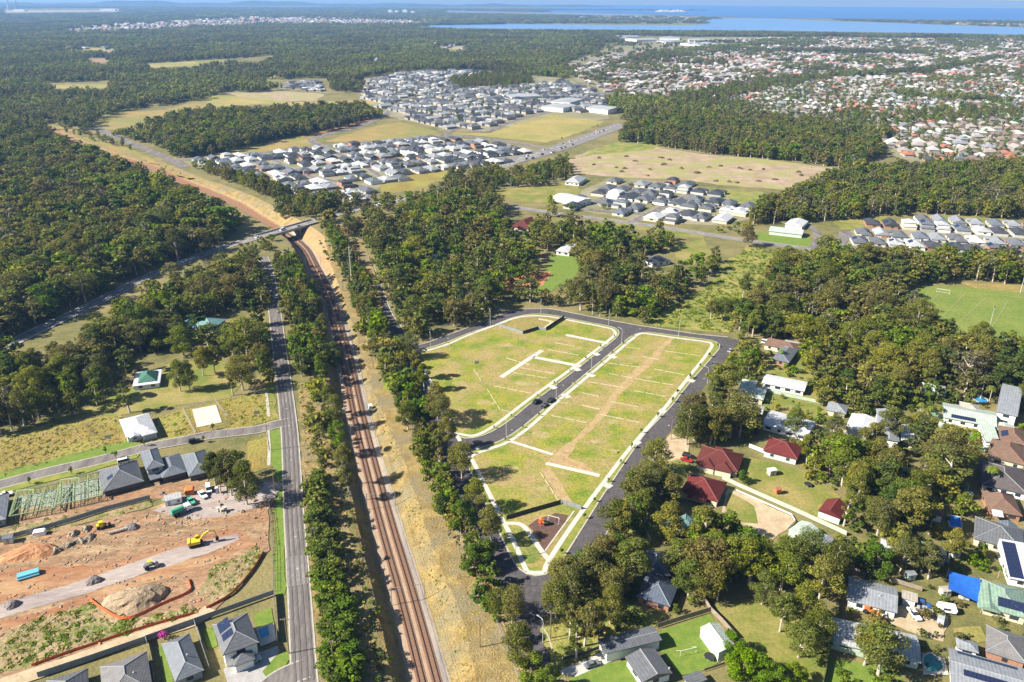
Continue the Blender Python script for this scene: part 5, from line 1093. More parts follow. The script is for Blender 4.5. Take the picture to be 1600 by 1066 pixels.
def plant():
    # --- hand placed trees
    one(386,789,'gum',19,'tallest pale trunked gum at the gravel yard edge',.9); one(355,768,'gum',17,'broad gum beside the tallest one at the gravel yard',1.0); one(338,762,'gum',16,'dark crowned gum leaning over the grey hip roofed house',1.0)
    one(362,775,'slim',15,'slim gum trunk between the yard gums'); one(345,772,'slim',14,'slim gum nearest the parked white utility'); one(372,752,'bush',13,'leafy tree behind the yard gums',1.0)
    one(203,645,'slim',15,'lone slim tree beside the white roofed house',1.35); one(282,612,'gum',17,'tall gum on the green lawn',.8); one(297,610,'gum',16,'gum standing beside the tall lawn gum',.8)
    one(318,588,'gum',16,'gum at the edge of the green lawn',.9); one(364,618,'slim',15,'thin gum behind the concrete slab'); one(380,610,'gum',18,'spreading gum near the long road',1.15); one(336,585,'gum',15,'gum beyond the green lawn')
    one(38,665,'gum',17,'pale trunked gum above the golden paddock'); one(62,658,'gum',17,'gum beside the pale trunked one above the paddock')
    one(1218,988,'gum',15,'straight gum on the sunlit back lawn',.9); one(1247,1028,'gum',13,'gum with twisted limbs on the back lawn',1.25); one(1372,1055,'gum',17,'spreading gum over the pale roof',1.3); one(1350,1040,'gum',15,'second gum over the pale roof',1.1)
    one(1160,1055,'bush',9.5,'dense round dark tree beside the pale green shed',1.35); one(1185,1062,'bush',9,'dense round tree at the bottom edge of the lawn',1.3); one(1140,1025,'bush',8,'bushy tree against the pale green shed',1.2); one(1210,1075,'bush',8,'sunny bush at the foot of the lawn',1.2); one(1240,1070,'bush',7,'pale green bush under the twisted gum',1.1)
    one(1100,940,'gum',15,'gum behind the navy roofed house'); one(1120,940,'palm',8,'palm beside the timber back fence')
    one(1190,945,'gum',13,'gum above the back lawn fence'); one(1170,915,'gum',17,'tall gum in the clump behind the navy roof',1.2); one(1135,905,'gum',17,'broad gum in the clump behind the navy roof',1.2)
    one(913,1010,'gum',15,'gum on the street corner verge'); one(935,1005,'slim',13,'slim gum on the street corner verge'); one(890,1000,'slim',14,'gum nearest the two timber posts'); one(953,975,'gum',14,'gum by the shaded verge'); one(900,1030,'slim',16,'slim gum beside the pale driveway')
    one(800,975,'gum',14,'pale trunked gum beside the railway road junction',.8); one(812,1042,'gum',16,'gum at the bottom of the railway road',.9); one(830,1062,'bush',9,'bush at the bottom end of the railway road',1.2)
    one(905,905,'bush',11,'round green tree on the corner of the east road',1.0); one(1000,800,'gum',17,'tall gum at the bend of the east road',1.1); one(985,800,'gum',16,'gum leaning over the east road',1.1); one(1012,790,'slim',16,'slim pale gum by the teal roof')
    one(1072,695,'gum',19,'tall gum beside the bare tan yard',1.0); one(1085,688,'gum',17,'gum behind the bare tan yard',1.1); one(1110,693,'gum',18,'gum behind the maroon roofed house'); one(1116,694,'slim',16,'slim gum behind the maroon roofed house')
    one(1160,755,'bush',6,'round bush below the maroon roofed house',1.0); one(1340,780,'gum',16,'tall pale gum above the red garage'); one(1318,822,'slim',15,'pale trunk beside the red garage'); one(1384,760,'gum',17,'pale limbed gum on the lawn edge')
    one(1402,876,'yellow',12,'bright yellow green tree among the right hand gardens',1.1); one(1495,1010,'yellow',5,'round yellow green bush by the clipped lawn',1.0); one(1498,948,'yellow',3,'small lime bush by the caravan',1.0)
    one(1160,468,'gum',17,'tall lone gum in the rough clearing'); one(1168,385,'gum',17,'tall gum beside the country road'); one(1110,500,'gum',13,'gum at the corner of the clearing'); one(1128,500,'gum',14,'thin gum at the corner of the clearing'); one(1145,500,'gum',14,'gum at the mouth of the clearing'); one(1158,530,'bush',6,'pale round bush at the street end',1.0)
    one(860,318,'bush',8,'small round tree alone in the paddock',.9); one(1400,620,'gum',17,'gum standing over the white sheds'); one(1545,630,'palm',8,'palm by the modern white house'); one(1520,710,'palm',9,'palm by the brick pool deck'); one(1545,760,'palm',8,'palm beside the dark brown roof'); one(1220,565,'palm',6,'small palm by the blue grey roof')
    one(1452,655,'palm',6,'palm in the garden behind the green fence'); one(1465,655,'palm',6,'second palm in the garden behind the green fence'); one(1437,650,'palm',6,'palm beside the grey shed')
    one(1600,700-62,'gum',15,'gum at the right edge by the modern house')
    for k, (x, y, h, cf, lb) in enumerate(((878,935,15,1.2,'gum at the junction below the estate tip'),(893,950,16,1.1,'tall gum just below the junction'),(868,965,14,1.0,'gum on the corner kerb'),(925,925,16,1.2,'gum above the corner verge'),(945,900,16,1.2,'gum hanging over the lower east road'),(965,850,17,1.2,'tall gum hanging over the middle east road'),(1020,745,17,1.1,'gum by the red tiled house drive'),(1062,912,16,1.2,'gum beside the navy roofed house'),(1075,935,15,1.1,'gum below the navy roofed house'),(1045,845,16,1.1,'gum between the teal and navy roofs'),(1100,870,18,1.3,'largest gum in the clump below the horse yard'),(1225,900,15,1.2,'gum below the stables'),(1265,885,14,1.2,'gum beside the grey stable'),(1280,935,16,1.2,'gum beside the long dark fence'),(1300,905,14,1.1,'gum by the corner of the dark fence'),(1255,985,15,1.2,'broad gum on the lawn by the dark fence'),(1315,760,16,1.2,'gum over the faded lawn'),(1260,725,14,1.1,'gum behind the pink red roof'),(1460,745,16,1.3,'gum above the turquoise pool'),(1500,735,14,1.2,'gum beside the dark brown roof'),(1480,880,13,1.2,'pale limbed gum above the blue sail'),(1450,905,13,1.2,'gum behind the small brown carport'),(1430,690,15,1.3,'gum below the dry back lawn'),(1395,690,16,1.3,'gum below the white annexe shed'),(1365,720,17,1.3,'gum at the heart of the right hand trees'),(1300,690,13,1.2,'gum beside the pale lane'),(1240,680,13,1.1,'gum leaning over the long white roof'),(1275,1010,12,1.1,'slender gum on the lawn above the bottom edge'))): one(x, y, 'gum', h, lb, cf)
    # --- tall trees that throw their shade over the rails and over the lots
    for k, (x, y, h) in enumerate(((640,562,15),(655,594,16),(663,612,15),(684,655,17),(693,668,16),(702,704,15),(722,748,16),(745,800,14),(768,850,15))): one(x, y, 'gum', h, ('tall gum in the railway belt shading the top corner of the lots', 'tall belt gum opposite the upper lots', 'belt gum next to the one opposite the upper lots', 'tall belt gum just above the street junction', 'belt gum shading the street junction', 'belt gum below the street junction', 'belt gum beside the tall timber pole', 'belt gum opposite the lower lots', 'belt gum opposite the playground')[k], .95)
    for k, (x, y, h) in enumerate(((503,590,13),(512,640,13),(524,660,14),(529,700,13),(536,745,15),(545,770,12),(520,560,13),(505,520,13),(498,490,12),(492,460,12))): one(x, y, 'gum' if k % 3 else 'bush', h, ('leafy tree shading the white signal cabinets', 'gum on the bank above the signal cabinets', 'gum on the bank just below the signal cabinets', 'gum on the bank throwing shade over the rails', 'tall gum on the bank at the top of the hedge', 'gum on the bank beside the hedge top', 'leafy bank tree beyond the signal cabinets', 'bank gum in the upper cutting', 'second bank gum in the upper cutting', 'leafy tree highest on the cutting bank')[k], .85)
    # --- woods in the near and middle ground
    g = grove
    g([(-90,215),(70,214),(170,262),(290,318),(372,362),(340,384),(260,420),(150,466),(40,518),(-90,560)], 7.4, (12, 20), [('gum', 8), ('dark', 1.5), ('bush', 1.2), ('grey', .5)], 'tree of the dense bush between highway and railway', 'dense bush left of the railway', cf=1.35)
    g([(-90,585),(40,545),(150,490),(262,436),(396,388),(405,430),(412,480),(330,495),(345,530),(400,540),(390,560),(330,556),(200,556),(150,585),(90,630),(-90,690)], 6.6, (10, 17), GM, 'tree of the wood below the highway', 'wood below the highway', cf=1.25)
    g([(150,585),(200,556),(200,600),(150,640),(90,660),(-60,690),(-60,640)], 8, (10, 16), GM, 'gum tree in the shady wood above the golden paddock', 'wood above the golden paddock', keep=.8)
    g([(392,500),(420,500),(428,560),(425,610),(395,605),(350,575),(390,555)], 7, (9, 15), GM, 'tree on the corner of the long road and the lawn', 'trees by the long road', keep=.7)
    g([(425,400),(452,385),(480,440),(500,520),(505,575),(470,590),(455,540),(446,470)], 5.2, (8, 14), [('bush', 4), ('gum', 4), ('dark', 2)], 'leafy tree between the long road and the railway cutting', 'trees between road and cutting')
    g([(395,372),(425,370),(440,385),(420,398)], 5, (5, 9), [('bush', 4), ('shrub', 2)], 'bush below the road bridge', 'bushes by the bridge')
    g([(480,590),(506,575),(520,660),(535,740),(500,740),(485,660)], 6, (5, 9), [('bush', 3), ('gum', 2), ('shrub', 3)], 'shrubby tree on the strip beside the railway', 'shrubs beside the railway', keep=.75)
    g([(478,760),(508,745),(526,850),(544,950),(566,1100),(504,1100),(490,930)], 2.7, (3.2, 7), [('bush', 8), ('dark', 1)], 'dense green bush between the long road and the railway', 'hedge of bushes beside the long road', cf=1.3)
    g([(540,800),(552,800),(596,960),(622,1090),(590,1090),(560,950)], 3.4, (1.2, 2.6), [('shrub', 1)], 'scrubby bush on the bank of the cutting', 'scrub on the cutting bank', keep=.8)
    g([(502,345),(520,340),(560,420),(596,490),(625,555),(650,615),(672,660),(690,715),(716,785),(748,850),(778,915),(800,985),(812,1030),(800,1030),(770,975),(742,930),(714,870),(684,800),(657,730),(634,672),(610,615),(585,555),(560,490),(532,420)], 3.5, (5, 11), [('bush', 3), ('gum', 2.5), ('slim', 5), ('dark', 1), ('shrub', 1.5)], 'tree in the long belt between the railway fence and the estate road', 'belt of trees along the railway fence', cf=1.0, keep=.85)
    g([(512,372),(552,372),(566,420),(590,470),(610,520),(640,545),(660,525),(720,512),(775,490),(800,480),(860,478),(960,500),(1010,506),(1050,478),(1100,450),(1125,415),(1108,400),(1085,415),(1050,408),(1050,384),(1100,374),(1100,370),(950,350),(880,340),(800,328),(700,310),(640,316),(560,335)], 7.6, (9, 17), [('gum', 6), ('dark', 2.2), ('bush', 1.8), ('slim', .6)], 'tree of the wood behind the new estate', 'wood behind the new estate', cf=1.25, keep=.74)
    g([(1165,388),(1268,395),(1330,395),(1420,400),(1640,412),(1640,448),(1500,440),(1430,445),(1400,462),(1430,492),(1480,514),(1560,532),(1640,548),(1640,640),(1540,610),(1440,600),(1340,560),(1280,555),(1240,535),(1190,530),(1150,520),(1170,470),(1215,420)], 7.0, (11, 18), GM, 'tree of the wood round the sports field', 'wood round the sports field', cf=1.3)
    g([(1250,545),(1340,560),(1440,600),(1560,620),(1530,625),(1420,640),(1380,640),(1370,652),(1320,645),(1270,640),(1285,620)], 7.0, (9, 15), GM, 'tree in the gardens below the sports field wood', 'garden trees below the wood', cf=1.3)
    g([(1150,560),(1185,545),(1190,590),(1150,600),(1135,590)], 7, (8, 12), [('gum', 3), ('bush', 1)], 'tree between the street bend and the houses', 'trees at the street bend')
    g([(1062,640),(1090,615),(1140,600),(1180,640),(1190,690),(1150,695),(1085,690),(1060,680)], 7.5, (11, 17), GM, 'gum in the tall clump by the street bend', 'tall clump by the street bend', cf=1.25)
    g([(1180,640),(1200,655),(1190,690),(1165,690)], 6, (5, 9), GB, 'bushy tree above the maroon roof', 'bushes above the maroon roof')
    g([(985,770),(1010,735),(1030,770),(1030,815),(990,850),(960,880),(950,860)], 6.4, (13, 18), GM, 'gum in the roadside clump by the teal roof', 'roadside clump by the teal roof', cf=1.25)
    g([(960,880),(1000,850),(1010,880),(990,930),(960,950),(930,940)], 6.0, (12, 17), GM, 'gum between the east road and the navy roofed house', 'gums by the navy roof', cf=1.25)
    g([(1062,845),(1130,838),(1190,855),(1215,890),(1255,895),(1240,925),(1180,935),(1110,938),(1065,905)], 6.8, (12, 17), GM, 'gum in the dense clump below the horse yard', 'clump below the horse yard', cf=1.3)
    g([(1305,730),(1360,700),(1440,705),(1480,720),(1510,760),(1530,800),(1510,850),(1440,880),(1380,870),(1330,830),(1320,780)], 7.2, (10, 17), GM, 'gum in the thick gardens on the right', 'thick garden trees on the right', cf=1.3)
    g([(1230,715),(1300,700),(1360,705),(1330,760),(1270,745)], 7.5, (9, 15), GM, 'gum behind the pink red roofed house', 'gums behind the pink roof', cf=1.25)
    g([(1320,860),(1400,880),(1470,895),(1480,925),(1440,925),(1330,900)], 7, (7, 13), [('gum', 3), ('bush', 3), ('dark', 1)], 'garden tree behind the long silver roof', 'garden trees behind the silver roof', cf=1.1)
    g([(1510,860),(1570,870),(1575,905),(1530,905),(1500,885)], 5, (4, 8), [('bush', 4), ('palm', 1), ('yellow', 1)], 'lush garden tree beside the blue sail', 'lush garden by the blue sail')
    g([(1440,640),(1480,625),(1530,630),(1525,645),(1470,650)], 5, (4, 8), [('bush', 3), ('palm', 2), ('dark', 1)], 'lush garden tree by the kidney pool', 'lush garden by the pool')
    g([(1430,690),(1520,690),(1530,725),(1500,730),(1440,715)], 6, (6, 11), GB, 'garden tree below the brick pool deck', 'garden trees by the brick deck')
    g([(1300,1035),(1420,1060),(1440,1100),(1330,1100)], 7, (5, 9), GB, 'garden tree below the pale roof', 'garden trees below the pale roof', keep=.6)
    g([(840,1010),(870,1040),(900,1060),(870,1090),(830,1090)], 5, (5, 10), GB, 'roadside tree by the pale driveway', 'roadside trees by the driveway', keep=.8)
    g([(1280,600),(1300,600),(1310,640),(1290,640)], 6, (9, 12), GM, 'tree by the sheds lane', 'trees by the sheds lane')
    g([(1130,560),(1260,540),(1340,600),(1480,620),(1610,610),(1610,1090),(1300,1090),(1320,960),(1260,900),(1240,850),(1320,830),(1300,780),(1250,740),(1180,700),(1150,650)], 4.6, (1.4, 4.5), [('shrub', 6), ('bush', 3), ('dark', 1)], 'garden shrub on the right', 'garden shrubs on the right', keep=.55)
    g([(900,930),(1060,850),(1100,940),(1020,985),(930,1010),(870,1040)], 5, (1.4, 4), [('shrub', 4), ('bush', 2)], 'undergrowth shrub on the corner verge', 'undergrowth on the corner verge', keep=.5)
    g([(560,520),(575,520),(640,660),(700,800),(752,930),(735,930),(680,800),(610,650)], 7, (.9, 2.0), [('shrub', 1)], 'low shrub in the dry grass', 'low shrubs in the dry grass', keep=.35)
    g([(498,372),(520,378),(545,430),(565,490),(552,490),(525,430)], 4.2, (1.2, 3.2), [('shrub', 1)], 'scrub bush on the cutting above the rails', 'scrub on the right cutting bank', keep=.75)
    g([(340,385),(400,368),(430,372),(420,395),(380,398)], 4.5, (1.5, 4), [('shrub', 2), ('bush', 1)], 'scrub bush beside the bridge approach', 'scrub by the bridge approach', keep=.7)
    # --- farther woods
    g([(975,205),(1060,188),(1180,192),(1290,205),(1372,222),(1378,245),(1330,266),(1230,252),(1100,240),(1010,226),(965,222)], 7.5, (11, 17), GM, 'tree', 'far', cf=1.15)
    g([(1190,325),(1240,298),(1320,275),(1450,268),(1640,268),(1640,340),(1560,342),(1440,334),(1300,345),(1270,350),(1260,365),(1190,360),(1170,345)], 7.2, (11, 17), GM + [('grey', 1)], 'tree', 'far', cf=1.12)
    g([(250,250),(262,232),(300,215),(420,200),(470,207),(420,222),(330,243),(290,247)], 7.5, (11, 18), GM, 'tree', 'far', cf=1.15)
    g([(230,200),(300,185),(420,180),(560,172),(585,180),(520,195),(460,212),(380,225),(300,245),(255,228)], 7.5, (11, 18), GM, 'tree', 'far', cf=1.15)
    g([(250,246),(290,258),(380,294),(460,326),(500,338),(520,330),(560,325),(590,318),(600,308),(570,318),(500,318),(430,298),(350,272)], 5.5, (9, 15), [('slim', 3), ('gum', 4), ('dark', 1)], 'tree', 'far')
    g([(600,305),(650,300),(705,270),(740,262),(800,240),(835,232),(800,256),(740,282),(700,300),(640,312)], 7.0, (9, 15), GM, 'tree', 'far', cf=1.1)
    g([(645,312),(720,292),(780,272),(850,255),(880,262),(860,290),(770,296),(760,316),(700,306)], 8.0, (9, 15), GM, 'tree', 'far', cf=1.05)
    g([(850,255),(905,240),(885,262),(900,276),(870,285)], 8, (9, 14), GM, 'tree', 'far')
    g([(770,300),(900,285),(905,300),(880,318),(800,312)], 22, (7, 12), [('gum', 2), ('bush', 1)], 'tree', 'far', keep=.7)
    g([(880,326),(985,345),(1100,360),(1170,344),(1180,372),(1100,360),(1000,346),(900,333)], 7, (3, 6), [('shrub', 2), ('bush', 2)], 'tree', 'far', keep=.7)
    g([(60,200),(150,212),(230,240),(190,232),(110,214)], 9, (6, 11), GM, 'tree', 'far', keep=.5)
    g([(385,330),(440,345),(470,340),(500,345),(520,330),(460,330)], 7, (9, 14), GM, 'tree', 'far')
    g([(290,252),(832,238),(700,266),(600,288),(470,316),(400,290)], 17, (3, 6), [('bush', 3), ('shrub', 2)], 'tree', 'far', keep=.5)
    g([(870,320),(960,278),(1172,318),(1110,350)], 13, (3, 5), [('bush', 3), ('shrub', 2)], 'tree', 'far', keep=.5)
    g([(578,126),(730,112),(950,150),(860,174),(700,204),(610,176)], 26, (5, 9), [('bush', 3), ('gum', 1)], 'tree', 'far', keep=.5)
    g([(1375,205),(1625,205),(1625,262),(1455,262)], 10, (4, 9), [('bush', 3), ('gum', 2), ('yellow', .3)], 'tree', 'far', keep=.75)
    g([(960,152),(1300,128),(1625,130),(1625,205),(1300,200),(1100,170)], 12, (5, 11), [('bush', 3), ('gum', 3), ('dark', 1), ('yellow', .2)], 'tree', 'far', keep=.8)
    g([(1250,188),(1320,176),(1400,178),(1500,170),(1620,178),(1620,192),(1500,190),(1400,198),(1300,200)], 11, (9, 14), GM, 'tree', 'far', keep=.8)
    g([(1020,165),(1060,150),(1140,135),(1200,128),(1290,120),(1300,128),(1200,140),(1130,160),(1200,175),(1080,180)], 10, (10, 15), GM, 'tree', 'far', keep=.85)
    g([(700,128),(760,116),(830,122),(830,134),(760,136),(720,141)], 9, (8, 13), GM, 'tree', 'far')
    for px in ([(500,224),(530,206),(560,200),(598,184)], [(478,240),(500,250),(540,262),(580,280)]): rowof(px, 14, (4, 6), [('bush', 1)], 'tree', 'far')
    rowof([(845,248),(880,238),(930,218),(965,205)], 9, (4, 8), [('bush', 2), ('gum', 1)], 'tree', 'far')
    rowof([(800,222),(850,226),(900,212),(935,196)], 12, (3, 6), [('bush', 2)], 'tree', 'far', 4)
plant()
KNAME = {'gum': ('gum_tree', 'tree'), 'slim': ('gum_tree', 'tree'), 'bush': ('leafy_tree', 'tree'), 'dark': ('dark_tree', 'tree'), 'grey': ('pale_tree', 'tree'), 'yellow': ('yellow_tree', 'tree'), 'palm': ('palm_tree', 'palm'), 'shrub': ('shrub', 'shrub'), 'sapling': ('sapling', 'tree')}
KADJ = {'gum': 'olive gum', 'slim': 'slim gum', 'bush': 'bright leafy', 'dark': 'dark leaved', 'grey': 'grey leaved', 'yellow': 'yellow green', 'palm': 'palm', 'shrub': 'low shrubby'}
MAX_TREES = 300
SEEN = [([(15,552),(22,515),(150,456),(172,474),(60,545)],1),([(150,480),(150,458),(300,394),(335,388),(335,404),(205,458)],.75),([(330,397),(350,378),(430,355),(432,372),(380,390)],1),([(395,338),(505,333),(505,390),(455,392),(425,380)],1),
        ([(60,190),(300,276),(440,338),(440,351),(370,317),(287,282),(175,240),(100,212)],.95),([(785,315),(950,338),(1100,360),(1270,384),(1270,394),(1100,372),(950,350),(785,326)],.75),([(840,398),(905,398),(914,412),(892,438),(850,452),(838,440)],1),([(785,436),(845,428),(845,446),(790,450)],.8),
        ([(1010,390),(1062,390),(1062,416),(1010,418)],1),([(1062,384),(1105,376),(1110,398),(1082,410)],.8),([(1110,505),(1020,502),(1100,455),(1140,405),(1190,392),(1215,396),(1200,425),(1165,462)],.9),([(864,378),(896,378),(896,396),(866,396)],1),([(795,338),(836,338),(836,360),(795,360)],1),
        ([(1180,342),(1285,342),(1285,392),(1180,384)],1),([(1310,342),(1620,340),(1620,388),(1400,384),(1312,386)],.97),([(1432,462),(1460,448),(1620,452),(1620,528),(1500,506)],1),([(870,280),(1172,282),(1172,346),(980,345),(872,325)],1),([(1188,524),(1262,530),(1262,566),(1200,566)],1),([(1146,590),(1262,586),(1262,618),(1150,622)],.6),
        ([(315,248),(500,228),(835,222),(800,250),(700,262),(600,288),(575,305),(510,292),(420,270),(360,258)],.97),([(590,278),(640,264),(702,260),(690,282),(640,300),(600,302)],.95),([(765,296),(905,284),(905,300),(870,320),(800,312)],.9),([(268,494),(336,496),(336,516),(272,512)],.7),([(420,470),(436,470),(452,600),(432,605)],.9),([(412,400),(425,400),(432,470),(420,470)],.5),
        ([(572,415),(588,412),(640,530),(612,528)],.9),([(455,382),(482,378),(520,460),(560,600),(525,560),(498,470)],1),([(885,240),(960,226),(1300,260),(1235,294),(900,272)],1),([(700,206),(860,176),(975,190),(965,206),(850,250),(780,264),(840,228)],1),([(480,210),(580,180),(625,188),(690,206),(560,226),(480,232)],.95),
        ([(230,250),(300,244),(470,210),(490,228),(300,252)],.9),([(505,336),(540,330),(640,310),(640,318),(510,346)],.6),([(1290,640),(1440,640),(1440,692),(1316,690)],.6),([(1190,650),(1280,655),(1275,684),(1190,668)],.6),([(1470,640),(1600,615),(1600,700),(1540,696),(1470,660)],1),([(1495,668),(1545,672),(1545,695),(1480,698)],1),
        ([(1085,690),(1170,700),(1165,745),(1085,728)],1),([(1060,728),(1138,750),(1125,785),(1080,778)],.7),([(1195,690),(1250,692),(1245,725),(1192,712)],.8),([(1150,745),(1260,745),(1320,800),(1310,830),(1240,808)],1),([(1130,765),(1240,810),(1305,845),(1290,862),(1200,842),(1150,825)],.95),([(1030,800),(1088,805),(1060,838),(1030,825)],.6),([(1000,860),(1055,862),(1055,945),(1000,935)],.55),
        ([(1318,896),(1480,915),(1480,1000),(1400,985),(1325,945)],.95),([(1480,890),(1600,890),(1600,1060),(1440,1060),(1440,1000)],.95),([(1520,735),(1600,725),(1600,870),(1520,845)],1),([(1478,802),(1504,806),(1504,828),(1480,826)],1),([(940,975),(1145,945),(1150,1040),(1060,1066),(940,1066)],.9),([(1200,960),(1290,960),(1280,1060),(1250,1060)],.3),
        ([(0,690),(190,648),(250,640),(360,630),(430,610),(430,660),(330,690),(240,700),(0,760)],.95),([(200,572),(270,570),(300,600),(290,632),(210,640)],.85),([(1095,535),(1140,530),(1150,545),(1060,660),(1010,720),(960,780),(930,800),(1000,690)],.85),([(880,840),(930,820),(905,880),(870,910),(860,890)],.8)]
SEEN = [(np.array(p, float), np.array(p).min(0), np.array(p).max(0), k) for p, k in SEEN]
def hides(x, y, h):
    """would a tree of this height stand in front of something the photograph shows in the open?"""
    for f in (.3, .6, .85):
        u, v = Q(x, y, h*f)
        for p, lo, hi, k in SEEN:
            if lo[0] <= u <= hi[0] and lo[1] <= v <= hi[1] and inside(np.array([(u, v)]), p)[0] and R.random() < k: return True
    return False
def grow():
    TREES[:] = [t for t in TREES if t[6] is None or t[2] in ('palm', 'shrub') or t[3] < 3.2 or not hides(t[0], t[1], t[3])]
    T = sorted(TREES, key=lambda t: (t[6] is not None, -t[3]/math.hypot(t[0], t[1], CAM_H)))
    near = []; rest = []
    for t in T:
        u, v = Q(t[0], t[1], t[3]*.7)
        if len(near) < MAX_TREES and t[6] != 'far' and -20 < u < 1620 and v < 1090 and t[3] > 2.7 or t[2] == 'palm': near.append(t)
        else: rest.append(t)
    for x, y, k, h, cf, lab, grp in near:
        if k == 'palm' and grp: grp = grp + ' palms'; lab = lab.replace('tree', 'palm')
        elif grp: lab = KADJ[k] + ' ' + (lab.replace('gum ', 'tree ', 1) if lab.startswith('gum ') else lab); grp = KADJ[k] + ' trees, ' + grp
        tr, cr = R.choice(NEAR[k]); nh, ncr = NAT[k]; s = h/nh
        t = thing(KNAME[k][0], lab, KNAME[k][1], (x, y, ground_z(x, y)), R.uniform(0, 6.283), grp); f = s*min(1.7, max(.75, cf)); t.scale = (f, f, s)
        link('trunk', tr, t); link('crown', cr, t)
    far = [t for t in rest]
    # small copies of the rest
    pts, rot, scl, ix = [], [], [], []
    for x, y, k, h, cf, lab, grp in far:
        a, n = LOD_IX[k]; nh, _ = NAT[k]; s = h/nh
        pts.append((x, y, ground_z(x, y))); rot.append(R.uniform(0, 6.283)); scl.append((s*cf, s*cf, s)); ix.append(a + R.randrange(n))
    scatter('woodland', 'wood', pts, rot, scl, ix, 'massed trees of the woods beyond the nearest ones', 'woodland')
    return len(near), len(far)
def ground_z(x, y):
    d = np.hypot(RXY[:, 0]-x, RXY[:, 1]-y); i = int(np.argmin(d))
    if d[i] > 18: return 0.0
    tn = normals(RXY)[i]; t = (x-RXY[i][0])*tn[0] + (y-RXY[i][1])*tn[1]
    return -RD[i]*float(np.interp(t, [p[0] for p in PROF[::-1]], [p[1] for p in PROF[::-1]]))
NTREES = grow()
print('trees', NTREES, 'house spots', len(SPOTS))
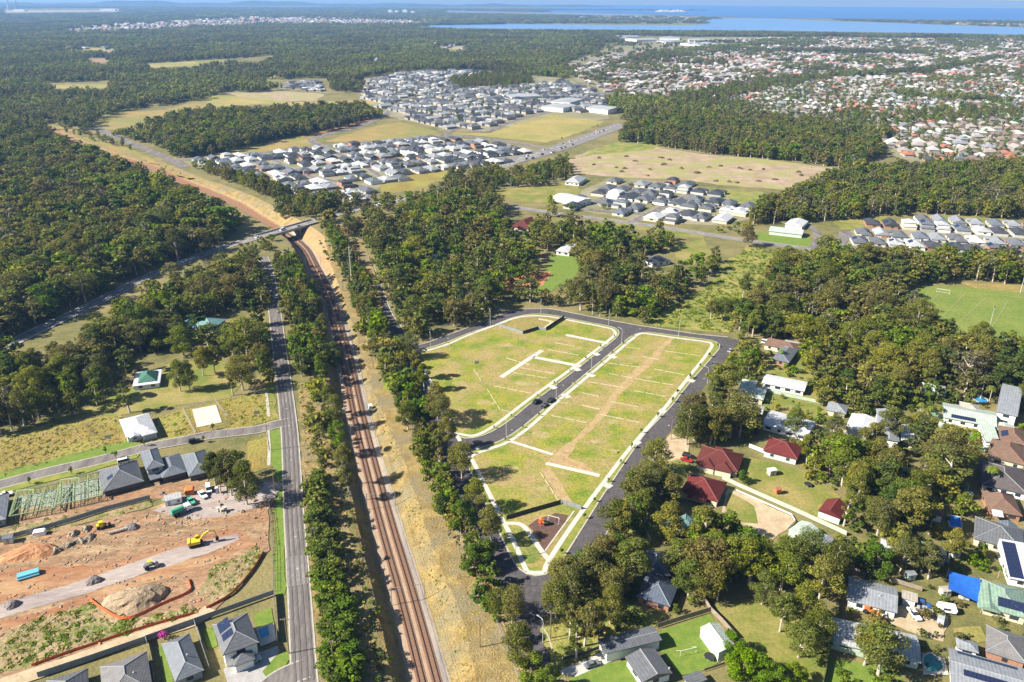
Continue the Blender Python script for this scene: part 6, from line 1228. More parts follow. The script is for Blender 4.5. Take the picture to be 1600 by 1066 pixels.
# ---------------------------------------------------------------- the far woods, as clumps
def clump(seed, n=7, r=13, nl=420, size=2.3):
    rs = np.random.RandomState(seed); cl = []
    for k in range(n):
        a, q = rs.uniform(0, 6.28), r*math.sqrt(rs.uniform(0, 1)); h = rs.uniform(9, 16)
        cl.append((q*math.cos(a), q*math.sin(a), h*.68, rs.uniform(3.4, 5.0))); cl.append((q*math.cos(a)+rs.uniform(-2, 2), q*math.sin(a)+rs.uniform(-2, 2), h*.45, rs.uniform(3, 4)))
    return crown_mesh('clump', leaf_cloud(rs, cl, nl, size, .9), 'far leaves')
proto_col('far_clump', [clump(s) for s in range(200, 206)])
def far_woods():
    open_px = [[(960,70),(1100,58),(1300,58),(1620,62),(1620,205),(1460,198),(1372,205),(1300,200),(1200,186),(1080,170),(960,150),(890,125),(880,100)],
               [(575,125),(640,112),(730,112),(880,122),(960,150),(950,185),(850,222),(690,212),(600,180),(560,158)], [(430,126),(520,124),(520,146),(440,144)],
               [(300,170),(340,145),(500,142),(620,154),(600,165),(500,168),(400,166)], [(140,190),(200,172),(300,158),(340,160),(262,190),(172,207)],
               [(220,258),(560,195),(640,160),(980,180),(990,235),(1330,262),(1330,300),(700,330),(300,300)],
               [(1370,200),(1640,195),(1640,268),(1450,268)], [(60,190),(300,240),(330,300),(100,215)], [(130,90),(175,92),(172,99),(140,98)], [(300,95),(420,88),(420,100),(310,104)], [(400,88),(430,86),(440,96),(400,98)], [(60,130),(180,126),(180,138),(70,138)], [(215,100),(320,94),(325,106),(225,108)], [(675,74),(735,71),(735,77),(680,79)], [(560,98),(600,96),(600,101),(565,103)],
               [(632,41),(830,37.4),(1108,38),(1098,30),(1200,28),(1480,39),(1640,44),(1640,56),(1200,49),(740,45.5)], [(850,17),(1640,20),(1640,33.5),(1200,29.5),(1090,27.5),(960,23),(860,20)], [(690,16.5),(1010,23),(1010,25.5),(690,20)], [(0,14),(190,13),(190,18),(0,20)], [(950,56),(1150,60),(1155,73),(1010,68)]]
    polys = [PS(p) for p in open_px]
    allp, rot, scl, ix = [], [], [], []
    for d0, d1, sp, s, zf, keep in ((760, 2600, 17, 1.0, 1.0, .93), (2600, 6000, 30, 1.75, 1.05, .9), (6000, 13500, 72, 4.2, 1.0, .85)):
        hw = math.tan(math.radians(35)); nx = int(2*d1*hw/sp); ny = int((d1-d0)/sp)
        gx, gy = np.meshgrid(np.arange(nx), np.arange(ny))
        x = -d1*hw + (gx + .5*(gy % 2) + NR.uniform(-.4, .4, gx.shape))*sp; y = d0 + (gy + NR.uniform(-.4, .4, gx.shape))*sp
        q = np.stack([x, y], 2).reshape(-1, 2); q = q[np.abs(q[:, 0]) < q[:, 1]*hw + 40]
        for p in polys: q = q[~inside(q, p)]
        if d0 < 1500:
            nearw = np.array(PS([(-200,560),(-200,205),(70,205),(290,320),(510,330),(640,318),(800,250),(970,200),(1060,186),(1372,218),(1640,262),(1640,700),(-200,700)])); q = q[~inside(q, nearw)]; q = q[~blocked(q)]
        q = q[NR.uniform(size=len(q)) < keep]; n = len(q)
        allp.append(np.column_stack([q, np.zeros(n)])); rot.append(NR.uniform(0, 6.28, n)); f = s*NR.uniform(.8, 1.25, n)
        scl.append(np.column_stack([f, f, zf*NR.uniform(.75, 1.3, n)*(1 + .25*(s > 2))])); ix.append(NR.randint(0, 6, n))
    nbase = sum(len(q_) for q_ in allp)
    # pockets of trees inside the far suburb
    w = PS([(880,112),(960,70),(1300,60),(1640,62),(1640,130),(1300,128),(1100,130),(960,150)]); lo, hi = w.min(0), w.max(0)
    q = NR.uniform(lo, hi, (int((hi-lo).prod()/800), 2)); q = q[inside(q, w)]
    px = np.array([Q(a, b) for a, b in q]); fld = np.sin(px[:, 0]*.021 + px[:, 1]*.11) + np.sin(px[:, 0]*.047 - px[:, 1]*.19) + .6*np.sin(px[:, 1]*.4); q = q[(fld > .35) | (NR.uniform(size=len(q)) < .2)]; n = len(q)
    allp.append(np.column_stack([q, np.zeros(n)])); rot.append(NR.uniform(0, 6.28, n)); f = NR.uniform(.5, 1.1, n); scl.append(np.column_stack([f, f, NR.uniform(.6, 1, n)])); ix.append(NR.randint(0, 6, n))
    # the dark tree belt along the creek through the suburb
    for a, b, wd in (((1300,122),(1450,112),16), ((1450,112),(1560,92),12), ((1210,80),(1420,84),60), ((1000,95),(1060,85),50), ((1060,82),(1200,70),25), ((1400,150),(1560,160),20)):
        A, B = P(*a), P(*b); m = int(np.linalg.norm(B-A)*wd*2/220)
        t = NR.uniform(size=m)[:, None]; q = A + (B-A)*t + NR.uniform(-wd, wd, (m, 2)); n = len(q)
        allp.append(np.column_stack([q, np.zeros(n)])); rot.append(NR.uniform(0, 6.28, n)); f = NR.uniform(.8, 1.2, n); scl.append(np.column_stack([f, f, NR.uniform(.8, 1.2, n)])); ix.append(NR.randint(0, 6, n))
    P_ = np.vstack(allp); rot = np.concatenate(rot); scl = np.vstack(scl); ix = np.concatenate(ix)
    openf = [(np.array(p, float), k) for p, k in (([(300,170),(340,146),(500,141),(620,153),(600,165),(400,167)],1), ([(430,124),(520,122),(520,148),(440,146)],1), ([(560,124),(640,110),(760,110),(960,148),(950,190),(690,214),(560,160)],1), ([(140,190),(300,158),(340,160),(172,207)],.9), ([(60,192),(300,240),(330,300),(100,215)],.9),
             ([(630,41),(830,37.4),(1108,37),(1098,30),(1200,28),(1480,39),(1640,44),(1640,55),(1200,48),(740,45)],1), ([(850,16),(1640,19),(1640,32.5),(1200,28.5),(1090,26),(860,19)],1), ([(690,16.5),(1010,22.5),(1010,25),(690,19.5)],1), ([(0,14),(190,13),(190,19),(0,21)],1), ([(90,46),(200,36),(400,27),(520,28),(690,34),(600,38),(420,36),(220,46),(120,50)],.8),
             ([(130,90),(175,92),(172,99),(140,98)],1), ([(300,95),(420,88),(420,100),(310,104)],.6), ([(75,133),(170,131),(170,139),(80,139)],.9), ([(225,99),(320,95),(320,104),(230,106)],.9), ([(675,73),(735,71),(735,77),(680,79)],.9), ([(90,72),(180,74),(180,82),(110,80)],.8), ([(400,122),(430,118),(440,128),(410,130)],.8), ([(950,55),(1150,59),(1155,72),(1010,67)],.9), ([(960,62),(1625,58),(1625,130),(960,150),(880,115)],.45), ([(900,25),(1090,26),(1100,34),(880,31)],.5), ([(1380,33),(1625,37),(1625,43),(1480,38)],.6))]
    keepm = np.ones(len(P_), bool); base = np.arange(len(P_)) < nbase
    for fr in (0.0, 7.0, 12.0):
        uv = np.array([Q(x, y, fr*s) for (x, y, _), s in zip(P_, scl[:, 2])])
        for p, k in openf: keepm &= ~(inside(uv, p) & base & (NR.uniform(size=len(P_)) < k))
    near_seen = np.array([hides(x, y, 13*s) if math.hypot(x, y) < 2600 else False for (x, y, _), s in zip(P_, scl[:, 2])]); keepm &= ~near_seen
    P_, rot, scl, ix = P_[keepm], rot[keepm], scl[keepm], ix[keepm]; print('clumps', len(P_))
    scatter('far_woodland', 'far_clump', P_, rot, scl, ix, 'endless olive and blue bushland stretching to the horizon', 'woodland')
far_woods()
# ---------------------------------------------------------------- the rest of the suburb houses
def far_houses():
    rest = SPOTS[N_NEAR:]; ms = []
    for pal in ('estate roof', 'suburb roof'):
        for kd in ('hip', 'gable', 'wing'):
            mb = MB(); mr = MB(); roof_mb(mr, -.5, .5, -.5, .5, 3.0, 'gable' if kd == 'gable' else 'hip', 0, 'x')
            v = []; L = 1.0
            for (x, y, z) in mr.v: v.append((x, y, z))
            top = 5.4; v2 = []
            for i, (x, y, z) in enumerate(v):
                if i == 8: v2.append((-.5 if kd == 'gable' else -.22, 0, top))
                elif i == 9: v2.append((.5 if kd == 'gable' else .22, 0, top))
                else: v2.append((x, y, z))
            mr.v = v2; mb.add(mr.v, mr.f, 0); mb.box(-.46, .46, -.45, .45, 0, 2.78, 1)
            if kd == 'wing': mb.add([(.1,-.75,2.8),(.5,-.75,2.8),(.5,0,2.8),(.1,0,2.8),(.3,-.6,4.6),(.3,0,4.6)], [(0,1,4),(1,2,5,4),(3,0,4,5),(0,3,2,1)], 0); mb.box(.14, .46, -.72, -.4, 0, 2.79, 1)
            ms.append(mb.mesh('house', [pal, 'far wall']))
    proto_col('far_house', ms); pts, rot, scl, ix = [], [], [], []
    for x, y, rz, L, W, pal, est in rest:
        pts.append((x, y, 0)); rot.append(rz); scl.append((L, W, R.choice((1, 1, 1, 1.5)) * (1.5 if est == 6 else 1))); ix.append((0 if pal == 'e' else 3) + R.randrange(3))
    scatter('far_houses', 'far_house', pts, rot, scl, ix, 'thousands of small roofs of the distant suburbs', 'houses')
far_houses()
# ================================================================== vehicles
def car_proto(kind):
    L, W, H = {'sedan': (4.6, 1.8, 1.45), 'suv': (4.7, 1.88, 1.72), 'ute': (5.3, 1.88, 1.78), 'van': (5.0, 1.95, 2.05)}[kind]
    b = MB(); h = H*.52; x0, x1 = -L/2, L/2
    prof = {'sedan': [(x0,.32),(x1,.32),(x1,h*.82),(x1-.25,h*.95),(x1-1.2,h),(x0+.8,h),(x0,h*.95)], 'suv': [(x0,.35),(x1,.35),(x1,h*.85),(x1-.25,h*.98),(x1-1.2,h*1.03),(x0,h*1.03)],
            'ute': [(x0,.4),(x1,.4),(x1,h*.85),(x1-.25,h*.98),(x1-1.2,h*1.02),(x0,h*1.02)], 'van': [(x0,.35),(x1,.35),(x1,h*.8),(x1-.3,h*.95),(x0,h*1.0)]}[kind]
    b.prism(prof, -W/2, W/2, 0)
    ca, cb, ta, tb = {'sedan': (-1.55, 1.05, -.95, .35), 'suv': (-2.25, 1.05, -2.0, .35), 'ute': (-.75, 1.1, -.6, .4), 'van': (-2.45, 1.9, -2.4, 1.1)}[kind]
    w0, w1 = W/2-.04, W/2-.24
    zb, zt = h*.97, H
    b.add([(ca,-w0,zb),(cb,-w0,zb),(cb,w0,zb),(ca,w0,zb),(ta,-w1,zt),(tb,-w1,zt),(tb,w1,zt),(ta,w1,zt)], [(4,5,6,7)], 0)
    g = MB(); g.add([(ca,-w0,zb),(cb,-w0,zb),(cb,w0,zb),(ca,w0,zb),(ta,-w1,zt-.005),(tb,-w1,zt-.005),(tb,w1,zt-.005),(ta,w1,zt-.005)], [(0,1,5,4),(1,2,6,5),(2,3,7,6),(3,0,4,7)])
    if kind == 'ute': b.box(x0+.05, ca-.1, -W/2+.05, -W/2+.13, h*.99, h*1.35); b.box(x0+.05, ca-.1, W/2-.13, W/2-.05, h*.99, h*1.35)
    wh = MB(); wh.tube([(0,-.11,0),(0,.11,0)], .33, 10)
    hl = MB(); hl.box(-.03, .03, -.18, .18, -.07, .07)
    return dict(body=b.mesh('body', ['paint white']), glass=g.mesh('glass', ['window glass']), wheel=wh.mesh('wheel', ['rubber']), light=hl.mesh('headlight', ['galvanised']), dims=(L, W, H))
CARS = {k: car_proto(k) for k in ('sedan', 'suv', 'ute', 'van')}
def car(px, py, to, kind, paint, label, z=0.0, small=False, group=None):
    p = P(px, py, z); d = P(*to, z) - p; c = CARS[kind]; L, W, H = c['dims']
    t = thing('car' if kind in ('sedan', 'suv') else kind if kind == 'van' else 'utility_truck', label, {'van': 'van', 'ute': 'ute'}.get(kind, 'car'), (p[0], p[1], z), math.atan2(d[1], d[0]), group)
    o = link('body', c['body'], t); o.material_slots[0].link = 'OBJECT'; o.material_slots[0].material = MAT[paint]; link('windows', c['glass'], t)
    if not small:
        for x in (-L*.3, L*.3):
            for y in (-W/2+.06, W/2-.06): link('wheel', c['wheel'], t, (x, y, .33))
        for y in (-W*.33, W*.33): link('headlight', c['light'], t, (L/2, y, .62))
    keep_clear([p + q for q in ((-2,-2),(2,-2),(2,2),(-2,2))])
    return t
def vehicles():
    z = .06
    car(838,629,(856,614),'suv','paint black','black car half up on the far verge of the inner street', z + .1); car(851,635.5,(832,650),'sedan','paint black','dark car parked at the kerb of the inner street', z); car(861,627,(880,611),'suv','paint black','black car on the near verge of the inner street', .17)
    car(1072,720,(1090,724),'sedan','paint red','bright red car beside the maroon roofed house', LAY[0]+.01); car(1075,714,(1092,718),'suv','paint black','black car beside the bright red car', LAY[0]+.01)
    car(1130,576.5,(1142,580),'sedan','paint blue','blue car on the verge near the street bend', .05); car(1197,537,(1212,540),'van','paint white','white van in front of the brown roofed house', .05); car(1116,571,(1136,548),'ute','paint grey','grey utility at the top of the east road', z); car(1141,549,(1150,540),'sedan','paint silver','silver car at the street end bend', z)
    car(304,691,(340,683),'suv','paint black','dark car parked on the side street', LAY[0]); car(8,775,(40,767),'ute','paint white','white tray truck parked at the end of the side street', LAY[0]); car(195,723,(215,718),'van','paint white','white van behind the grey hip roofed brick house', LAY[0])
    car(317,775,(327,786),'ute','paint white','white utility in the gravel yard', LAY[0]); car(326,766,(330,782),'van','paint white','white box van in the gravel yard', LAY[0]); car(298,785,(290,775),'ute','paint green','dark green utility next to the orange machine', LAY[0])
    car(432,465,(434,480),'sedan','paint white','white car on the shaded end of the long road', LAY[0]); car(436,478,(440,500),'sedan','paint silver','silver car parked by the far end of the long road', LAY[0])
    for k, (x, y, u, v, kd, cl, lb) in enumerate(((50,521,90,501,'suv','grey','grey car lowest on the two lane highway'),(75,508.5,120,487,'sedan','white','white car on the sunny stretch of the highway'),(127,486,90,504,'suv','white','white wagon meeting it on the highway'),(240,431,282,413,'sedan','silver','silver car in the tree shade of the highway'),(287,410,330,395,'ute','white','white utility on the highway between the trees'),(300,405,282,412,'sedan','white','white car on the highway before the bridge'),(352,386,400,372,'suv','silver','silver car nearing the bridge'),(403,371.5,430,363.5,'sedan','white','white car just before the bridge'),(442,360,470,352,'van','white','white van crossing the railway bridge'),(466,354,490,346,'sedan','silver','silver car leaving the railway bridge'),(592,321,610,317.5,'sedan','white','white car on the road beyond the bridge'))):
        car(x, y, (u, v), kd, 'paint ' + cl, lb, .33, small=k > 2)
    w = ROAD['motorway']
    for k in range(16):
        i = R.randrange(2, len(w)-3); o = R.choice((-9, -5.5, 4, 7.5)); p = offs(w, o)[i]; q = offs(w, o)[i+1]; a = Q(*p); b = Q(*q)
        car(*a, b if o > 0 else (2*a[0]-b[0], 2*a[1]-b[1]), R.choice(('sedan', 'suv', 'van')), cl := R.choice(('paint white', 'paint white', 'paint black', 'paint silver')), f'{cl[6:]} vehicle on the far broad highway', LAY[0], True, cl[6:] + ' traffic on the far highway')
    for k in range(26):
        i = R.randrange(N_NEAR); s = SPOTS[i]; a = s[2]; p = np.array(s[:2]) + np.array((math.cos(a), math.sin(a)))*(s[3]/2 + 3.5); q = p + np.array((math.cos(a), math.sin(a)))
        cl = R.choice(('paint white', 'paint silver', 'paint black', 'paint red')); car(*Q(*p), Q(*q), R.choice(('sedan', 'suv', 'ute')), cl, f'{cl[6:]} car on a driveway in {EST_NAME[s[6]]}', LAY[0], True, f'{cl[6:]} cars on driveways in {EST_NAME[s[6]]}')
    car(1441,946,(1452,950),'suv','paint blue','blue car beside the small brown carport', LAY[0])
vehicles()
def excavator():
    p = P(307, 853, 0); q = P(334, 847, 0); d = q - p; z = LAY[0]; t = thing('excavator', 'yellow tracked excavator with its arm stretched out over the new road bed', 'excavator', (*p, z), math.atan2(d[1], d[0]))
    for y in (-1.2, 1.2):
        m = MB(); pr = [(-2.0,.1),(1.9,.1),(2.2,.45),(1.9,.85),(-2.0,.85),(-2.3,.45)]; m.prism(pr, y-.35, y+.35); m.build('crawler_track', 'rubber', t)
    m = MB(); m.box(-1.9, 1.4, -1.35, 1.35, 1.0, 2.1); m.prism([(-2.7,1.1),(-1.7,1.1),(-1.7,2.35),(-2.5,2.2)], -1.35, 1.35); m.box(-.6,.6,-.6,.6,.7,1.05); m.build('body', 'paint yellow', t)
    m = MB(); m.prism([(.0,2.1),(1.5,2.1),(1.35,3.0),(.9,3.2),(.0,3.2)], .35, 1.3); c = m.build('cab', 'paint yellow', t)
    m = MB(); m.box(.2, 1.2, .32, .34, 2.3, 3.0); m.box(.2, 1.2, 1.305, 1.33, 2.3, 3.0); m.box(1.42, 1.5, .5, 1.2, 2.25, 2.9); m.build('window', 'window glass', c)
    m = MB(); m.tube([(1.2,-.2,1.7),(3.0,-.2,3.9),(4.6,-.2,4.6),(6.3,-.2,4.2)], [.3,.34,.3,.2], 4); m.build('boom', 'paint yellow', t)
    m = MB(); m.tube([(5.9,-.2,4.7),(6.3,-.2,4.2),(6.8,-.2,1.6)], [.2,.26,.16], 4); m.build('stick', 'paint yellow', t)
    m = MB(); m.prism([(6.3,1.7),(7.0,1.7),(7.3,.9),(6.9,.3),(6.2,.5)], -.75, .35); m.build('bucket', 'rubber', t)
    m = MB(); m.tube([(2.6,-.2,2.2),(4.3,-.2,4.2)], .09, 5); m.tube([(4.2,-.2,5.0),(5.9,-.2,4.75)], .09, 5); m.build('hydraulic_ram', 'steel', t)
    # roller
    p = P(237, 888); d = P(247, 884) - p; t = thing('road_roller', 'small dark roller on the grey road bed', 'roller', (*p, z), math.atan2(d[1], d[0]))
    for x in (-1.5, 1.5): m = MB(); m.tube([(x,-.85,.7),(x,.85,.7)], .7, 14); m.build('drum', 'steel' if x > 0 else 'rubber', t)
    m = MB(); m.box(-1.9, .5, -.7, .7, 1.0, 1.8); m.box(.4, 2.2, -.75, .75, .95, 1.25); m.build('body', 'paint grey', t)
    m = MB(); m.box(-.7, .5, -.65, .65, 2.6, 2.72); [m.box(x-.05, x+.05, y-.05, y+.05, 1.75, 2.6) for x in (-.6, .4) for y in (-.55, .55)]; m.build('canopy', 'paint yellow', t)
    # backhoe by the heaps
    p = P(160, 826); d = P(175, 822) - p; t = thing('loader', 'small yellow loader beside the stacked culvert pipes', 'loader', (*p, z), math.atan2(d[1], d[0]))
    m = MB(); m.box(-1.6, 1.0, -.8, .8, .7, 1.6); m.box(-.9, .5, -.7, .7, 1.6, 2.6); m.build('body', 'paint yellow', t); m = MB(); m.tube([(.6,0,1.4),(2.2,0,.9)], .18, 4); m.prism([(2.0,.2),(2.9,.2),(2.6,1.0),(2.1,1.0)], -.95, .95); m.build('bucket', 'rubber', t)
    for x in (-1.1, .9):
        for y in (-.9, .9): m = MB(); m.tube([(x,y-.18,.6),(x,y+.18,.6)], .6, 10); m.build('wheel', 'rubber', t)
    # tank truck
    p = P(284, 803); d = P(298, 797) - p; t = thing('tank_truck', 'truck with a green water tank on the gravel yard', 'truck', (*p, z), math.atan2(d[1], d[0]))
    m = MB(); m.tube([(-3.6,0,1.9),(-3.5,0,1.9),(1.0,0,1.9),(1.1,0,1.9)], [.7,1.05,1.05,.7], 12); m.build('tank', 'paint green', t); m = MB(); m.box(-3.8, 3.6, -1.1, 1.1, .7, .95); m.build('chassis', 'paint grey', t)
    m = MB(); m.prism([(1.6,.75),(3.7,.75),(3.7,1.9),(3.3,2.7),(1.6,2.7)], -1.15, 1.15); c = m.build('cab', 'paint white', t); m = MB(); m.box(3.45, 3.62, -1, 1, 1.9, 2.5); m.build('windscreen', 'window glass', c)
    for x in (-2.6, -1.4, 2.6):
        for y in (-1.05, 1.05): m = MB(); m.tube([(x,y-.15,.5),(x,y+.15,.5)], .5, 10); m.build('wheel', 'rubber', t)
    # orange machine, toilet, tractor
    p = P(297, 772); t = thing('generator', 'orange canvas covered machine in the gravel yard', 'machine', (*p, z), .3); m = MB(); m.box(-1.5,1.5,-1.3,1.3,.1,1.6); m.prism([(-1.7,1.6),(1.7,1.6),(1.2,2.2),(-1.2,2.2)], -1.5, 1.5); m.build('cover', 'paint orange', t); m = MB(); m.box(-1.6,1.6,-1.0,1.0,.0,.1); m.build('skid', 'steel', t)
    p = P(340, 771); t = thing('portable_toilet', 'blue portable toilet under the yard gums', 'toilet', (*p, z), .3); m = MB(); m.box(-.6,.6,-.6,.6,0,2.1); m.build('cabin', 'paint blue', t); m = MB(); m.prism([(-.65,2.1),(.65,2.1),(.4,2.4),(-.4,2.4)], -.65, .65); m.build('roof', 'paint white', t); m = MB(); m.box(-.4,.4,-.64,-.6,.1,1.9); m.build('door', 'paint silver', t)
    p = P(1356, 958); t = thing('tractor', 'orange tractor in front of the long silver roofed house', 'tractor', (*p, z), -.4); m = MB(); m.box(-1.2,1.6,-.5,.5,.7,1.5); m.box(-1.3,.2,-.6,.6,1.5,2.5); m.build('body', 'paint orange', t); m = MB(); m.tube([(1.4,0,1.0),(2.6,0,.7)], .15, 4); m.prism([(2.4,.1),(3.1,.1),(2.9,.8),(2.5,.8)], -1, 1); m.build('bucket', 'paint orange', t)
    for x, r in ((-.9,.7),(1.2,.45)):
        for y in (-.8, .8): m = MB(); m.tube([(x,y-.2,r),(x,y+.2,r)], r, 10); m.build('wheel', 'rubber', t)
    p = P(1478, 957); t = thing('caravan', 'white caravan by the small lime bush', 'caravan', (*p, z), -.25); m = MB(); m.prism([(-2.6,.5),(2.4,.5),(2.7,1.6),(2.2,2.5),(-2.4,2.5),(-2.7,1.4)], -1.1, 1.1); m.build('body', 'paint white', t); m = MB(); m.box(-1.2,.8,-1.13,-1.09,1.3,2.0); m.build('window', 'window glass', t); m = MB(); m.tube([(0,-1.0,.35),(0,1.0,.35)], .35, 10); m.build('wheel', 'rubber', t)
    p = P(1469, 972); t = thing('boat', 'covered silver boat on a concrete pad', 'boat', (*p, z), 1.0); m = MB(); m.prism([(-2.6,1.0),(-2.4,.5),(1.6,.5),(2.8,1.1)], -.95, .95); m.build('hull', 'paint silver', t); m = MB(); m.prism([(-2.5,1.1),(2.6,1.15),(.6,1.75),(-1.4,1.75)], -.9, .9); m.build('cover', 'paint silver', t)
excavator()
# ================================================================== heaps, pipes, silt fences on the earthworks
def heap(px, py, rx, ry, h, m, label, rot=.35, name='spoil_heap', cat='spoil heap', group=None, seed=0, lump=.25):
    rs = np.random.RandomState(seed + int(px*7 + py)); p = P(px, py); n, k = 22, 6; vs = []
    for j in range(k):
        f = j/(k-1)
        for i in range(n):
            a = 6.2832*i/n; r = (1-f)**.75*(1 + lump*.5*math.sin(3*a+px) + rs.uniform(-lump, lump)*.5*(1 if 0 < j else .4))
            vs.append((rx*r*math.cos(a), ry*r*math.sin(a), h*(math.sin(f*1.57) + rs.uniform(-.05, .05)*(0 < j < k-1)) - (.15 if j == 0 else 0)))
    mb = MB(); fs = [(j*n+i, j*n+(i+1) % n, (j+1)*n+(i+1) % n, (j+1)*n+i) for j in range(k-1) for i in range(n)] + [tuple((k-1)*n+i for i in range(n))]
    mb.add(vs, fs); o = mb.build(name, m); o.location = (*p, LAY[0]); o.rotation_euler = (0, 0, rot); return tag(o, label, cat, group)
heap(48, 866, 9.5, 4.2, 2.6, 'spoil orange', 'long orange clay heap at the left of the earthworks', .3); heap(213, 938, 9.5, 6, 3.4, 'spoil', 'big flat topped tan soil heap inside the orange fence', .25)
heap(147, 909, 2.6, 2.2, 1.6, 'spoil grey', 'small grey gravel heap on the new road bed'); heap(19, 947, 2.4, 2, 1.5, 'spoil grey', 'gravel heap at the left end of the road bed'); heap(205, 826, 2.8, 2, 1.4, 'spoil grey', 'grey gravel heap beside the culvert pipes')
for x, y, lb in ((88,862,'pale rubble heap beside the orange clay heap'),(107,853,'tan rubble heap in the middle of three'),(124,847,'dark rubble heap farthest along the row'),(140,842,'brown rubble heap below the yellow loader'),(115,836,'dark brush heap near the back fences'),(135,828,'brush heap nearest the culvert pipes')):
    heap(x, y, 2.0, 1.4, 1.2, 'rubble', lb, R.uniform(0, 3), lump=.6)
for x, y in [(R.uniform(910, 1270), 0) for _ in range(46)]:
    yy = 240 + R.uniform(0, 42) + (x-900)*.04
    if inside(np.array([(x, yy)]), [(905,250),(940,236),(1010,231),(1085,243),(1185,252),(1290,265),(1230,292),(1140,288),(1060,279),(960,273)])[0]:
        heap(x, yy, R.uniform(1.8, 3.6), R.uniform(1.5, 2.6), R.uniform(1.0, 1.9), 'rubble brown', 'dark burnt timber heap on the cleared earth field', R.uniform(0, 3), 'timber_heap', 'heap', 'burnt heaps on the cleared field', lump=.6) if 'rubble brown' in MAT else (mat('rubble brown', (.15, .095, .06), (.09, .06, .04), scale=.5, bump=.5), heap(x, yy, 4, 3, 2, 'rubble brown', 'dark burnt timber heap on the cleared earth field', 1, 'timber_heap', 'heap', 'burnt heaps on the cleared field', lump=.6))
def bundle(A, B, n, r, m, label, name, stack):
    a, b = P(*A), P(*B); d = b - a; L = np.linalg.norm(d); t = thing(name, label, 'pipes', (*((a+b)/2), LAY[0]), math.atan2(d[1], d[0])); k = 0
    for row in range(stack):
        for c in range(n-row):
            mb = MB(); y = (c - (n-row-1)/2)*2*r; z = r + row*1.75*r
            mb.tube([(-L/2, y, z), (L/2, y, z)], r, 10); mb.build('pipe', m, t)
bundle((28,906),(62,896), 4, .38, 'pipe blue', 'bundle of pale blue pipes on the bare earth', 'pipe_bundle', 2)
p0, p1 = P(171, 836), P(202, 828)
t = thing('culvert_pipes', 'row of white concrete culvert rings beside the gravel heap', 'pipes', (*p0, LAY[0]), math.atan2(*(p1-p0)[::-1]))
for i in range(9): mb = MB(); x = i*np.linalg.norm(p1-p0)/9; mb.tube([(x, 0, .55), (x+.48, 0, .55)], .55, 12); mb.build('ring', 'concrete', t)
for x, y, lb in ((342,800,'first white concrete pit by the tank truck'),(347,802,'middle white concrete pit by the tank truck'),(353,799,'last white concrete pit by the tank truck')):
    mb = MB(); mb.tube([(0,0,0),(0,0,1.5)], .55, 12); mb.tube([(0,0,1.5),(0,0,1.62)], [.68,.68], 12); o = mb.build('concrete_pit', 'concrete'); o.location = (*P(x, y), LAY[0]); tag(o, lb, 'concrete pit')
mb = MB(); mb.prism([(-1.9,0),(1.9,0),(1.9,1.3),(1.5,1.55),(-1.5,1.55),(-1.9,1.3)], -1.1, 1.1); mb.box(-2,2,-1.2,1.2,0,.15); o = mb.build('block_pallet', 'white wall'); o.location = (*P(63, 836), LAY[0]); o.rotation_euler = (0,0,.3); tag(o, 'white wrapped pallet against the back fence', 'pallet')
def ribbon(px, label):
    w = smooth(PS(px), 4); t = thing('silt_fence', label, 'silt fence', (*w[0], 0), 0); mb = MB(); z = LAY[0]
    for i in range(len(w)-1):
        a, b = w[i]-w[0], w[i+1]-w[0]; d = (b-a)/np.linalg.norm(b-a); n = np.array((-d[1], d[0]))*.12; l = R.uniform(-.3, .3)
        q = [a-n*3, b-n*3, b+n, a+n]; mb.add([(*q[0], z), (*q[1], z), (*b, z+.75+l*.3), (*a, z+.75), (*q[2], z), (*q[3], z)], [(0,1,2,3),(3,2,4,5)])
    mb.build('mesh', 'silt orange', t)
    m2 = MB()
    for i in range(0, len(w), 2): q = w[i]-w[0]; m2.box(q[0]-.04, q[0]+.04, q[1]-.04, q[1]+.04, z, z+1.0)
    m2.build('stakes', 'pole timber', t)
ribbon([(140,937),(160,952),(187,967),(212,965),(250,947),(295,927),(297,915),(294,907)], 'orange mesh fence looping round the big soil heap'); ribbon([(412,864),(400,885),(385,905),(362,930),(323,952)], 'long orange mesh fence down the weedy slope'); ribbon([(304,960),(250,975),(200,990),(150,1007),(105,1022),(50,1042)], 'red orange mesh fence beside the lower dirt track')
strip('dirt_track', smooth(PS([(330,952),(300,972),(220,996),(120,1032),(0,1072),(-40,1088)]), 4), 5, 'sand', 'pale dirt track below the earthworks', 'track', z=nz())
# ================================================================== fences
def fence(px, h, m, label, seg=2.4, z=0.0, post=True, cat='fence', name='fence'):
    w = densify(PS(px), seg, False); t = thing(name, label, cat, (*w[0], z), 0)
    mb = MB(); mb.box(0, 1, -.035, .035, .05, h); me = mb.mesh('panel', [m]); mp = MB(); mp.box(-.05, .05, -.05, .05, 0, h+.06); mpe = mp.mesh('post', [m])
    for i in range(len(w)):
        q = w[i]-w[0]
        if i < len(w)-1:
            d = w[i+1]-w[i]; o = link('panel', me, t, (*q, 0), math.atan2(d[1], d[0])); o.scale = (np.linalg.norm(d)*.985, 1, 1)
        if post: link('post', mpe, t, (*q, 0), 0)
    return t
def wire(px, label, h=1.8, step=5, m='wire mesh'):
    w = densify(PS(px), step, False); t = thing('wire_fence', label, 'fence', (*w[0], 0), 0); mb = MB(); mp = MB()
    for i in range(len(w)):
        a = w[i]-w[0]; za = ground_z(*w[i]); mp.box(a[0]-.06, a[0]+.06, a[1]-.06, a[1]+.06, za-.1, za+h+.1)
        if i < len(w)-1:
            b = w[i+1]-w[0]; zb = ground_z(*w[i+1])
            for k in (.25, .6, .98): mb.tube([(*a, za+h*k), (*b, zb+h*k)], .045, 3, cap=False)
    mb.build('wires', m, t); mp.build('posts', 'galvanised', t)
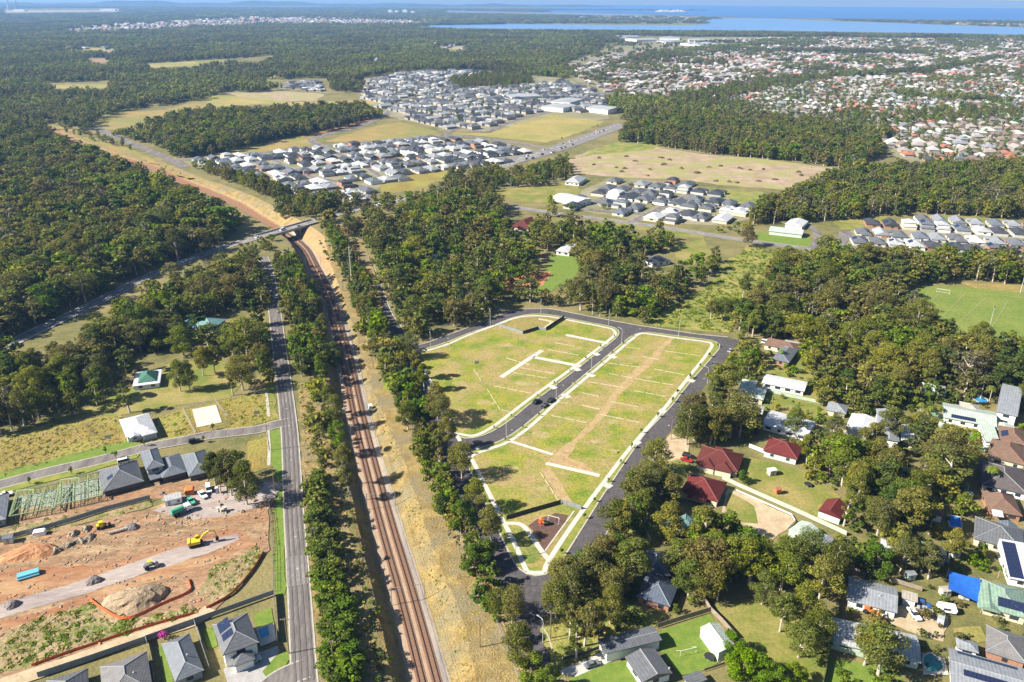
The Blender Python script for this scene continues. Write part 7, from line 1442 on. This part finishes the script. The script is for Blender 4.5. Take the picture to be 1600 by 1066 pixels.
wire([(545,400),(575,480),(590,546.5),(625,616.5),(642.5,659),(665,706.5),(685,760),(707,815),(745,900),(775,972),(797,1027),(815,1075)], 'long wire fence between the dry grass and the belt of trees')
wire([(421,790),(425,830),(427.5,862),(428,925)], 'wire fence between the earthworks and the green verge'); wire([(660,520),(720,503),(775,488),(800,481)], 'wire fence along the wooded side of the estate road', 1.2)
wire([(285,640),(336,628),(357,655),(352,668),(306,681),(285,640)], 'temporary fence round the bare white slab', 1.8, 3)
fence([(60,1060),(150,1030),(228,1003)], 1.8, 'grey fence', 'dark steel fence behind the half pale tiled house', z=LAY[0]); fence([(229,1002),(304,975)], 1.8, 'grey fence', 'dark steel fence behind the blue grey hip roofed house', z=LAY[0]); fence([(304,975),(365,953),(428.6,930)], 1.8, 'grey fence', 'dark steel fence behind the pool house', z=LAY[0])
fence([(428.6,930),(431,965),(434,1006)], 1.8, 'grey fence', 'steel fence between the blue pool and the long road', z=LAY[0]); fence([(304,975),(315,1010),(328,1049)], 1.8, 'grey fence', 'steel fence between the pool house and the blue grey house', z=LAY[0]); fence([(229,1002),(236,1035),(243,1068)], 1.8, 'grey fence', 'steel fence beside the half pale tiled house', z=LAY[0])
fence([(-20,852),(54,833),(110,817),(162,800),(235,781)], 1.8, 'grey fence', 'long grey back fence above the earthworks', z=LAY[0])
fence([(1128,750),(1160,765),(1235,798),(1322,838)], 1.8, 'sage fence', 'long pale green fence between the lawn and the sandy yard', z=LAY[0]); fence([(1150,768),(1200,790),(1236,806),(1242,816),(1230,828)], .6, 'white wall', 'low white rail round the sandy yard', z=LAY[0])
fence([(791.5,812.5),(830,801),(876,788)], 1.8, 'dark fence', 'screen fence above the playground, coloured dark for its shaded side', z=.165); fence([(876,787),(908,797)], 1.8, 'grey fence', 'grey screen fence at the corner of the playground', z=.165)  # first fence: the shade on its side is put into the dark colour
fence([(817,522.5),(840.5,515)], 1.8, 'dark fence', 'black fence on the near side of the basin', z=.165); fence([(853,516.5),(867,507),(881.5,498)], 1.8, 'dark fence', 'black fence on the right of the basin', z=.165); fence([(779,510.5),(798,516),(817,522.5)], 1.5, 'grey fence', 'grey fence on the left of the basin', z=.165); fence([(840.5,515),(853,517)], 1.5, 'grey fence', 'short grey fence joining the black basin fences', z=.165)
fence([(1027,983),(1070,969),(1110,957)], 1.8, 'timber fence', 'timber fence behind the green back garden', z=LAY[0]); fence([(1110,957),(1101,942),(1090,925)], 1.8, 'timber fence', 'timber fence beside the palm', z=LAY[0]); fence([(1110,957),(1128,975),(1150,1000)], 1.8, 'timber fence', 'timber fence behind the tall pale green shed', z=LAY[0])
fence([(1322,892),(1312,930),(1300,1000),(1284,1075)], 2.0, 'dark fence', 'long dark fence running down past the pale roof', z=LAY[0]); fence([(1293,1014),(1340,1027),(1400,1044)], 1.8, 'sage fence', 'pale green fence below the large pale roof', z=LAY[0]); fence([(1322,892),(1380,906),(1440,925)], 1.6, 'timber fence', 'timber fence behind the long silver roof', z=LAY[0])
fence([(1432,647),(1490,657),(1561,671)], 1.8, 'green fence', 'long green fence behind the dry back lawn', z=LAY[0]); fence([(1150,600),(1200,614),(1235,622),(1290,634)], 1.7, 'sage fence', 'pale green fence between the sage and white roofs', z=LAY[0]); fence([(1170,700),(1195,710)], 1.7, 'white wall', 'white fence beside the pink red roof', z=LAY[0]); fence([(985,770),(1000,815),(1016,848)], 1.6, 'cream wall', 'cream wall beside the teal roofed house', z=LAY[0])
fence([(1425,672),(1480,690),(1545,708),(1560,716)], 1.7, 'sage fence', 'pale fence below the brick pool deck', z=LAY[0]); fence([(1100,1050),(1130,1040),(1150,1032)], .9, 'timber fence', 'low timber edging at the end of the back garden', z=LAY[0])
fence([(880,1033),(915,1024),(945,1012)], 1.2, 'dark fence', 'low dark fence above the pale driveway', z=LAY[0])
# ================================================================== poles and lights
def power_pole(px, py, h, label, lean=0.0, arms=1, m='pole timber'):
    p = P(px, py); z = ground_z(*p); t = thing('power_pole', label, 'power pole', (*p, z), R.uniform(-.3, .3))
    mb = MB(); mb.tube([(0,0,-.2),(0,0,h)], [.19,.12], 8); mb.build('pole', m, t)
    for k in range(arms):
        mb = MB(); mb.box(-1.3, 1.3, -.07, .07, h-.7-k*1.1, h-.52-k*1.1); c = mb.build('crossarm', m, t)
        mb = MB(); [mb.tube([(x,0,h-.52-k*1.1),(x,0,h-.28-k*1.1)], .06, 5) for x in (-1.1,-.4,.4,1.1)]; mb.build('insulators', 'galvanised', c)
for x, y, h, lb in ((452,1022,13,'power pole on the verge beside the pool'),(522,1044,10,'power pole in the bushes nearest the bottom edge'),(494.5,861,9.5,'power pole in the bushes beside the earthworks'),(481,775,11,'power pole at the top of the bush hedge'),(750,1012,11,'timber pole in the dry grass near the bottom'),(646,710,14,'tall timber pole in the dry grass by the railway fence'),(583.5,577,12,'timber pole at the far end of the dry grass'),(421,704,12,'power pole on the side street corner'),(536,455,11,'power pole beside the steel tower'),(1048,687,11,'power pole at the bare tan yard'),(1167,531,11,'power pole at the street end'),(860,998,10,'first timber post on the street corner verge'),(313,522,10,'power pole by the house among the trees'),(1385,410,10,'pole at the edge of the pale estate'),(430,770,11,'power pole by the gate of the gravel yard'),(1012,815,12,'power pole beside the teal roof')):
    power_pole(x, y, h, lb)
def street_light(px, py, label, h=8.5, away=(0,0), m='galvanised'):
    p = P(px, py); d = P(px + away[0], py + away[1]) - p; t = thing('street_light', label, 'street light', (*p, .16), math.atan2(d[1], d[0]))
    mb = MB(); mb.tube([(0,0,0),(0,0,h*.86),(.35,0,h*.97),(1.1,0,h),(2.0,0,h+.05)], [.13,.10,.09,.08,.06], 6); mb.build('pole', m, t); mb = MB(); mb.box(1.7, 2.6, -.16, .16, h-.06, h+.08); mb.build('lamp_head', 'paint silver', t)
for x, y, a, lb in ((971,537,(-10,-3),'street light nearest the top of the inner street'),(924,576,(-10,-3),'second street light down the inner street'),(869,622,(-10,-3),'street light beside the dark parked cars'),(791,685,(-4,-8),'street light at the bottom of the inner street'),(805,872,(-10,2),'dark street light beside the park path'),(673,545,(-2,-8),'street light at the top left corner of the estate'),(766,508,(-4,-8),'street light on the top street before the basin'),(845,491,(0,-8),'street light behind the basin'),(951,508,(3,-8),'street light near the junction of the inner street'),(1060,527,(2,-8),'street light above the clay strip'),(1105,600,(-8,-2),'street light on the far side of the east road'),(735,737,(-9,2),'street light below the railway road junction'),(848,1005,(-8,-6),'street light by the leaning gum on the corner')):
    street_light(x, y, lb, away=a)
def tower(px, py, h, label, head='dish', r=.35):
    p = P(px, py); t = thing('steel_tower' if head == 'dish' else 'flood_light', label, 'tower' if head == 'dish' else 'flood light', (*p, 0), .3)
    mb = MB(); mb.tube([(0,0,-.2),(0,0,h)], [r, r*.6], 8); mb.build('mast', 'galvanised', t)
    if head == 'dish': mb = MB(); [mb.box(.4*math.cos(a)-.12, .4*math.cos(a)+.12, .4*math.sin(a)-.12, .4*math.sin(a)+.12, h-2.2, h+.3) for a in (0, 2.1, 4.2)]; mb.build('antennas', 'paint white', t); mb = MB(); mb.box(1.0, 3.0, -1, 1, 0, 1.9); mb.build('cabinet', 'paint white', t)
    else: mb = MB(); mb.box(-.9, .9, -.12, .12, h-.4, h+.2); mb.build('lamp_bank', 'paint silver', t)
tower(549.5, 443, 24, 'tall pale steel mast beside the railway road'); tower(1594, 458, 18, 'flood light pole at the right edge of the sports field', 'lamp', .2); tower(1545, 515, 14, 'slim flood light pole on the near side of the sports field', 'lamp', .15)
def rail_masts():
    W2 = densify(RXY, 1.0, False); d = np.concatenate([[0], np.cumsum(np.linalg.norm(np.diff(W2, axis=0), axis=1))]); nn = normals(W2)
    s0 = d[int(np.argmin(np.hypot(*(W2 - P(637, 938, -3.5)).T)))]
    names = ('nearest the bottom edge', 'beside the dense hedge', 'between the hedge and the white cabinets', 'before the white cabinets', 'beyond the white cabinets', 'in the shadowed cutting', 'close to the road bridge', 'just before the road bridge')
    for k in range(8):
        s = s0 + (k)*52; i = int(np.searchsorted(d, s)); p = W2[i]; n = nn[i]; z = ground_z(*p); rz = math.atan2(n[1], n[0])
        t = thing('catenary_mast', f'pair of overhead line masts {names[k]}', 'railway mast', (*p, z), rz, None)
        for sx in (-1, 1):
            mb = MB(); mb.box(sx*5.2-.11, sx*5.2+.11, -.11, .11, -.1, 7.2); mb.build('mast', 'galvanised', t)
            mb = MB(); mb.tube([(sx*5.2,0,6.6),(sx*2.0,0,6.3)], .06, 5); mb.tube([(sx*5.2,0,5.4),(sx*2.2,0,6.2)], .05, 5); mb.tube([(sx*2.6,0,5.4),(sx*1.9,0,5.3)], .04, 5); mb.build('cantilever_arm', 'galvanised', t)
    for off, lb in ((6.0, 'white signal cabinet on the left of the railway'), (-6.0, 'white signal cabinet on the right of the railway')):
        q = P(574, 640, -4); i = int(np.argmin(np.hypot(*(W2 - q).T))); p = W2[i] + nn[i]*off; t = thing('signal_cabinet', lb, 'cabinet', (*p, ground_z(*p)), math.atan2(nn[i][1], nn[i][0]))
        mb = MB(); mb.box(-.7, .7, -1.1, 1.1, 0, 2.0); mb.build('body', 'paint white', t); mb = MB(); mb.box(-.8, .8, -1.2, 1.2, 2.0, 2.12); mb.build('lid', 'paint white', t); mb = MB(); mb.box(-.73, -.69, -.9, -.05, .2, 1.8); mb.build('door', 'paint silver', t)
rail_masts()
# ================================================================== gardens and park
def pool(px, m, label, deck=None, dm='concrete', z=.0, grow=1.0):
    zz = LAY[0]; w = PS(px); c = w.mean(0)
    if len(px) > 4: w = smooth(np.vstack([w, w[:1]]), 4)[:-1]
    if area(w) < 0: w = w[::-1]
    t = thing('swimming_pool', label, 'pool', (*c, zz), 0); wl_ = w - c
    link('water', sheet_mesh('water', wl_, .06, m), t)
    band_mb(densify(wl_, .8), -.4, .02, .16, closed=True, h=.16).build('coping', 'concrete', t)
    if deck: dw = PS(deck) - c; link('deck', sheet_mesh('deck', dw, .03, dm), t); keep_clear(PS(deck))
    else: keep_clear(w, 1.5)
F6 = lambda x, y: (220 + x/6.663, 906 + y/6.663)
pool([F6(1225,530),F6(1320,490),F6(1345,590),F6(1250,632)], 'pool water', 'blue rectangular pool behind the two storey house', [F6(1190,515),F6(1385,455),F6(1412,640),F6(1250,705)])
pool([(1506,678),(1513,677.5),(1520,680),(1523,684),(1518,687),(1509,686)], 'teal water', 'kidney shaped teal pool on a brick deck', [(1497,672),(1536,678),(1537,692),(1500,692)], 'orange earth')
pool([(1484,694),(1501,696),(1503,701),(1485,698)], 'teal water', 'narrow teal lap pool behind the palm'); pool([(1517,621),(1530,620),(1541,625),(1541,630),(1528,629)], 'pool water', 'bright blue pool above the sage roofed house'); pool([(1443,1028),(1455,1023),(1472,1040),(1468,1050),(1452,1050),(1443,1040)], 'teal water', 'dark teal pool beside the wide white roof', [(1440,1020),(1476,1030),(1482,1056),(1442,1056)])
pool([(1481,806),(1500,810),(1502,826),(1484,824)], 'pool cover', 'pool under a bright blue cover'); pool([(1440,760),(1512,758),(1512,766),(1490,768)][:4], 'teal water', 'shaded turquoise pool under the trees')
def sail(px, h, m, label):
    c = PS(px, h); o = c.mean(0); t = thing('shade_sail', label, 'shade sail', (*o, 0), 0); n = 6; mb = MB(); q = c - o; vs = []
    for i in range(n+1):
        for j in range(n+1):
            a, b = i/n, j/n; p = (q[0]*(1-a)+q[1]*a)*(1-b) + (q[3]*(1-a)+q[2]*a)*b; z = h + (.9*(a-.5)*(b-.5)*4*.4) - .35*math.sin(math.pi*a)*math.sin(math.pi*b); sh = 1 - .06*(math.sin(math.pi*a)*(abs(b-.5) > .49) + math.sin(math.pi*b)*(abs(a-.5) > .49)); vs.append((p[0]*sh, p[1]*sh, z))
    mb.add(vs, [(i*(n+1)+j, (i+1)*(n+1)+j, (i+1)*(n+1)+j+1, i*(n+1)+j+1) for i in range(n) for j in range(n)]); mb.build('fabric', m, t)
    for p in q: mb = MB(); mb.tube([(*p, 0), (*p, h+.5)], .07, 6); mb.build('post', 'galvanised', t)
sail([(1481,922),(1536,944),(1531,906),(1482,890)], 3.4, 'shade blue', 'large bright blue shade sail beside the green roof')
def playground():
    p = P(846, 822); t = thing('playground', 'orange climbing tower with a green slide on the mulch bed', 'playground', (*p, .2), .4)
    mb = MB(); [mb.tube([(x,y,0),(x,y,2.7)], .07, 6) for x in (-.7,.7) for y in (-.7,.7)]; mb.build('posts', 'play orange', t); mb = MB(); mb.box(-.75,.75,-.75,.75,1.3,1.42); mb.build('platform', 'play orange', t)
    mb = MB(); mb.add([(-.8,-.8,2.7),(.8,-.8,2.7),(.8,.8,2.7),(-.8,.8,2.7),(0,0,3.6)], [(0,1,4),(1,2,4),(2,3,4),(3,0,4),(0,3,2,1)]); mb.build('roof', 'play orange', t); mb = MB(); mb.box(-.75,-.7,-.7,.7,1.42,2.0); mb.box(-.7,.7,.7,.75,1.42,2.0); mb.build('side_panel', 'play orange', t)
    mb = MB(); mb.add([(.75,-.4,1.4),(.75,.4,1.4),(3.4,.4,.3),(3.4,-.4,.3),(4.1,-.4,.25),(4.1,.4,.25),(1,-.4,1.8),(3.4,-.4,.6),(1,.4,1.8),(3.4,.4,.6)], [(0,3,2,1),(3,4,5,2),(0,6,7,3),(1,2,9,8)]); mb.build('slide', 'slide green', t)
    p = P(865, 817); t = thing('swing_set', 'white swing frame at the back of the mulch bed', 'swing', (*p, .2), -.4); mb = MB(); mb.tube([(-2,-.9,0),(-2,0,2.4),(-2,.9,0)], .06, 6); mb.tube([(2,-.9,0),(2,0,2.4),(2,.9,0)], .06, 6); mb.tube([(-2,0,2.4),(2,0,2.4)], .07, 6); mb.build('frame', 'paint white', t)
    for x in (-.8, .8): mb = MB(); mb.tube([(x-.2,0,2.4),(x-.2,0,.6)], .02, 4); mb.tube([(x+.2,0,2.4),(x+.2,0,.6)], .02, 4); mb.box(x-.25, x+.25, -.12, .12, .55, .6); mb.build('seat', 'rubber', t)
    p = P(1473, 459); t = thing('goal', 'white goal frame at the far end of the sports field', 'goal', (*p, LAY[0]), -.5); mb = MB(); mb.tube([(-3.7,0,0),(-3.7,0,2.44),(3.7,0,2.44),(3.7,0,0)], .09, 6); mb.tube([(-3.7,0,2.44),(-3.7,2,0),(3.7,2,0),(3.7,0,2.44)], .06, 5); mb.build('frame', 'paint white', t)
    for x, y, lb in ((1075,1024,'cricket net frame on the bright green garden'),): p = P(x, y); t = thing('net_frame', lb, 'frame', (*p, LAY[0]), .3); mb = MB(); mb.tube([(-2.5,0,0),(-2.5,0,2),(2.5,0,2),(2.5,0,0)], .05, 5); mb.tube([(-2.5,0,2),(-2.5,2.2,0)], .04, 5); mb.tube([(2.5,0,2),(2.5,2.2,0)], .04, 5); mb.build('frame', 'paint white', t)
    for x, y, lb in ((170,689,'sale sign board on the golden paddock'),(402,651,'sale sign board on the corner lot'),(745,572,'white sign on the estate grass beside the shady path')): p = P(x, y); t = thing('sign_board', lb, 'sign', (*p, LAY[0]+.1), .4); mb = MB(); mb.box(-1.2,1.2,-.04,.04,.8,2.4); mb.build('board', 'paint silver', t); mb = MB(); [mb.box(q-.05,q+.05,-.05,.05,0,.8) for q in (-1,1)]; mb.build('post', 'pole timber', t)
playground()
def saplings():
    k = 0
    for ring, seg, gap, dist, lab in ((BE, [(1126,544),(1083,593),(1063.5,617),(1055,630),(1007.5,679),(975,726.5),(935,786.5),(919,812.5),(884.5,868)], 12.5, 1.5, 'small dark street tree in the row along the east road'), (BW, [(964,528.5),(895,582.5),(844,621.5),(803,653.5),(776,672)], 13, 1.5, 'street sapling on the upper side of the inner street'),
                                 (BE, [(985,525.5),(970,537.5),(895,600.5),(867.5,624),(837.5,649),(785,688)], 13, 1.5, 'street sapling on the lower side of the inner street'), (BW, [(660,546),(695,536),(734,519.5),(770,509)], 17, 1.2, 'street sapling on the top street'), (BW, [(860,491),(925,504.5),(955,509)], 17, 1.2, 'street sapling behind the basin')):
        w = densify(PS(seg), gap, False); n = normals(w); ctr = ring.mean(0)
        for i, p in enumerate(w):
            s = 1 if (ctr - p) @ n[i] > 0 else -1; q = p + n[i]*s*dist; tr, cr = R.choice(NEAR['sapling']); h = R.uniform(.8, 1.25) if 'east' in lab else R.uniform(.55, .85)
            t = thing('street_tree', lab, 'street tree', (*q, .17), R.uniform(0, 6), lab.replace('sapling', 'saplings').replace('tree in', 'trees in')); t.scale = (h, h, h*1.1); link('trunk', tr, t); link('crown', cr, t)
    for x, y, lb in ((318,692,'young street tree by the dark parked car'),(112,742,'young street tree in front of the nearer timber frame'),(47,757,'young street tree in front of the farther timber frame'),(181,717,'young street tree across from the golden paddock'),(166,710,'young tree at the edge of the golden paddock'),(226,698,'young street tree by the white roofed house'),(333,673,'young street tree in front of the white slab')):
        tr, cr = R.choice(NEAR['sapling']); t = thing('street_tree', lb, 'street tree', (*P(x, y), LAY[0]), R.uniform(0, 6)); t.scale = (1.3, 1.3, 1.4); link('trunk', tr, t); link('crown', cr, t)
    t = thing('flowering_bush', 'magenta flowering bush on the dark fence', 'bush', (*P(255, 999), LAY[0]), 0); tr, cr = NEAR['shrub'][0]; link('trunk', tr, t); o = link('crown', cr, t); o.material_slots[0].link = 'OBJECT'; o.material_slots[0].material = MAT['magenta bloom']; t.scale = (.8, .8, .8)
saplings()
# ================================================================== tufts and weeds
def tuft(seed, m, n=9, s=.7):
    rs = np.random.RandomState(seed); v = leaf_cloud(rs, [(0, 0, .1, .6)], n, s, .2).reshape(-1, 4, 3); c = v.mean(1, keepdims=True); v = c + (v - c)*np.array((1, 1, .35)); v[:, 2:, 2] += .12
    return crown_mesh('tuft', v.reshape(-1, 3), m)
proto_col('tuft', [tuft(1, 'dry tuft'), tuft(2, 'dry tuft'), tuft(3, 'yellow leaves'), tuft(4, 'green leaves', 12, .6), tuft(5, 'gum leaves', 12, .6)])
def tufts():
    pts, rot, scl, ix = [], [], [], []
    def sow(poly, per, choices, s0, s1):
        w = PS(poly); lo, hi = w.min(0), w.max(0); n = int((hi-lo).prod()/per); q = NR.uniform(lo, hi, (n, 2)); q = q[inside(q, w)]; q = q[~blocked(q)]
        for x, y in q: s = R.uniform(s0, s1); pts.append((x, y, ground_z(x, y) + .03)); rot.append(R.uniform(0, 6.28)); scl.append((s, s, s*R.uniform(.7, 1.2))); ix.append(R.choice(choices))
    sow([(560,520),(590,560),(640,660),(700,800),(760,960),(800,1090),(690,1090),(650,960),(610,830),(570,690),(545,590)], 2.2, (0, 0, 1, 1, 2), .4, 1.0)
    sow([(468,600),(500,600),(540,800),(575,960),(602,1090),(500,1100),(478,900)], 3, (0, 1, 2, 4), .6, 1.6)
    sow([(-40,700),(60,668),(188,650),(198,692),(60,728),(-40,757)], 2.2, (0, 1, 2, 2), .6, 1.5); sow([(245,655),(340,628),(420,612),(434,654),(385,670),(250,692)], 3, (0, 2, 3), .5, 1.3)
    sow([(20,985),(140,942),(170,955),(210,968),(300,945),(305,958),(150,1007),(-20,1060)], 3, (3, 3, 4, 1), .7, 2.0); sow([(330,890),(400,855),(412,862),(362,930),(318,930)], 3.5, (3, 4, 4, 1), .7, 1.8)
    sow([(418,675),(440,668),(446,930),(428,925)], 5, (3, 3, 2), .4, .9); sow([(-60,838),(232,778),(240,792),(-60,862)], 4, (3, 3, 4), .6, 1.3)
    sow([(796,826),(815,826),(834,850),(848,868),(835,880),(818,882)], 1.6, (3, 4, 2), .8, 1.7); sow([(1168,385),(1222,394),(1168,470),(1140,520),(1000,504),(1100,452)], 7, (3, 3, 2, 4), 1.0, 2.4); sow([(783,508),(830,494),(880,499),(840,514),(817,521)], 4, (1, 2), .8, 1.5)
    sow([(845,985),(955,860),(1030,720),(1080,720),(1060,930),(950,1010),(870,1060)], 6, (2, 3, 4, 0), .6, 1.5)
    scatter('grass_tufts', 'tuft', pts, rot, scl, ix, 'tufts of dry and green grass and weeds on the rough ground', 'grass'); print('tufts', len(pts))
tufts()

# far chimneys at the left end of the horizon
for px, h, lb in ((14, 150, 'first pale chimney on the far left horizon'), (27, 175, 'second pale chimney on the far left horizon')):
    p = P(px, 16); t = thing('chimney', lb, 'chimney', (*p, 0), 0); mb = MB(); mb.tube([(0,0,0),(0,0,h*.55),(0,0,h)], [11, 8, 6.5], 12); mb.build('stack', 'concrete', t); mb = MB(); mb.tube([(0,0,h-14),(0,0,h-6)], 8.2, 12); mb.build('band', 'grey concrete', t)
for k, (px, py, w, h) in enumerate(((32,18,120,16),(170,17,180,18),(182,16.6,100,14),(610,22,45,36),(620,22,40,30),(633,22.3,50,40),(645,22.6,45,28))):
    p = P(px, py); mb = MB(); mb.box(-w/2, w/2, -30, 30, 0, h); mb.box(-w/3, w/4, -24, 24, h, h*1.15); o = mb.build('far_building', 'white wall'); o.location = (*p, 0); tag(o, 'pale block far out on the hazy plain', 'building', 'pale blocks on the hazy plain')

def clutter():
    """tanks, garden sheds, trampolines and parked cars in the back yards"""
    tank = MB(); tank.tube([(0,0,0),(0,0,2.0),(0,0,2.3)], [1.3,1.3,.4], 14); tm = tank.mesh('tank', ['sage roof'])
    for x, y, lb in ((1335,945,'round pale water tank beside the silver house'),(1470,668,'round water tank near the dry lawn'),(1250,850,'round tank behind the green stable'),(905,388,'round tank by the white sheds in the wood')):
        t = thing('water_tank', lb, 'water tank', (*P(x, y), LAY[0]), 0); link('tank', tm, t); m = MB(); m.tube([(0,0,2.2),(0,0,2.45)], .35, 10); m.build('lid', 'paint grey', t)
    for k, (x, y, rz, m_, lb) in enumerate(((1452,662,.2,'sage roof','small sage garden shed by the green fence'),(1128,1008,-.3,'silver roof','small grey garden shed behind the pale green shed'),(1300,870,.4,'beige roof','small brown garden shed behind the stables'),(1420,905,.2,'silver roof','small silver garden shed behind the silver house'),(1475,930,.1,'beige roof','low tan shed beside the blue sail'),(1505,935,-.3,'beige roof','second low tan shed beside the blue sail'),(1205,742,.3,'white roof','white garden shed behind the pink red roof'),(1345,700,.2,'silver roof','garden shed hidden in the right hand gums'),(1510,780,.1,'sage roof','green garden shed below the dark brown roof'),(1490,870,.2,'teal roof','teal garden shed beside the trees'),(308,735,.3,'white roof','white carport in front of the grey hip roof'),(15,848,.3,'blue grey roof','small grey shed at the left back fence'))):
        t = thing('garden_shed', lb, 'garden shed', (*P(x, y), LAY[0]), rz); m = MB(); m.box(-1.4,1.4,-1.1,1.1,0,2.0); m.build('wall', 'green wall' if k % 2 else 'cream wall', t); m = MB(); roof_mb(m, -1.6, 1.6, -1.3, 1.3, 2.2, 'gable', .3); m.build('roof', m_, t); m = MB(); m.box(-.4,.4,-1.13,-1.08,.05,1.8); m.build('door', 'grey wall', t)
    for x, y, lb in ((1108,1030,'round black trampoline on the green back garden'),(1262,760,'round trampoline on the faded lawn'),(1500,998,'round trampoline by the clipped lawn')):
        t = thing('trampoline', lb, 'trampoline', (*P(x, y), LAY[0]), 0); m = MB(); m.tube([(0,0,.78),(0,0,.82)], 1.5, 18); m.build('mat', 'rubber', t); m = MB(); [m.tube([(1.5*math.cos(a),1.5*math.sin(a),0),(1.5*math.cos(a),1.5*math.sin(a),.8)], .04, 5) for a in np.arange(0, 6.2, 1.047)]; m.build('leg', 'galvanised', t)
    t = thing('cubby_house', 'small orange cubby house on the faded lawn', 'cubby', (*P(1214, 772), LAY[0]), .3); m = MB(); m.box(-1,1,-.8,.8,.6,1.9); m.build('wall', 'paint orange', t); m = MB(); roof_mb(m, -1.2, 1.2, -1, 1, 2.0, 'gable', .6); m.build('roof', 'terracotta tile', t)
    for x, y, u, v, kd, cl, lb in ((1345,672,1360,676,'suv','white','white car parked by the white gabled shed'),(1298,664,1312,668,'ute','silver','silver utility on the pale lane'),(1445,955,1460,960,'sedan','silver','silver car on the tan driveway yard'),(1428,962,1436,972,'ute','white','white utility on the tan driveway yard'),(1000,785,1010,792,'suv','grey','grey car on the shaded drive by the teal roof'),(925,1040,940,1035,'sedan','grey','grey car on the pale driveway'),(1560,855,1570,858,'sedan','white','white car below the slate roof'),(1325,985,1332,990,'suv','black','dark car beside the large pale roof'),(395,1035,405,1030,'suv','silver','silver car on the wide grey driveway'),(1236,552,1246,555,'sedan','white','white car beside the blue grey roof')):
        car(x, y, (u, v), kd, 'paint ' + cl, lb, LAY[0])
    # debris and stockpiles on the earthworks
    for k in range(14):
        x, y = R.uniform(240, 420), R.uniform(765, 815)
        if not blocked(P(x, y)[None])[0]: heap(x, y, R.uniform(.5, 1.1), R.uniform(.4, .9), R.uniform(.3, .7), R.choice(('spoil', 'spoil grey', 'rubble')), 'small pile of rubble on the gravel yard', R.uniform(0, 3), 'rubble_pile', 'rubble', 'small rubble piles on the yard', lump=.7)
clutter()
def clods():
    ms = []
    for s, m in enumerate(('spoil', 'spoil orange', 'rubble', 'spoil grey')):
        rs = np.random.RandomState(s); mb = MB(); n = 7
        for j in range(3): mb.v += [(math.cos(6.283*i/n)*(1, .75, .3)[j]*rs.uniform(.7, 1.2), math.sin(6.283*i/n)*(1, .75, .3)[j]*rs.uniform(.7, 1.2), (-.1, .35, .6)[j]*rs.uniform(.7, 1.2)) for i in range(n)]
        mb.f += [(j*n+i, j*n+(i+1) % n, (j+1)*n+(i+1) % n, (j+1)*n+i) for j in range(2) for i in range(n)] + [tuple(2*n+i for i in range(n))]; mb.m += [0]*(2*n+1); ms.append(mb.mesh('clod', [m]))
    proto_col('clod', ms); w = PS([(-40,862),(60,845),(160,818),(240,800),(300,778),(430,760),(415,850),(380,900),(320,960),(230,985),(100,1025),(-40,1075)]); road_ = PS([(-60,962),(0,945),(100,917),(182,889),(300,850),(370,834),(373,845),(325,865),(230,895),(140,926),(0,967),(-60,985)])
    lo, hi = w.min(0), w.max(0); q = NR.uniform(lo, hi, (2600, 2)); q = q[inside(q, w) & ~inside(q, road_)]; q = q[~blocked(q)]; fld = np.sin(q[:, 0]*.13 + q[:, 1]*.21) + np.sin(q[:, 0]*.31 - q[:, 1]*.17); q = q[(fld > .3) | (NR.uniform(size=len(q)) < .25)]; n = len(q)
    s = NR.uniform(.12, .6, n)**1.3; scatter('clods', 'clod', np.column_stack([q, np.full(n, LAY[0])]), NR.uniform(0, 6.28, n), np.column_stack([s*NR.uniform(.8, 2.2, n), s, s*NR.uniform(.4, .9, n)]), NR.randint(0, 4, n), 'clods and loose rubble strewn over the earthworks', 'rubble')
clods()
# overhead wires
def wires():
    W2 = densify(RXY, 6, False)[:110]; 
    for off, lb in ((2.0, 'overhead wire above the left track'), (-2.0, 'overhead wire above the right track')):
        c = offs(W2, off); mb = MB(); mb.tube([(x, y, ground_z(x, y) + 5.3) for x, y in c], .035, 3, cap=False); mb.tube([(x, y, ground_z(x, y) + 6.3 - .35*abs(math.sin(i*.36))) for i, (x, y) in enumerate(c)], .035, 3, cap=False)
        tag(mb.build('overhead_wire', 'rubber'), lb, 'wire')
wires()
# ================================================================== haze
def haze():
    m = bpy.data.materials.new('haze air'); m.use_nodes = True; n, l = m.node_tree.nodes, m.node_tree.links
    n.remove(n['Principled BSDF']); v = n.new('ShaderNodeVolumePrincipled')
    v.inputs['Color'].default_value = (.27, .53, 1.0, 1); v.inputs['Density'].default_value = 6.5e-5
    v.inputs['Density Attribute'].default_value = ''; v.inputs['Anisotropy'].default_value = 0.15
    l.new(v.outputs[0], n['Material Output'].inputs['Volume']); MAT['haze air'] = m
    try: m.cycles.homogeneous_volume = True
    except Exception: pass
    mb = MB(); mb.box(-25200, 25200, -25200, 25200, -9, 176); o = mb.build('haze', 'haze air')
    tag(o, 'thin blue haze over the whole landscape', 'haze', kind='stuff')
haze()

# ================================================================== tell apart the few things that still share a label
def name_apart():
    by = {}
    for o in COL.objects:
        if o.parent is None and 'label' in o and o.get('kind') not in ('structure', 'stuff'): by.setdefault(o['label'], []).append(o)
    num = ('first', 'second', 'third', 'fourth', 'fifth', 'sixth', 'seventh', 'eighth', 'ninth', 'tenth', 'eleventh', 'twelfth')
    for lab, os_ in by.items():
        if not 1 < len(os_) <= 12 or len(lab.split()) > 12: continue
        os_.sort(key=lambda o: Q(*o.location[:3])[0])
        for k, o in enumerate(os_):
            o['label'] = lab + (', leftmost of them' if k == 0 else ', rightmost of them' if k == len(os_)-1 else f', {num[k]} from the left')
name_apart()
